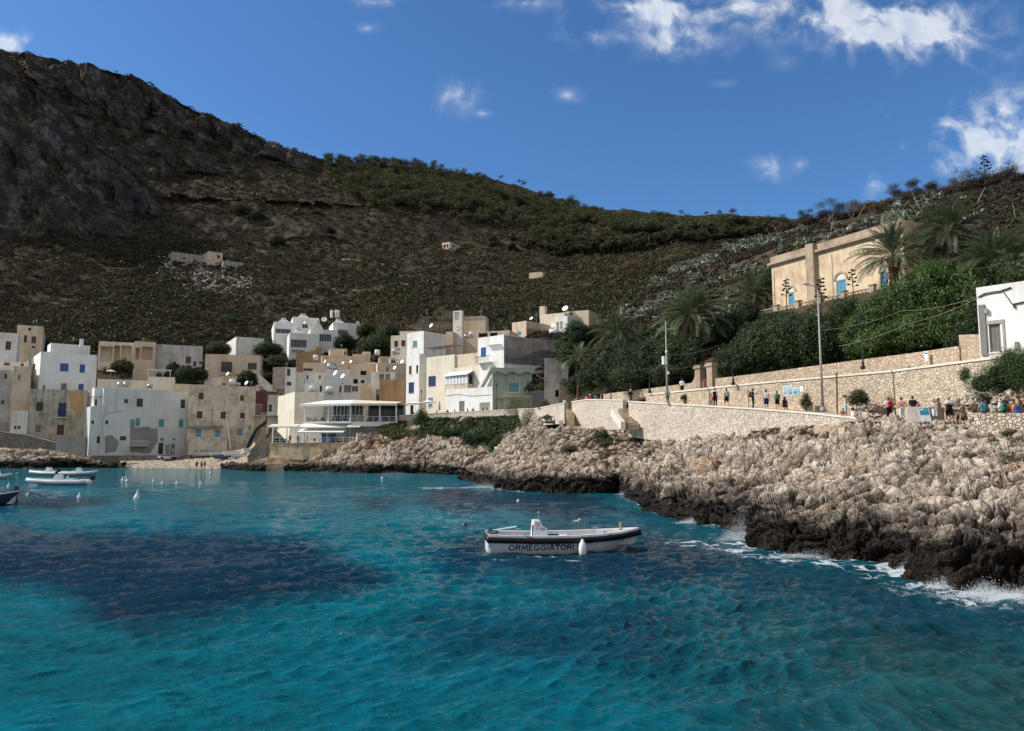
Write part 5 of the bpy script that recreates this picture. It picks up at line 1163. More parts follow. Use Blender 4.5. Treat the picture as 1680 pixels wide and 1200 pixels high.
# --- television aerials and air conditioners
def aerial(px, py, Y, h, label):
    p = at(px, py, Y); t = thing('tv_aerial', label, 'aerial', p, group='thin aerials on the town roofs'); MB(p).tube([p - Zv * .4, p + Zv * h], .03, 5).build('mast', M['metal_grey'], t); b = MB(p)
    for i in range(5): z = h - .12 - i * .16; b.tube([p + Vector((-.45 + .05 * i, .1, z)), p + Vector((.45 - .05 * i, -.1, z))], .016, 4)
    b.tube([p + Vector((0, 0, h - .85)), p + Vector((0, -.02, h - .08))], .02, 4); b.build('antenna', M['metal_grey'], t)
for i, (px, py, Y) in enumerate([(60, 534, 215), (120, 563, 196), (100, 577, 193), (235, 562, 230), (300, 566, 232), (345, 634, 185), (412, 635, 186), (260, 642, 186), (470, 604, 192), (515, 596, 202), (560, 573, 214), (586, 582, 209), (612, 595, 197), (646, 597, 190), (655, 552, 207), (690, 548, 198), (712, 588, 165), (676, 584, 168), (830, 552, 152), (850, 554, 155), (880, 530, 195), (940, 513, 207), (770, 585, 160), (500, 644, 162)]): aerial(px, py, Y, random.uniform(1.4, 2.4), 'thin television aerial standing on a flat town roof')
# --- beach umbrella shapes: parasols by the promenade
def parasol(px, py, Y, label, r=1.7, open_=True, mat='awning'):
    p = at(px, py, Y); h = 2.3; base = p - Zv * h; t = thing('parasol', label, 'parasol', base)
    MB(base).tube([base, p + Zv * .35], .035, 6).build('pole', M['frame_white'], t); b = MB(base)
    if open_: b.lathe(p, [(r, 0), (r, .06), (r * .5, .3), (.05, .5)], 8)
    else: b.lathe(base + Zv * .7, [(.06, 0), (.2, .1), (.24, .6), (.1, 1.6), (.04, 1.75)], 8)
    b.build('canopy', M[mat], t)
parasol(657, 665, 156.5, 'open white parasol nearest the restaurant on the promenade', 1.9); parasol(681, 663, 154.5, 'open white parasol in the middle of the promenade group', 1.9); parasol(703, 661, 153, 'open white parasol below the big cream house', 1.7)
parasol(721, 660, 150.6, 'closed sage parasol beside the low white house', open_=False, mat='cloth_sage'); parasol(586, 712, 149.5, 'closed white parasol at the end of the lower restaurant terrace', open_=False); parasol(182, 610, 205, 'open white garden parasol below the loggia house', 1.3); parasol(499, 620, 189, 'closed grey parasol on the railed white terrace', open_=False, mat='cloth_grey')
# --- old ruins on the hill
def hillY(px, py):
    c, t_ = ray(px, py); yy = np.arange(240, 640, .5); z = hill_z(c * yy, yy); k = np.argmax((z - EYE) / yy >= t_); return float(yy[k])
def ruin(label, Y, yaw, x0, x1, yt, yb, m='beige2', **k): return house(label, Y, yaw, x0, x1, yt, yb, m, name='ruin', cat='ruin', **k)
r1 = ruin('roofless long stone ruin with a small tower on the left hillside', hillY(300, 436), 36, 282, 334, 413, 440, 'concrete', xl=257, found=8)
block(r1.root, hillY(345, 440), 36, 341, 365, 412, 445, 'beige2', xl=331, wins=[(357, 418.5, 360.5, 424.5, 'void')], found=8); block(r1.root, hillY(375, 446), 30, 366, 400, 428, 447, 'concrete', d=6, found=8)
ruin('small roofless house with dark openings in the middle of the hillside', hillY(735, 410), -28, 725, 738, 399, 409, 'beige2', xr=761, wins=[(728, 401.5, 731, 406, 'void'), (733, 401.5, 735.5, 406, 'void')], rw=[(742, 402, 747, 407, 'void')])
ruin('low pale hut among trees on the right of the hillside', hillY(878, 456), -20, 868, 890, 448, 455, 'beige', d=6)
# ------------------------------------------------------------------ sea path, ramp, garden walls on the right
PARA = [(655, 682.5, 152), (740, 677.5, 147), (830, 673, 138), (880, 671, 120), (926, 662.5, 100)]
PARB = [(938, 660.5, 96.5), (965, 656.5, 92), (1022, 658, 82.5)]
PARC = [(1031, 660, 80), (1130, 666, 70.2), (1240, 672.5, 62.5), (1330, 680, 57), (1405, 688, 53)]
for L, lab, dz in ((PARA, 'pale stone parapet wall in front of the town houses, with a smooth coping', 2.6), (PARB, 'short parapet wall between the two flights of steps', 3.4), (PARC, 'long pale stone retaining wall under the sea path, where visitors lean', 3.6)):
    pts, zt = seg(L); walln('retaining_wall', lab, pts, zt, [z - dz for z in zt], .45, 'stone_pale', cap=(.07, .13), capmat='cap')
def strip_mesh(name, O, I, mat):
    n_ = len(O); b = MB(); b.add(O + I, [(i, i + 1, n_ + i + 1, n_ + i) for i in range(n_ - 1)]); return tag(b.build(name, M[mat]), kind='structure')
O, I = [], []
for (px, py, Y), dzz, ins, up in [(PARA[0], .85, 9, 0), (PARA[1], .85, 9, 0), (PARA[2], .85, 9, 0), (PARA[3], .85, 9, .1), (PARA[4], .8, 9, .2), (PARB[1], .75, 9, .2), (PARB[2], .4, 5.2, .3), (PARC[0], .2, 5, .4), (PARC[1], .08, 0, .3), (PARC[2], .05, 0, .35), (PARC[3], .05, 0, .3), (PARC[4], .1, 0, .2), ((1490, 693, 49.5), .1, 0, .2), ((1680, 705, 41.5), .1, 0, .2), ((2100, 745, 31), .1, 0, .2)]:
    p = at(px, py, Y); p.z -= dzz; O.append(p + Vector((.42, .2, 0)))
    q = p + Vector((.87, .5, 0)) * (ins or 6.8); q.z = p.z + up; I.append(q)
strip_mesh('promenade', O, I, 'cobble_pave')
pts = [(p.x, p.y) for p in RAMP]
walln('retaining_wall', 'rough stone ramp wall with a white coping above the sea path', pts, [10.05] * 6, [8.6, 6.6, 5.4, 5, 5, 5], .5, 'stone_ramp', cap=(.08, .15), capmat='cap')
BW = [(985, 648, 99), (1003.6, 645, 97), (1070, 637, 88.5), (1141, 627.5, 82)]
BW2 = [(1173, 621.5, 79), (1240, 613.5, 74), (1414, 590, 65), (1500, 579, 61), (1573, 568, 57)]
for L, lab in ((BW, 'beige plastered garden wall left of the stone gate'), (BW2, 'long beige plastered garden wall right of the stone gate')):
    pts, zt = seg(L); walln('garden_wall', lab, pts, zt, [9] * len(L), .4, 'stone_tan')
O = [Vector((p.x + .3, p.y + .15, 9.9)) for p in RAMP]; I = [Vector((at(px, py, Y).x + .2, Y + .1, 9.9)) for px, py, Y in (BW[2], BW2[1], BW2[2], BW2[4], (1700, 560, 52), (1950, 540, 40))]
strip_mesh('road', O, I, 'cobble_pave')
O = [Vector((at(px, 640, Y).x, Y, z)) for px, Y, z in ((985, 98.5, 9.6), (1010, 94, 9.7), (1040, 88, 9.8), (1058, 82.3, 9.9))]; I = [Vector((p.x + 4, p.y + 2.2, p.z + .02)) for p in O]
strip_mesh('road', O, I, 'cobble_pave')
pts, zt = seg([(1573, 550, 57.2), (1590, 549, 55.6), (1607, 549, 54)]); walln('garden_wall', 'raised rough stone wall end beside the white building', pts, zt, [9] * 3, .9, 'stone_tan')
pts, zt = seg([(1597, 677.5, 45), (1640, 678, 43.4), (1690, 678, 41.4), (1800, 680, 38)]); walln('dry_stone_wall', 'low dry stone wall in front of the visitors at the right edge', pts, zt, [z - 1.5 for z in zt], .55, 'stone_dry')
pts, zt = seg([(1488, 667.5, 51), (1512, 668, 49.6)]); walln('stone_block', 'square rendered stone block beside the tilted information panel', pts, zt, [z - 1.3 for z in zt], 1.6, 'concrete', cat='stone block')
pts, zt = seg([(1335, 699, 54), (1420, 702, 51)]); walln('masonry_ledge', 'broken ochre masonry ledge on the rocks below the path', pts, zt, [z - .9 for z in zt], .8, 'quay', cat='ledge')
# two flights of steps down to the rocks
def steps(label, px0, px1, pyt, pyb, Yt, Yb, n, wallpx=None):
    t = thing('stairway', label, 'steps', at(px0, pyb, Yb)); b = MB(t.location); nb = MB(t.location)
    for i in range(n):
        f = (i + .5) / n; Y = Yt + (Yb - Yt) * f; z = at(px0, pyt, Yt).z + (at(px0, pyb, Yb).z - at(px0, pyt, Yt).z) * i / n
        a = at(px0 + wallpx * f, 660, Y); c = at(px1 + wallpx * f, 660, Y); a.z = c.z = 0; d = (c - a); L = d.length; d.normalize(); nn = Vector((d.y, -d.x, 0))
        b.obox(a, d, nn, (0, L), (-.55, .24), (z - .5, z - .05)); nb.obox(a, d, nn, (-.01, L + .01), (-.5, .31), (z - .048, z))
    b.build('treads', M['quay'], t); nb.build('nosings', M['cap'], t); b = MB(t.location)
    p, q = at(px0 - 5, pyt - 1, Yt), at(px0 - 5 + wallpx, pyb - 9, Yb); dz = Zv * .8; off = Vector((.25, .12, 0))
    b.add([p, q, q - dz, p - dz, p - off * 2, q - off * 2, q - dz - off * 2, p - dz - off * 2], [(0, 3, 2, 1), (4, 5, 6, 7), (0, 1, 5, 4), (1, 2, 6, 5), (3, 7, 6, 2), (0, 4, 7, 3)]); b.build('side_wall', M['cap'], t)
steps('narrow stone steps through the parapet, farther flight', 929, 942, 672, 699, 97, 93, 10, 0)
steps('stone steps with a white side wall through the parapet, nearer flight', 1014, 1031, 671, 701, 82, 77.5, 9, 17)
# stone gateway
t = thing('gateway', 'ochre stone gate pillars with scrolled side in the garden wall', 'gate', at(1158, 635, 81)); org = t.location
for px, Y, top in ((1149, 81.5, 600), (1168.5, 79.6, 596)):
    p = at(px, 636, Y); zt = at(px, top, Y).z; p.z = 0; b = MB(org); u_ = Vector((.45, -.89, 0)); n_ = Vector((-.89, -.45, 0))
    b.obox(p, u_, n_, (-.42, .42), (-.35, .35), (9.5, zt - .35)); b.obox(p, u_, n_, (-.55, .55), (-.48, .48), (zt - .348, zt - .15)); b.obox(p, u_, n_, (-.47, .47), (-.4, .4), (zt - .148, zt)); b.build('pillar', M['villatrim'], t)
p = at(1143, 636, 82); p.z = 0; b = MB(org); P = []
for i in range(9): a = i / 8 * math.pi / 2; P.append((-1.2 + 1.2 * math.sin(a), 11.3 + 1.2 * (1 - math.cos(a))))
P = [(-1.2, 9.5)] + P + [(0, 9.5)]; F_ = [p + u_ * a + n_ * .2 + Zv * z for a, z in P]; K = [q - n_ * .4 for q in F_]; m = len(P)
b.add(F_ + K, [tuple(range(m)), tuple(range(2 * m - 1, m - 1, -1))] + [(i, m + i, m + (i + 1) % m, (i + 1) % m) for i in range(m)]); b.build('scroll', M['villatrim'], t)
# ------------------------------------------------------------------ villa above the garden
root = thing('villa', 'ochre stone villa with arched openings and teal shutters above the garden', 'villa', at(1370, 500, 97)); org = root.location
H = block(root, 105, -63.4, 1267, 1486, 423, 520, 'villa', d=11, wins=[(1293.5, 481.5, 1303.5, 502, 'sky'), (1372, 462, 1389, 492, 'sky'), (1444, 449, 1458, 484, 'sky')], par=.5, found=3)
f = H.front; o = f.o.copy(); o.z = 0
zt = H.z1
b = MB(org); b.obox(o, H.u, H.n, (-.35, H.w + .2), (.004, .45), (zt - 1.15, zt - .85)); b.obox(o, H.u, H.n, (-.2, H.w + .2), (.004, .25), (zt - 1.35, zt - 1.152)); b.obox(o, H.u, H.n, (-.1, H.w + .1), (.003, .10), (zt - .848, zt + .002)); b.build('cornice', M['villatrim'], root)
a0, _ = f.hit(1328, 450); a1, _ = f.hit(1341, 450)
b = MB(org); b.obox(o, H.u, H.n, (a0, a1), (.005, .62), (H.z0, zt + .15)); b.build('pilaster', M['villatrim'], root)
for (x0, x1, ya, ys) in ((1290, 1306.5, 470, 481.5), (1368.5, 1391.5, 446, 461.5), (1441, 1461, 434, 448)):
    u0, zs = f.hit(x0, ys); u1, _ = f.hit(x1, ys); c = (u0 + u1) / 2; r1 = (u1 - u0) / 2; r0 = r1 * .74; b = MB(org); P = []
    for i in range(15):
        an = math.pi * i / 14
        for r_ in (r0, r1): P += [o + H.u * (c - math.cos(an) * r_) + Zv * (zs + math.sin(an) * r_) + H.n * d_ for d_ in (.004, .12)]
    F_ = []
    for i in range(14):
        k = i * 4; F_ += [(k + 1, k + 3, k + 7, k + 5), (k + 2, k + 6, k + 7, k + 3), (k, k + 1, k + 5, k + 4)]
    b.add(P, F_); b.build('arch', M['villatrim'], root)
    b = MB(org); b.add([o + H.u * (c - math.cos(math.pi * i / 14) * r0 * .99) + Zv * (zs + math.sin(math.pi * i / 14) * r0 * .99) + H.n * .008 for i in range(15)], [tuple(range(14, -1, -1))]); b.build('tympanum', M['cream'], root)
for a in (.35, H.w * .5):
    MB(org).obox(o, H.u, H.n, (a, a + .12), (.004, .05), (H.z0 + 2, zt - 1.9)).build('string_course', M['villatrim'], root)
# terrace balustrade
bl = [(1195, 523, 113), (1237, 512, 108), (1273, 505, 103), (1308, 498, 99), (1345, 490, 96), (1383, 482, 93), (1430, 472, 89)]
pts, zt_ = seg(bl); t = walln('balustrade', 'weathered stone terrace balustrade in front of the ochre villa', pts, [z - .9 for z in zt_], [z - 3.6 for z in zt_], .4, 'stone_ramp', cat='balustrade')
for i, (px, py, Y) in enumerate(bl):
    p = at(px, py, Y); b = MB(t.location); q = p + Vector((.18, .1, 0))
    b.box(q - Zv * .35, (.6, .6, 1.2), R(-63)); b.box(q + Zv * .32, (.78, .78, .14), R(-63)); b.build('pier', M['villatrim'], t)
for i in range(len(bl) - 1):
    p, q = at(*bl[i]), at(*bl[i + 1]); b = MB(t.location); d = q - p; k = max(3, int(d.length / .5))
    for j in range(1, k): c = p + d * j / k + Vector((.18, .1, 0)); b.lathe(c - Zv * .88, [(.09, 0), (.06, .15), (.11, .4), (.06, .7), (.09, .8)], 6)
    b.build('balusters', M['villatrim'], t)
    b = MB(t.location); uu = d.normalized(); nn = Vector((uu.y, -uu.x, 0)).normalized(); b.obox(p + Vector((.18, .1, 0)), uu, nn, (.3, d.length - .3), (-.16, .16), (-.08, .04)); b.build('handrail', M['villatrim'], t)
# white building at the right edge
H = house('white rendered building with one grey louvred window at the right edge', 50.5, -50, 1605, 1760, 472.5, 590, 'white', cat='building', name='building', d=7, found=3, par=.25, wins=[(1621.5, 531.8, 1643.5, 577, 'grey')])
f = H.front; o = f.o.copy(); o.z = 0; r_ = H.root
a0, z0 = f.hit(1622, 577.5); a1, z1 = f.hit(1644, 531)
b = MB(r_.location); t_ = .13
for a in ((a0 - t_, a0 - .004), (a1 + .004, a1 + t_)): b.obox(o, f.u, f.n, a, (.004, .05), (z0 - .05, z1 + .02))
b.obox(o, f.u, f.n, (a0 - t_, a1 + t_), (.004, .055), (z1 + .022, z1 + .26)); b.build('window_surround', M['concrete'], r_)
a0, z0 = f.hit(1611, 584); a1, z1 = f.hit(1615.5, 500); b = MB(r_.location); b.obox(o, f.u, f.n, (a0, a1), (.004, .10), (z0, z1)); b.build('downpipe', M['sh_grey'], r_)
a0, z0 = f.hit(1616, 515); a1, z1 = f.hit(1621, 507); b = MB(r_.location); b.obox(o, f.u, f.n, (a0, a1), (.004, .2), (z0, z1)); b.build('wall_lamp', M['concrete'], r_)
a0, z0 = f.hit(1666, 572); a1, z1 = f.hit(1671, 561); b = MB(r_.location); b.obox(o, f.u, f.n, (a0, a1), (.004, .12), (z0, z1)); b.build('meter_box', M['sh_grey'], r_)
cable(H, f, [(1606, 487), (1615, 482), (1630, 479), (1643, 477.5), (1647, 480), (1655, 491), (1660, 499)]); cable(H, f, [(1606, 489), (1616, 484.5), (1631, 481.5), (1644, 480)]); cable(H, f, [(1644, 477), (1652, 475), (1659, 472)], r=.05); cable(H, f, [(1661, 500), (1672, 498), (1690, 494)], r=.05); cable(H, f, [(1664, 499), (1665, 506)], r=.06)
# ------------------------------------------------------------------ poles, lamps, boards
def pole(label, px, pyb, pyt, Y, kind):
    p, q = at(px, pyb, Y), at(px, pyt, Y); h = q.z - p.z; t = thing('street_lamp', label, 'street lamp', p); o_ = p.copy()
    if kind == 'tall':
        MB(o_).tube([p, p + Zv * h * .3, p + Zv * h], [.11, .09, .055], 10).build('pole', M['pole_grey'], t, True)
        b = MB(o_); b.tube([p + Zv * h, p + Zv * (h + .25) + Vector((-.35, -.2, 0)), p + Zv * (h + .3) + Vector((-.9, -.5, 0))], .03, 6); b.build('arm', M['pole_grey'], t)
        b = MB(o_); b.box(p + Zv * (h + .3) + Vector((-1.1, -.6, 0)), (.55, .22, .1), R(30)); b.build('lamp_head', M['metal_grey'], t)
        MB(o_).lathe(p, [(.2, 0), (.2, .12), (.12, .3)], 10).build('foot', M['concrete'], t)
    else:
        MB(o_).lathe(p, [(.17, 0), (.17, .2), (.10, .32), (.12, .5), (.065, .62), (.05, 1.4), (.06, 1.45), (.04, 1.5), (.035, h - .55), (.07, h - .5)], 10).build('post', M['iron_black'], t, True)
        b = MB(o_); b.lathe(p + Zv * (h - .5), [(.09, 0), (.16, .38), (.17, .4)], 6); b.build('lantern', M['glass_dark'], t); b = MB(o_); b.lathe(p + Zv * (h - .1), [(.21, 0), (.13, .12), (.03, .2), (.02, .27)], 6); b.build('lantern_cap', M['iron_black'], t)
    return t
t = pole('tall grey lamp pole with a white box on it, left of the stone gate', 1095, 661, 527, 73, 'tall')
p = at(1090.5, 592, 73); b = MB(t.location); b.box(p + Vector((-.05, -.2, 0)), (.42, .3, .78), R(20)); b.build('junction_box', M['frame_white'], t)
p = at(1096, 612, 73); MB(t.location).lathe(p - Zv * .15, [(.13, 0), (.13, .3)], 8).build('clamp', M['frame_white'], t); p = at(1093.5, 577, 73); MB(t.location).lathe(p - Zv * .1, [(.12, 0), (.12, .2)], 8).build('clamp', M['frame_white'], t)
pole('tall plain grey lamp pole in front of the picture boards', 1350, 674, 476, 56.5, 'tall')
for px, pyb, pyt, Y, lab in ((1066, 645, 585, 81, 'black lantern post left of the tall pole with the box'), (1203, 632, 560, 69.3, 'black lantern post right of the stone gate'), (1416, 606, 516, 59.6, 'black lantern post under the bright green trees'), (691, 679, 641, 152, 'black lantern post in front of the narrow white house'), (814.5, 673, 630, 141, 'black lantern post in front of the pale green house')): pole(lab, px, pyb, pyt, Y, 'lantern')
MB_ = MB(at(1373, 679, 57.6)); t = thing('fence_post', 'rusty iron post against the ramp wall right of the plain pole', 'post', at(1373, 679, 57.6)); MB(t.location).tube([at(1373.5, 679, 58.4), at(1372.5, 612, 58.4)], .07, 6).build('shaft', M['wood'], t)
def board(label, px0, py0, px1, py1, Y, cols_, name='picture_board'):
    a = at(px0, py1, Y); c = at(px1, py1, Y - (px1 - px0) / 1260 * Y * 1.6 * .0 - .0); u_ = Vector((.47, -.88, 0)); n_ = Vector((-.88, -.47, 0)); w = (px1 - px0) / 1260 * Y / (u_.x + abs(u_.y) * ray(px0, py0)[0]); h = at(px0, py0, Y).z - a.z
    t = thing(name, label, 'sign', a); o_ = a.copy()
    MB(o_).obox(a, u_, n_, (0, w), (0, .03), (0, h)).build('panel', M['frame_white'], t)
    b = MB(o_); k = len(cols_)
    for i, (m, za, zb_) in enumerate(cols_): MB(o_).obox(a, u_, n_, (w * .07, w * .93), (.032, .036), (h * za, h * zb_)).build('picture', M[m], t)
simple('pic_sky', (.30, .48, .60), .4); simple('pic_sea', (.06, .30, .42), .4, var=.5, sc=14); simple('pic_rock', (.34, .32, .26), .4, var=.5, sc=20); simple('sign_blue', (.03, .16, .42), .4); simple('sign_text', (.10, .10, .11), .5)
board('picture board with a pale coast view, leftmost on the ramp wall', 1286, 633.5, 1293, 649.5, 63.2, [('pic_rock', .06, .4), ('pic_sky', .42, .94)]); board('picture board with a rocky shore view, second on the ramp wall', 1293.7, 633, 1300.5, 649, 62.8, [('pic_sea', .06, .35), ('pic_rock', .37, .62), ('pic_sky', .64, .94)])
board('picture board with a green sea view, third on the ramp wall', 1301.2, 636, 1310, 648.5, 62.3, [('pic_sea', .08, .5), ('pic_sky', .52, .92)]); board('small white notice right of the picture boards', 1313, 634, 1318, 643, 61.8, [('pic_sky', .2, .24)])
board('white upright sign with a dark disc on the beige garden wall', 1517.5, 577, 1523.5, 593.5, 59.6, [('sign_text', .12, .14), ('sign_text', .3, .32), ('sign_blue', .72, .86)], 'wall_sign')
t = thing('information_panel', 'tilted blue and white information panel beside the stone block', 'sign', at(1521, 694, 48.5)); p = t.location.copy(); u_ = Vector((.93, -.36, 0)); n_ = Vector((-.36, -.93, 0)); w_ = Vector((-.16, .06, .985)); 
MB(p).obox(p, u_, n_, (-.3, .28), (0, .05), (.02, 1.02), w=w_).build('panel', M['frame_white'], t)
MB(p).obox(p, u_, n_, (-.26, .24), (.052, .058), (.5, .96), w=w_).build('picture', M['pic_sea'], t); b = MB(p); b.obox(p, u_, n_, (-.24, .0), (.06, .062), (.82, .9), w=w_); b.build('heading', M['frame_white'], t)
MB(p).obox(p, u_, n_, (-.22, .2), (.06, .063), (.62, .7), w=w_).build('chart', M['sign_blue'], t)
# overhead cables
def wire(label, P, sag, r=.012, mat='rope_tan'):
    pts = []
    for (a, b_) in zip(P[:-1], P[1:]):
        for i in range(13): f = i / 12; q = a.lerp(b_, f); q.z -= sag * 4 * f * (1 - f); pts.append(q)
    tag(MB().tube(pts, r, 5).build('cable', M[mat]), label, 'cable')
wire('upper overhead cable from the white building across the green trees', [at(1605, 486, 50.4), at(1480, 510, 55), at(1348, 542, 57)], .25); wire('lower overhead cable from the white building across the green trees', [at(1605, 488.5, 50.4), at(1490, 531, 54), at(1376, 568, 60)], .2)
wire('overhead cable from the boxed pole to the garden beyond the gate', [at(1096, 582, 73), at(1178, 567, 78), at(1240, 556, 84)], .3, .014); wire('overhead cable from the boxed pole dropping to the stone gate', [at(1097, 606, 73), at(1165, 588, 78), at(1195, 575, 82)], .3, .014)
wire('thin cable crossing from the two window beige house to the lower town', [at(428, 588, 212), at(470, 598, 200)], .5, .03, 'rope_dark')
# boulders and rock lumps under the ramp wall
def boulder(label, px, py, Y, r, seed, sc=(1, 1, .8)):
    bm = bmesh.new(); bmesh.ops.create_icosphere(bm, subdivisions=4, radius=1); V = np.array([v.co[:] for v in bm.verts]); F = np.array([[v.index for v in f.verts] for f in bm.faces]); bm.free()
    d = 1 + .28 * fbm(V * 1.6 + seed * 3.1, 3, seed) + .16 * ridged(V * 3.2 + seed, 3, seed + 2); f1, f2, ci = worley(V * 2.2 + seed, seed); d += .22 * np.clip((f2 - f1) * 2, 0, 1)
    r *= .68; V = V * d[:, None] * np.array(sc) * r; p = at(px, py + 4, Y + .4); o = npmesh('boulder', V, F, M['boulder_rock']); o.location = p
    a = o.data.attributes.new('cav', 'FLOAT', 'POINT'); a.data.foreach_set('value', np.clip((f2 - f1) * 2, 0, 1).astype(np.float32)); tag(o, label, 'boulder')
for a in [('pale rock lump at the foot of the ramp wall left of the red backpack visitor', 1425, 672, 56.5, .9, 1, (1.3, 1, .8)), ('flat rock beside the seated pair at the path end', 1443, 684, 54.5, .7, 2, (1.6, 1, .5)), ('tall rock face behind the woman in the pink shawl', 1470, 660, 56.5, .9, 3, (1.1, 1, 1)), ('big ochre boulder right of the man in the patterned shirt', 1580, 672, 50.5, 1.05, 4, (1, .9, 1.1)),
          ('rock outcrop under the conifer bushes', 1606, 658, 48.2, .95, 5, (1.2, 1, .8)), ('rounded rock behind the stone block', 1520, 655, 54.6, .9, 6, (1.2, 1, .7)), ('stacked pale rocks above the stone block', 1541, 645, 53.8, .8, 7, (1.3, 1, .7)), ('low rock right of the information panel', 1548, 694, 48.6, .6, 8, (2.2, 1.2, .45)), ('ochre boulder between visitors at the right edge', 1650, 655, 45.4, .8, 9, (1.1, 1, .9)), ('long flat rock below the information panel', 1575, 702, 46.8, .9, 10, (2.1, 1.2, .5)), ('lone white stone in the green scrub by the town', 744, 699, 142.5, .9, 11, (1, .8, .8))]: boulder(*a)
# rubble heap under the hillside ruin
rp = np.random.default_rng(8); V, F = [], []
bm = bmesh.new(); bmesh.ops.create_icosphere(bm, subdivisions=1, radius=1); IV = np.array([v.co[:] for v in bm.verts]); IF = np.array([[v.index for v in f.verts] for f in bm.faces]); bm.free()
for k in range(1500):
    f = rp.random(); px = 270 + 140 * f + rp.normal(0, 6); py = 440 + 30 * f + rp.normal(0, 5 + 8 * math.sin(f * 3.14)); Y = 362 - 12 * f; c = ray(px, py)[0]; yy = np.arange(270, 400, 1.0); zz = HILL.heights(c * yy, yy); t_ = (zz - EYE) / yy
    j = int(np.argmax(t_ >= ray(px, py)[1])); x, y = c * yy[j], yy[j]; z = float(hill_z([x], [y])[0])
    s = (.22 + .5 * rp.random() ** 2); q = IV * s * (.7 + .6 * rp.random((len(IV), 1))) + np.array([x, y, z + .25]); b0 = len(V); V += q.tolist(); F += (IF + b0).tolist()
tag(npmesh('rubble', V, F, M['concrete']), kind='stuff')
# ------------------------------------------------------------------ vegetation
def leaves(P, N, size, r, aspect=.55, jitter=.7):
    """one diamond-shaped leaf or leaf clump per point"""
    n = len(P); N = N + r.normal(size=(n, 3)) * jitter; N /= np.linalg.norm(N, axis=1, keepdims=True)
    A = np.cross(N, r.normal(size=(n, 3))); A /= np.maximum(np.linalg.norm(A, axis=1, keepdims=True), 1e-6); B = np.cross(N, A)
    s = size * (.6 + .8 * r.random(n))[:, None]
    V = np.stack([P + A * s, P + B * s * aspect + N * s * .12, P - A * s, P - B * s * aspect + N * s * .12], 1).reshape(-1, 3)
    return V, np.arange(4 * n).reshape(n, 4)
def cloud_pts(lobes, n, r, shell=.62, flat=1.0):
    """points spread through the outer part of a union of ellipsoid lobes [(centre, radii)]"""
    C = np.array([l[0] for l in lobes], float); RR = np.array([l[1] for l in lobes], float); w = (RR[:, 0] * RR[:, 2] + RR[:, 0] * RR[:, 1]); w /= w.sum()
    k = r.choice(len(lobes), n, p=w); d = r.normal(size=(n, 3)); d /= np.linalg.norm(d, axis=1, keepdims=True)
    lump = 1 + .30 * vnoise(d * 2.9 + k[:, None] * 9.7, 5) + .20 * vnoise(d * 7 + k[:, None] * 3.1, 6); lump = lump * np.where(r.random(n) < .06, 1 + .22 * r.random(n), 1)
    rad = (shell + (1 - shell) * r.random(n) ** .6) * lump
    return C[k] + d * RR[k] * rad[:, None], d
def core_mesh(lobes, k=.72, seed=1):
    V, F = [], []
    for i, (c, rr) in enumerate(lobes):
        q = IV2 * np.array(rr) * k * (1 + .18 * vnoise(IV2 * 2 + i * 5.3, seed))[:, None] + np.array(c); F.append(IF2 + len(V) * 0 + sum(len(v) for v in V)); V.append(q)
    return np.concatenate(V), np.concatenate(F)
bm = bmesh.new(); bmesh.ops.create_icosphere(bm, subdivisions=2, radius=1); IV2 = np.array([v.co[:] for v in bm.verts]); IF2 = np.array([[v.index for v in f.verts] for f in bm.faces]); bm.free()
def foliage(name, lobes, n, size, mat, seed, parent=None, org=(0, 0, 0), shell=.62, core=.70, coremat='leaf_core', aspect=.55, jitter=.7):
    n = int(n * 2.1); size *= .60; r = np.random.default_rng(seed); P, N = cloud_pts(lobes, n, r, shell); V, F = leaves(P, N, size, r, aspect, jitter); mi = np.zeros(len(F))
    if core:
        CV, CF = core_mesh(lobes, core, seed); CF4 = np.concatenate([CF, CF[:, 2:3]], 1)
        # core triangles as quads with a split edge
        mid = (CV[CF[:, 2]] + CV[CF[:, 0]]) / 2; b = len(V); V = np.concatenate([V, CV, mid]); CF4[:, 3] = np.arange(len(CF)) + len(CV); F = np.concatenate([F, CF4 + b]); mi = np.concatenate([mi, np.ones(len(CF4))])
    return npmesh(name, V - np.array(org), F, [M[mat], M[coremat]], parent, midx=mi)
def lob(px, py, Y, rx, ry, dp=None):
    p = at(px, py, Y); k = Y / FPX; return ((p.x, p.y, p.z), (rx * k, (dp or max(rx, ry) * k * .9), ry * k))
def bush(name, label, cat, lobes, n, size, mat, seed, group=None, trunk=None, **k):
    c = lobes[0][0]; zb = min(l[0][2] - l[1][2] for l in lobes); t = thing(name, label, cat, (c[0], c[1], zb - .2), group=group); o_ = t.location
    foliage('foliage' if not trunk else 'crown', lobes, n, size, mat, seed, t, o_, **k)
    b = MB(o_); base = Vector((c[0], c[1], zb - .8)); r_ = random.Random(seed); tr = trunk or max(.05, min(l[1][0] for l in lobes) * .06)
    b.tube([base, base.lerp(Vector(c), .5) + Vector((r_.uniform(-.2, .2), r_.uniform(-.2, .2), 0)), Vector(c)], [tr, tr * .8, tr * .5], 7)
    for l in lobes[1:7]: b.tube([base.lerp(Vector(c), .5), Vector(l[0])], [tr * .6, tr * .25], 5)
    b.build('trunk' if trunk else 'stem', M['trunk'], t); return t
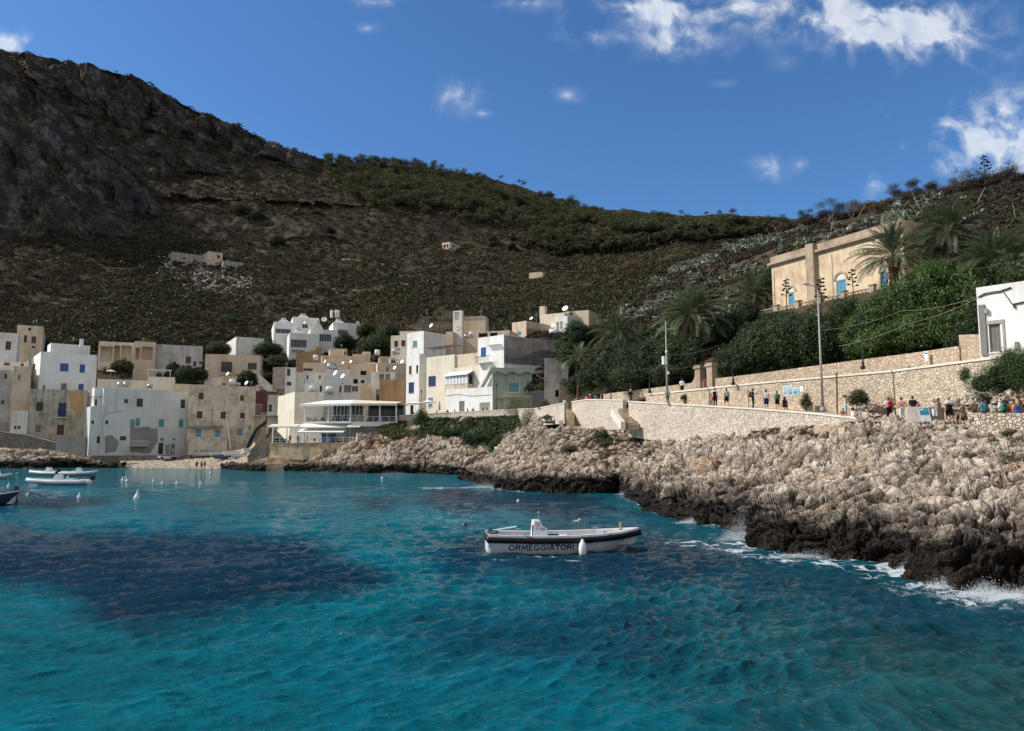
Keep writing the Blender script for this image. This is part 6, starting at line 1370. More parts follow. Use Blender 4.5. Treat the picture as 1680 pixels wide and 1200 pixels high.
# hedges and garden trees along the upper road
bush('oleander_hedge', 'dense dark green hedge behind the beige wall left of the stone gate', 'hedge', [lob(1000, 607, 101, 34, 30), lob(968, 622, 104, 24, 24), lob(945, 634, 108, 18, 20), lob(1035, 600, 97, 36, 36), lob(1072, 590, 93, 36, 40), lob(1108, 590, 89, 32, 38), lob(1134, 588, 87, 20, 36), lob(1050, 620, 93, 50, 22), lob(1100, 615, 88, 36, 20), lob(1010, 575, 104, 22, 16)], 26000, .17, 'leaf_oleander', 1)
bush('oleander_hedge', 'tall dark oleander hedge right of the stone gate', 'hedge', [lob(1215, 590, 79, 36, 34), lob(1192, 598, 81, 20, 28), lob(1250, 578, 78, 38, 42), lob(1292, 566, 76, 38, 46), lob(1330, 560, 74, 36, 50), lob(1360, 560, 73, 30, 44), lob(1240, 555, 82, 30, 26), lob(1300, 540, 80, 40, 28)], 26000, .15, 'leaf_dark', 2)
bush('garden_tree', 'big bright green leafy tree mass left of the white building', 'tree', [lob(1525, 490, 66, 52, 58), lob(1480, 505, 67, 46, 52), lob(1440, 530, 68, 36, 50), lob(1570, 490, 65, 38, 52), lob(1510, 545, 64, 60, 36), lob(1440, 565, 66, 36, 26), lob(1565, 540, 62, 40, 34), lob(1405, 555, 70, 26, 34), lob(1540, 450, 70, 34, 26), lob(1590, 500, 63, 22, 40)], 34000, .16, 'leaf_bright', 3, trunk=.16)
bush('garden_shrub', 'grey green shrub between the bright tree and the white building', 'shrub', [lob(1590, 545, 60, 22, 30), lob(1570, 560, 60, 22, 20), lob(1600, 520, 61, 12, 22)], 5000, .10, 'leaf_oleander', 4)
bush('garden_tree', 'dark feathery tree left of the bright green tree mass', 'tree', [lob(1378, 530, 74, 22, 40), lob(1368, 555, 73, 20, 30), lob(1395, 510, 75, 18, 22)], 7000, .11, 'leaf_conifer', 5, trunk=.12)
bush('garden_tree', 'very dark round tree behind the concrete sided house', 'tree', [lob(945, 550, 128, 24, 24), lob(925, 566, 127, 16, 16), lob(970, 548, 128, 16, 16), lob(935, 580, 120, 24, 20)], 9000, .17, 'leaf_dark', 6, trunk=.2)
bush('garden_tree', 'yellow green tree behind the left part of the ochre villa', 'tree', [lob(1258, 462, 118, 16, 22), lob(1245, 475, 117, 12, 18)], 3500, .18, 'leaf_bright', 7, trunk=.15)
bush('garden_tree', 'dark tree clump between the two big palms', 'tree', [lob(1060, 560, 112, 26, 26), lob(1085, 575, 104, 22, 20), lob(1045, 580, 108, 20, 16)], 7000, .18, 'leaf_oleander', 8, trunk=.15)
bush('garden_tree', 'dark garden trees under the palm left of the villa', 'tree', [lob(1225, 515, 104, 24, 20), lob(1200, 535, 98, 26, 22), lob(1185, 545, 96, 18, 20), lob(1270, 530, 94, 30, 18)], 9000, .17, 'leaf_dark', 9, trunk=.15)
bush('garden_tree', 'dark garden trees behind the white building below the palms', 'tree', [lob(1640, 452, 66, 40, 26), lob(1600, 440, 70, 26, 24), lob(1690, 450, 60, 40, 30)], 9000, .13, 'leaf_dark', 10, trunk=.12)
# low plants along the sea path
for i, (px, py, Y, rx, ry, mat, lab, n, sz) in enumerate([(1500, 622, 56, 24, 20, 'leaf_dark', 'round dark shrub growing out of the ramp wall above the black shirt visitor', 4500, .09), (1408, 652, 57.2, 17, 14, 'leaf_olive', 'small green shrub behind the seated pair', 2200, .07), (1562, 633, 53, 24, 16, 'leaf_conifer', 'spreading conifer shrub below the beige wall end', 4000, .08), (1600, 610, 50.2, 22, 16, 'leaf_conifer', 'conifer shrub hanging over the ramp coping', 3500, .08),
        (1322, 657, 61.5, 9, 13, 'leaf_olive', 'thin plant growing at the foot of the picture boards', 700, .07), (1473, 640, 56.8, 8, 16, 'leaf_dry', 'dry brown creeper on the ramp wall', 900, .07), (690, 690, 148.2, 13, 18, 'leaf_dark', 'dark pointed bush in front of the left parapet', 2600, .16), (1122, 652, 76, 6, 5, 'leaf_olive', 'small weed on the ramp wall left of the gate', 300, .07)]):
    bush('shrub', lab, 'shrub', [lob(px, py, Y, rx, ry), lob(px + rx * .55, py + ry * .3, Y, rx * .6, ry * .7), lob(px - rx * .55, py + ry * .35, Y, rx * .6, ry * .65), lob(px + rx * .1, py - ry * .45, Y, rx * .5, ry * .5)], n, sz, mat, 20 + i, core=.55, shell=.45)
bush('conifer', 'large spreading conifer at the foot of the white building', 'shrub', [lob(1645, 618, 46.8, 36, 34), lob(1612, 630, 47.5, 26, 22), lob(1680, 605, 45, 30, 40), lob(1660, 590, 46.5, 24, 22), lob(1700, 610, 44, 30, 44)], 12000, .09, 'leaf_conifer', 40, aspect=.3, core=.6, shell=.45)
for i, (px, py, Y, rx, ry, lab) in enumerate([(845, 668, 131, 18, 22, 'feathery yellow green shrub over the parapet, left one'), (868, 682, 121.5, 15, 20, 'feathery yellow green shrub over the parapet, right one'), (893, 664, 117, 10, 9, 'low spiky palm like plant above the parapet')]):
    bush('shrub', lab, 'shrub', [lob(px, py, Y, rx, ry), lob(px + rx * .4, py + ry * .6, Y, rx * .6, ry * .7), lob(px - rx * .5, py + ry * .4, Y, rx * .6, ry * .7)], 2200, .15, 'leaf_olive', 50 + i, aspect=.22, core=0, shell=.2)
# shrubs of the old town and lower hillside
for i, (px, py, Y, rx, ry, mat, lab) in enumerate([(620, 566, 222, 26, 20, 'leaf_dark', 'big dark evergreen bush above the lower town'), (565, 560, 250, 16, 14, 'leaf_dark', 'dark shrub in front of the right modern villa'), (200, 600, 212, 16, 10, 'leaf_olive', 'grey green bushes below the loggia house'), (305, 612, 200, 16, 12, 'leaf_dark', 'dark round bush in front of the plain grey house'), (325, 613, 202, 14, 10, 'leaf_dark', 'dark bush left of the beige corner stair'), (284, 604, 205, 10, 9, 'leaf_dark', 'small dark bush at the left of the plain grey house'), (405, 621, 206, 16, 13, 'leaf_dark', 'dark bush on the terrace of the two window beige house'),
        (358, 571, 236, 19, 11, 'leaf_oleander', 'green creeper covered terrace above the two window beige house'), (440, 572, 240, 22, 12, 'leaf_oleander', 'dark green shrubs left of the lowest modern villa'), (452, 595, 228, 20, 12, 'leaf_oleander', 'green shrubs on the slope under the modern villas'), (430, 562, 250, 14, 10, 'leaf_dark', 'dark bush behind the cream house'), (375, 530, 285, 24, 14, 'leaf_dark', 'dark tree group on the slope left of the modern villas'), (640, 545, 236, 18, 14, 'leaf_dark', 'dark trees behind the cream house with two windows'), (600, 540, 262, 14, 12, 'leaf_dark', 'dark bushes right of the modern villas'), (240, 563, 236, 12, 6, 'leaf_dark', 'flat dark bush on the ridge of the loggia house')]):
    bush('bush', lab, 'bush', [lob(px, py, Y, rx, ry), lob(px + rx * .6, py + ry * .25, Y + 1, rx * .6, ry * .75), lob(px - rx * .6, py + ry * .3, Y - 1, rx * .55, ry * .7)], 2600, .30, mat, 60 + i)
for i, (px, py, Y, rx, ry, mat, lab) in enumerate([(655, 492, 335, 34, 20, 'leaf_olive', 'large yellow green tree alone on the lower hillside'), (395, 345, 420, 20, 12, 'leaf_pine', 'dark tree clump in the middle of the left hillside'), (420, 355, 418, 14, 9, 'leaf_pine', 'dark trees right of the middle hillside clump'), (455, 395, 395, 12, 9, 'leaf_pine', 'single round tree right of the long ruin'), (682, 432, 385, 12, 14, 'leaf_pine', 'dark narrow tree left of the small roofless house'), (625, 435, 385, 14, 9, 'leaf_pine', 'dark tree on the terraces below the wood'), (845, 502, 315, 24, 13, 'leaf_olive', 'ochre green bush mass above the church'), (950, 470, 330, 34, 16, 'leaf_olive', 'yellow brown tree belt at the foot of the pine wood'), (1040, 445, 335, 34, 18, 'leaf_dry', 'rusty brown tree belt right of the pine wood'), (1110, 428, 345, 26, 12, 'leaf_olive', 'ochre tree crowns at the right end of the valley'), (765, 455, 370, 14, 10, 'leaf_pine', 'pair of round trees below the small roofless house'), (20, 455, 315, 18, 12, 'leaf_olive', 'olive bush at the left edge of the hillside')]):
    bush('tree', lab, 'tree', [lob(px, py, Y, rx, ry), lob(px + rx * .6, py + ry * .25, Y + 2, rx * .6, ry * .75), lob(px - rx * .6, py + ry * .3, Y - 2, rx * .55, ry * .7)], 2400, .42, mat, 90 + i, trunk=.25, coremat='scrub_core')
# ------------------------------------------------------------------ palms
def palm(label, px, py, Y, L, pyb, n=56, seed=0, boot=None, dead=True, up=1.0, name='palm_tree', tr=.32):
    r = random.Random(seed); c = at(px, py, Y); base = at(px + r.uniform(-3, 3), pyb, Y); base.z -= 1.0; t = thing(name, label, 'palm', base); o_ = base.copy()
    b = MB(o_); k = 10; path, rad = [], []
    for i in range(k + 1):
        f = i / k; path.append(base.lerp(c, f)); rad.append(tr * (1.15 - .25 * f) * (1.12 if i % 2 else .95))
    b.tube(path, rad, 10); b.build('trunk', M['palm_trunk'], t)
    if boot:
        b = MB(o_); q = c - Zv * boot
        for i in range(9):
            for j in range(9):
                an = 2 * math.pi * (j + .5 * (i % 2)) / 9; rr = tr * (1.0 + .8 * i / 8); p = q + Zv * boot * 1.0 * i / 9; d = Vector((math.cos(an), math.sin(an), .9)).normalized()
                e = p + Vector((math.cos(an), math.sin(an), 0)) * rr * .7; s = Vector((-math.sin(an), math.cos(an), 0)) * .09
                b.add([e - s, e + s, e + d * .42 + s * .5, e + d * .42 - s * .5, e - s + d * .02 - Vector((math.cos(an), math.sin(an), 0)) * .08, e + s - Vector((math.cos(an), math.sin(an), 0)) * .08], [(0, 1, 2, 3), (4, 3, 2, 5)])
        b.lathe(q, [(tr, 0), (tr * 1.7, boot * .9), (tr * .8, boot * 1.05)], 9); b.build('frond_boots', M['palm_boot'], t)
    def fronds(cnt, e0, e1, Lk, droop, mat, nm, leafw):
        V, F = [], []
        for i in range(cnt):
            az = i * 2.39996 + r.uniform(-.2, .2); f = (i + .5) / cnt; el = R(e0 + (e1 - e0) * f ** .85 + r.uniform(-7, 7)); LL = L * Lk * r.uniform(.82, 1.08) * (1 - .12 * (1 - f)); kk = 16
            h = Vector((math.cos(az), math.sin(az), 0)); p = c.copy(); path = [p.copy()]; a = el; st = LL / kk
            for j in range(kk):
                a -= droop * (.22 + .85 * j / kk) * max(0.0, math.cos(a)) ** .5 * 1.9 / kk if a > -1.35 else 0
                p = p + (h * math.cos(a) + Zv * math.sin(a)) * st; path.append(p.copy())
            side = Vector((-h.y, h.x, 0)); tw = r.uniform(-.5, .5)
            for j in range(kk):
                q0, q1 = path[j], path[j + 1]; d = (q1 - q0).normalized(); upv = side.cross(d) * -1
                if upv.z < 0 and abs(a) < 1.2: upv = -upv
                w = .025 * (1 - j / kk) + .006
                i0 = len(V); V += [q0 - side * w, q0 + side * w, q1 + side * w, q1 - side * w]; F.append((i0, i0 + 1, i0 + 2, i0 + 3))
                if j < 2: continue
                for m in range(3):
                    q = q0.lerp(q1, (m + .5) / 3); g_ = (j + m / 3) / kk; ll = LL * leafw * (math.sin(min(1, (g_ - .08) * 2.2) * math.pi / 2) * (1 - .62 * g_ ** 2))
                    for sg in (-1, 1):
                        sd = (side * sg * .80 + d * .62 + upv * (.38 + tw * sg * .3) + Vector((r.uniform(-.1, .1), r.uniform(-.1, .1), r.uniform(-.12, .05)))).normalized(); e = q + sd * ll - Zv * ll * .22; md = q + sd * ll * .5; wv = d * ll * .065
                        i0 = len(V); V += [q, md + wv, e, md - wv]; F.append((i0, i0 + 1, i0 + 2, i0 + 3))
        V = np.array([v[:] for v in V]) - np.array(o_[:]); npmesh(nm, V, F, M[mat], t)
    fronds(n, 88 * up, -16, 1.0, .9, 'leaf_palm', 'crown', .24)
    if dead: fronds(int(n * .45), -30, -75, .72, .8, 'leaf_palmdry', 'dead_fronds', .16)
    return t
palm('huge date palm with a skirt of dead fronds left of the stone gate', 1135, 522, 98, 5.9, 585, 92, 1, tr=.5)
palm('date palm with arching fronds left of the huge palm', 1012, 552, 108, 4.6, 610, 66, 2, dead=False)
palm('slender small palm beside the raw concrete lean to', 950, 590, 106, 3.0, 645, 40, 3, tr=.2)
palm('date palm on the terrace left of the ochre villa', 1233, 488, 109, 4.2, 530, 70, 4)
palm('date palm with a rusty crown base in front of the ochre villa', 1466, 424, 78, 5.0, 470, 56, 5, boot=1.5, dead=False, tr=.42)
palm('dark tall palm behind the bright green trees', 1562, 384, 86, 5.4, 470, 76, 6, boot=1.2, tr=.4)
palm('broad pale palm directly above the white building', 1632, 436, 68, 4.9, 480, 76, 7, dead=False, tr=.36)
palm('thin tall palm left of the clock tower', 722, 512, 214, 2.3, 550, 36, 8, tr=.18)
palm('dark palm at the far right edge above the white building', 1705, 400, 72, 4.6, 470, 60, 9)
palm('pale young palm between the hedge and the huge palm', 1060, 582, 101, 2.8, 615, 36, 10, dead=False, tr=.15)
# ------------------------------------------------------------------ scrub over both hillsides (nobody could count it)
def scrub(name, X, Y, Z, S, mat, per, seed, asp=.6):
    per = int(per * 1.9); r = np.random.default_rng(seed); n = len(X); d = r.normal(size=(n, per, 3)); d /= np.linalg.norm(d, axis=2, keepdims=True); d[:, :, 2] = np.abs(d[:, :, 2])
    P = np.stack([X, Y, Z], 1)[:, None, :] + d * (S[:, None, None] * np.array([1, 1, .72])) * (.55 + .45 * r.random((n, per, 1)))
    V, F = leaves(P.reshape(-1, 3), d.reshape(-1, 3), np.repeat(S, per)[:] * .25, r, asp, .55)
    return tag(npmesh(name, V, F, M[mat]), kind='stuff')
def leaves_var(): pass
_l = leaves
def leaves(P, N, size, r, aspect=.55, jitter=.7):
    if np.ndim(size) == 0: return _l(P, N, size, r, aspect, jitter)
    V, F = _l(np.zeros_like(P), N, 1.0, r, aspect, jitter); return V * np.repeat(size, 4)[:, None] + np.repeat(P, 4, axis=0), F
r = np.random.default_rng(21)
def hill_samples(n, ymin, ymax, cmin, cmax):
    c = r.uniform(cmin, cmax, n); Y = 1 / r.uniform(1 / ymax, 1 / ymin, n); X = c * Y; Z = hill_z(X, Y); return X, Y, Z
def clump_mask(X, Y, f, seed, lo): return fbm(np.stack([X * f, Y * f, X * 0], 1), 3, seed) > lo
def steep_of(X, Y): return (HILL.heights(X, Y + 2) - HILL.heights(X, Y - 2)) / 4
X, Y, Z = hill_samples(60000, 225, 640, -.95, .55); k = (steep_of(X, Y) < 1.2) & clump_mask(X, Y, .035, 5, -.85); X, Y, Z = X[k], Y[k], Z[k]
S = (.55 + 1.0 * r.random(len(X)) ** 2) * (.65 + Y / 500); scrub('scrub', X, Y, Z, S, 'leaf_scrub', 14, 31)
X, Y, Z = hill_samples(9000, 225, 640, -.95, .55); k = (steep_of(X, Y) < 1.3) & clump_mask(X, Y, .02, 15, .05); X, Y, Z = X[k], Y[k], Z[k]
S = (1.0 + 1.2 * r.random(len(X)) ** 2) * (.65 + Y / 500); scrub('scrub', X, Y, Z, S, 'leaf_pine', 18, 32)
X, Y, Z = hill_samples(16000, 300, 660, -.95, .5); k = (steep_of(X, Y) > .9) & clump_mask(X, Y, .05, 55, -.4); X, Y, Z = X[k], Y[k], Z[k]; S = .8 + 1.1 * r.random(len(X)) ** 2; scrub('scrub', X, Y, Z, S, 'leaf_scrub', 14, 33)
def near_samples(n, y0, y1, c0, c1):
    c = r.uniform(c0, c1, n); Y = r.uniform(y0, y1, n); X = c * Y; return X, Y, near_z(X, Y)
def above_road(X, Y): # keep off the road and the villa
    base = np.interp(X / Y, [ray(a, 500)[0] for a in (850, 1003, 1141, 1240, 1414, 1573, 1700, 2200)], [140, 108, 92, 84, 74, 64, 58, 48]); vx = (X - 40) * .45 - (Y - 96) * .89; vy = (X - 40) * .89 + (Y - 96) * .45
    return (Y > base + 3) & ~((np.abs(vx) < 14) & (vy > -9) & (vy < 16))
X, Y, Z = near_samples(26000, 70, 215, .02, .86); k = above_road(X, Y) & clump_mask(X, Y, .10, 25, -.30); X, Y, Z = X[k], Y[k], Z[k]; S = .35 + .75 * r.random(len(X)) ** 2; scrub('scrub', X, Y, Z, S, 'leaf_dull', 22, 34)
X, Y, Z = near_samples(7000, 70, 215, .02, .86); k = above_road(X, Y) & clump_mask(X, Y, .07, 27, .0); X, Y, Z = X[k], Y[k], Z[k]; S = .5 + .8 * r.random(len(X)) ** 2; scrub('scrub', X, Y, Z, S, 'leaf_scrub', 26, 35)
# green ground cover and dry tufts by the shore
def on_layers(L, n, f0, f1, px0, px1):
    c = r.uniform(ray(px0, 720)[0], ray(px1, 720)[0], n); ys, zs = L.prof(c); q = r.uniform(f0, f1, n); i = np.floor(q).astype(int); f = q - i; j = np.arange(n)
    Y = ys[i, j] * (1 - f) + ys[i + 1, j] * f; Z = zs[i, j] * (1 - f) + zs[i + 1, j] * f; return c * Y, Y, Z
X, Y, Z = on_layers(BANK, 2600, 3.3, 4.25, 622, 840); k = clump_mask(X, Y, .16, 4, .0); X, Y, Z = X[k], Y[k], Z[k]; scrub('ground_cover', X, Y, Z + .1, .22 + .4 * r.random(len(X)) ** 2, 'leaf_grass', 16, 41)
X, Y, Z = on_layers(BANK, 350, 3.3, 4.4, 690, 850); scrub('ground_cover', X, Y, Z + .4, .4 + .5 * r.random(len(X)), 'leaf_dark', 16, 42)
X, Y, Z = on_layers(HEADLAND, 1500, 3.75, 4.1, 1230, 1420); k = clump_mask(X, Y, .4, 8, -.1); X, Y, Z = X[k], Y[k], Z[k]; scrub('dry_grass', X, Y, Z + .15, .12 + .22 * r.random(len(X)), 'leaf_dry', 18, 43, .25)
X, Y, Z = on_layers(HEADLAND, 1500, 3.0, 4.0, 840, 1680); k = clump_mask(X, Y, .35, 9, .55); X, Y, Z = X[k], Y[k], Z[k]; scrub('ground_cover', X, Y, Z + .2, .10 + .20 * r.random(len(X)), 'leaf_olive', 16, 44, .4)
for i, (px, py, lab) in enumerate([(938, 738, 'low green tuft in the middle of the left headland'), (993, 716, 'green tuft by the foot of the nearer steps'), (1000, 730, 'small yellow tuft on the left headland'), (1046, 722, 'dark tuft at the wall foot right of the nearer steps'), (1442, 722, 'green tuft on the rocks below the seated pair'), (1520, 708, 'dark green tuft under the information panel'), (1483, 728, 'small tuft on the rocks under the stone block'), (1556, 716, 'wide dark tuft on the big flat rock'), (1660, 713, 'green tuft below the dry stone wall'), (1612, 690, 'brown green tuft at the left end of the dry stone wall'), (1330, 738, 'yellow tuft under the masonry ledge'), (1310, 720, 'dark tuft left of the masonry ledge')]):
    c, tt_ = ray(px, py); yy = np.arange(38, 112, .25); zz = HEADLAND.heights(c * yy, yy); tv = (zz - EYE) / yy; j = int(np.argmax(tv >= tt_)); Y = yy[j]; k = Y / FPX
    bush('shrub', lab, 'shrub', [lob(px, py - 3, Y, 14, 5.5), lob(px + 11, py, Y, 9, 5), lob(px - 10, py, Y - .2, 9, 5)], 900, .055 + .0009 * Y, ['leaf_olive', 'leaf_conifer', 'leaf_grass'][i % 3], 140 + i, core=.5, shell=.3, aspect=.35)
# ------------------------------------------------------------------ pines of the far wood: the nearest 300 one by one, the rest as one mass
PROTO = []
for v in range(5):
    rr = random.Random(v + 70); R_ = 3.1; lobes = []
    for i in range(7):
        an = i * 2.4; q = R_ * .55 * (i / 7) ** .5; lobes.append(((math.cos(an) * q, math.sin(an) * q, 4.6 + rr.uniform(-.7, 1.0) - q * .35), (R_ * rr.uniform(.42, .6), R_ * rr.uniform(.42, .6), R_ * rr.uniform(.28, .42))))
    fo = foliage('crown', lobes, 330, .46, 'leaf_pine', 170 + v, core=.66, coremat='scrub_core'); tk = MB().tube([(0, 0, -1.2), (.15, .1, 2), (0, 0, 4.4)], [.24, .18, .1], 6).build('trunk', M['trunk'])
    PROTO.append((fo, tk))
poly = [(540, 272), (640, 276), (760, 300), (860, 318), (960, 350), (1060, 362), (1180, 366), (1280, 372), (1290, 395), (1180, 425), (1080, 435), (960, 432), (860, 428), (790, 415), (720, 385), (640, 372), (590, 360), (560, 320)]
c = r.uniform(ray(530, 350)[0], ray(1300, 350)[0], 16000); Y = r.uniform(395, 650, 16000); X = c * Y; Z = hill_z(X, Y); px, py = pix(X, Y, Z)
ins = sd_poly(px, py, poly) + fbm(np.stack([X * .016, Y * .016, X * 0], 1), 3, 81) * 26 > -4; dens = fbm(np.stack([X * .045, Y * .045, X * 0], 1), 3, 77) > -.12 - .5 * (py < 330)
edge = (r.random(len(X)) < .07) & (px > 330) & (px < 1250) & (py < 470) & (fbm(np.stack([X * .02, Y * .02, X * 0], 1), 2, 83) > .1)
k = ((ins & dens & (r.random(len(X)) < .34)) | (edge & (r.random(len(X)) < .30))) & (steep_of(X, Y) < 1.0); X, Y, Z = X[k], Y[k], Z[k]; o_ = np.argsort(Y); X, Y, Z = X[o_], Y[o_], Z[o_]
first = [True] * 5
for i in range(min(290, len(X))):
    v = i % 5; fo, tk = PROTO[v]; s = r.uniform(.75, 1.3); t = thing('pine_tree', 'round topped dark green pine in the wood on the far hillside', 'tree', (X[i], Y[i], Z[i] - .3), r.uniform(0, 6.28), 'pines of the far hillside wood'); t.scale = (s, s, s * r.uniform(.85, 1.15))
    for q in (fo, tk):
        if first[v]: e = q
        else: e = q.copy(); COL.objects.link(e)
        e.parent = t
    first[v] = False
VV, FF = [], []; nv = 0
for i in range(290, len(X)):
    fo = PROTO[i % 5][0]; me = fo.data; co = np.empty(len(me.vertices) * 3, np.float32); me.vertices.foreach_get('co', co); co = co.reshape(-1, 3)[:693 * 4]
    sel = r.random(693) < .45; co = co.reshape(693, 4, 3)[sel] * 1.12; s = r.uniform(.75, 1.3); a = r.uniform(0, 6.28); ca, sa = math.cos(a), math.sin(a); q = co.reshape(-1, 3) @ np.array([[ca, sa, 0], [-sa, ca, 0], [0, 0, 1]]) * s + np.array([X[i], Y[i], Z[i] - .3]); VV.append(q); FF.append(np.arange(len(q)).reshape(-1, 4) + nv); nv += len(q)
if VV: tag(npmesh('pine_wood', np.concatenate(VV), np.concatenate(FF), M['leaf_pine']), kind='stuff')
# ------------------------------------------------------------------ prickly pears, agave stalks and bare trees of the near hillside
PP = []
for v in range(4):
    rr = random.Random(v + 30); b = MB(); pads = [(Vector((0, 0, 0)), Vector((0, 0, 1)), 0)]; n_ = 0
    stack = [(Vector((rr.uniform(-.7, .7), rr.uniform(-.5, .5), -.1)), Vector((rr.uniform(-.4, .4), rr.uniform(-.4, .4), 1)).normalized(), 0) for _ in range(7)]
    while stack and n_ < 70:
        p, d, lv = stack.pop(0); n_ += 1; h = rr.uniform(.28, .42) * (1 - .08 * lv); w = h * .36; s = d.cross(Vector((rr.uniform(-1, 1), rr.uniform(-1, 1), .1))).normalized(); tk_ = s.cross(d).normalized() * .035
        ring = [p + d * h * (.5 - .5 * math.cos(a)) + s * w * math.sin(a) * (1.05 if a < 3.14 else 1.05) for a in [i * math.pi / 4 for i in range(8)]]
        c_ = p + d * h * .5
        b.add([q + tk_ * .3 for q in ring] + [q - tk_ * .3 for q in ring] + [c_ + tk_, c_ - tk_], [(i, (i + 1) % 8, 16) for i in range(8)] + [((i + 1) % 8 + 8, i + 8, 17) for i in range(8)] + [(i + 8, (i + 1) % 8 + 8, (i + 1) % 8, i) for i in range(8)])
        if lv < 4:
            for _ in range(rr.choice((1, 2, 2, 3))): stack.append((p + d * h * .92 + s * w * rr.uniform(-.5, .5), (d + Vector((rr.uniform(-.8, .8), rr.uniform(-.8, .8), rr.uniform(-.1, .5)))).normalized(), lv + 1))
    b.ball((0, 0, -.05), .6, 8, sc=(1.6, 1.2, .35)); o = b.build('pads', M['cactus']); PP.append(o)
X, Y, Z = near_samples(2600, 80, 205, .10, .62); px, py = pix(X, Y, Z); k = above_road(X, Y) & clump_mask(X, Y, .06, 61, -.05) & (px > 990) & (px < 1690) & (py > 260) & (py < 560); X, Y, Z = X[k][:290], Y[k][:290], Z[k][:290]
first = [True] * 4
for i in range(len(X)):
    v = i % 4; s = r.uniform(1.3, 2.3); t = thing('prickly_pear', 'pale green prickly pear clump on the dry slope around the villa', 'cactus', (X[i], Y[i], Z[i] - .1), r.uniform(0, 6.28), 'prickly pears on the near hillside'); t.scale = (s, s, s * .85)
    e = PP[v] if first[v] else PP[v].copy()
    if not first[v]: COL.objects.link(e)
    first[v] = False; e.parent = t
t = thing('prickly_pear', 'dark prickly pear clump at the foot of the farther steps', 'cactus', at(905, 692, 106.5), 0); e = PP[0].copy(); COL.objects.link(e); e.parent = t; t.scale = (1.5, 1, 1.1)
def stalk(px, py, h, lean, branches, mat, label, group, Yk=None, X0=None, name='agave_stalk'):
    c, tt_ = ray(px, py)
    if Yk is None:
        yy = np.arange(95, 210, .5); zz = NEAR.heights(c * yy, yy); tv = (zz - EYE) / yy; j = int(np.argmax(tv >= tt_)); Yk = yy[j] if tv[j] >= tt_ else 180
        z = float(near_z([c * Yk], [Yk])[0]); p = Vector((c * Yk, Yk, z - .2))
    else: p = at(px, py, Yk)
    t = thing(name, label, 'agave', p, group=group); o_ = p.copy(); d = Vector((lean, random.uniform(-.1, .1), 1)).normalized(); w = h * .012 + .015
    MB(o_).tube([p, p + d * h * .5, p + d * h], [w, w * .8, w * .4], 5).build('stem', M[mat], t)
    if branches:
        b = MB(o_); V_ = []
        for i in range(branches):
            f = .45 + .5 * i / branches; an = i * 2.4; q = p + d * h * f; e = q + Vector((math.cos(an) * .9, math.sin(an) * .9, .25)) * h * .17 * (1.25 - f); b.tube([q, q.lerp(e, .6) - Zv * .03, e], [w * .5, w * .35, w * .3], 4); b.ball(e, h * .035, 6, sc=(1.3, 1.3, .7))
        b.build('flower_heads', M['stalk_dark' if mat == 'stalk_dark' else 'stalk'], t)
for i in range(42):
    px = random.uniform(1080, 1675); py = np.interp(px, [1060, 1200, 1300, 1450, 1680], [500, 445, 405, 360, 320]) + random.uniform(-15, 50)
    if 1260 < px < 1490 and py > 400: py -= 60
    stalk(px, py, random.uniform(2, 4.6), random.choice((-1, 1)) * random.uniform(.05, .9), 0, 'stalk', 'dead pale agave stalk leaning on the dry slope behind the villa', 'dead agave stalks on the near hillside')
for px, pyb, h, br, Yk, lab in ((1347, 520, 4.6, 14, 84, 'dark agave flower stalk in front of the villa pilaster'), (1291, 512, 4.4, 14, 95, 'dark agave flower stalk before the left villa arch'), (1401, 497, 4.2, 12, 86, 'dark agave flower stalk right of the middle villa arch'), (1617, 300, 6.5, 12, 160, 'tall branched agave stalk standing on the right skyline'), (1626, 300, 5.6, 10, 162, 'shorter branched agave stalk beside the tall one on the skyline'), (1503, 330, 4.6, 10, 168, 'branched agave stalk among the skyline trees left of the tall pair')):
    stalk(px, pyb, h, random.uniform(-.04, .04), br, 'stalk_dark', lab, None, Yk)
def bare_tree(px, py, rx, ry, lab, seed, n=700, mat='leaf_dull'):
    c = ray(px, py)[0]; yy = np.arange(120, 220, 1.0); zz = NEAR.heights(c * yy, yy); j = int(np.argmax((zz - EYE) / yy)); Y = yy[j] - 2; py += 5; z = float(near_z([c * Y], [Y])[0]); rr = random.Random(seed)
    base = Vector((c * Y, Y, z - .3)); cen = at(px, py, Y); t = thing('tree', lab, 'tree', base); o_ = base.copy(); b = MB(o_); k = Y / FPX; fork = base.lerp(cen, .45); b.tube([base, fork], [.16, .11], 6); L = []
    for i in range(11):
        an = i * 2.4; e = cen + Vector((math.cos(an) * rx * k * rr.uniform(.4, .9), math.sin(an) * rx * k * .8, rr.uniform(-1.3, .8) * ry * k)); m = fork.lerp(e, .5) + Zv * .2; b.tube([fork, m, e], [.07, .045, .015], 4); L.append(((e.x, e.y, e.z), (rx * k * .5, rx * k * .5, ry * k * .42)))
        for q in range(3): e2 = e + Vector((rr.uniform(-1, 1), rr.uniform(-1, 1), rr.uniform(-.2, 1))) * .6; b.tube([m.lerp(e, .6), e2], [.025, .008], 3)
    if n >= 500: L += [((cen.x + q * rx * k * .45, cen.y, cen.z - ry * k * .45), (rx * k * .5, rx * k * .5, ry * k * .6)) for q in (-1, 0, 1)]; n = int(n * 1.8)
    b.build('trunk', M['trunk'], t); foliage('crown', L, int(n * 2.2), .17, mat, seed, t, o_, shell=.2, core=0, aspect=.4)
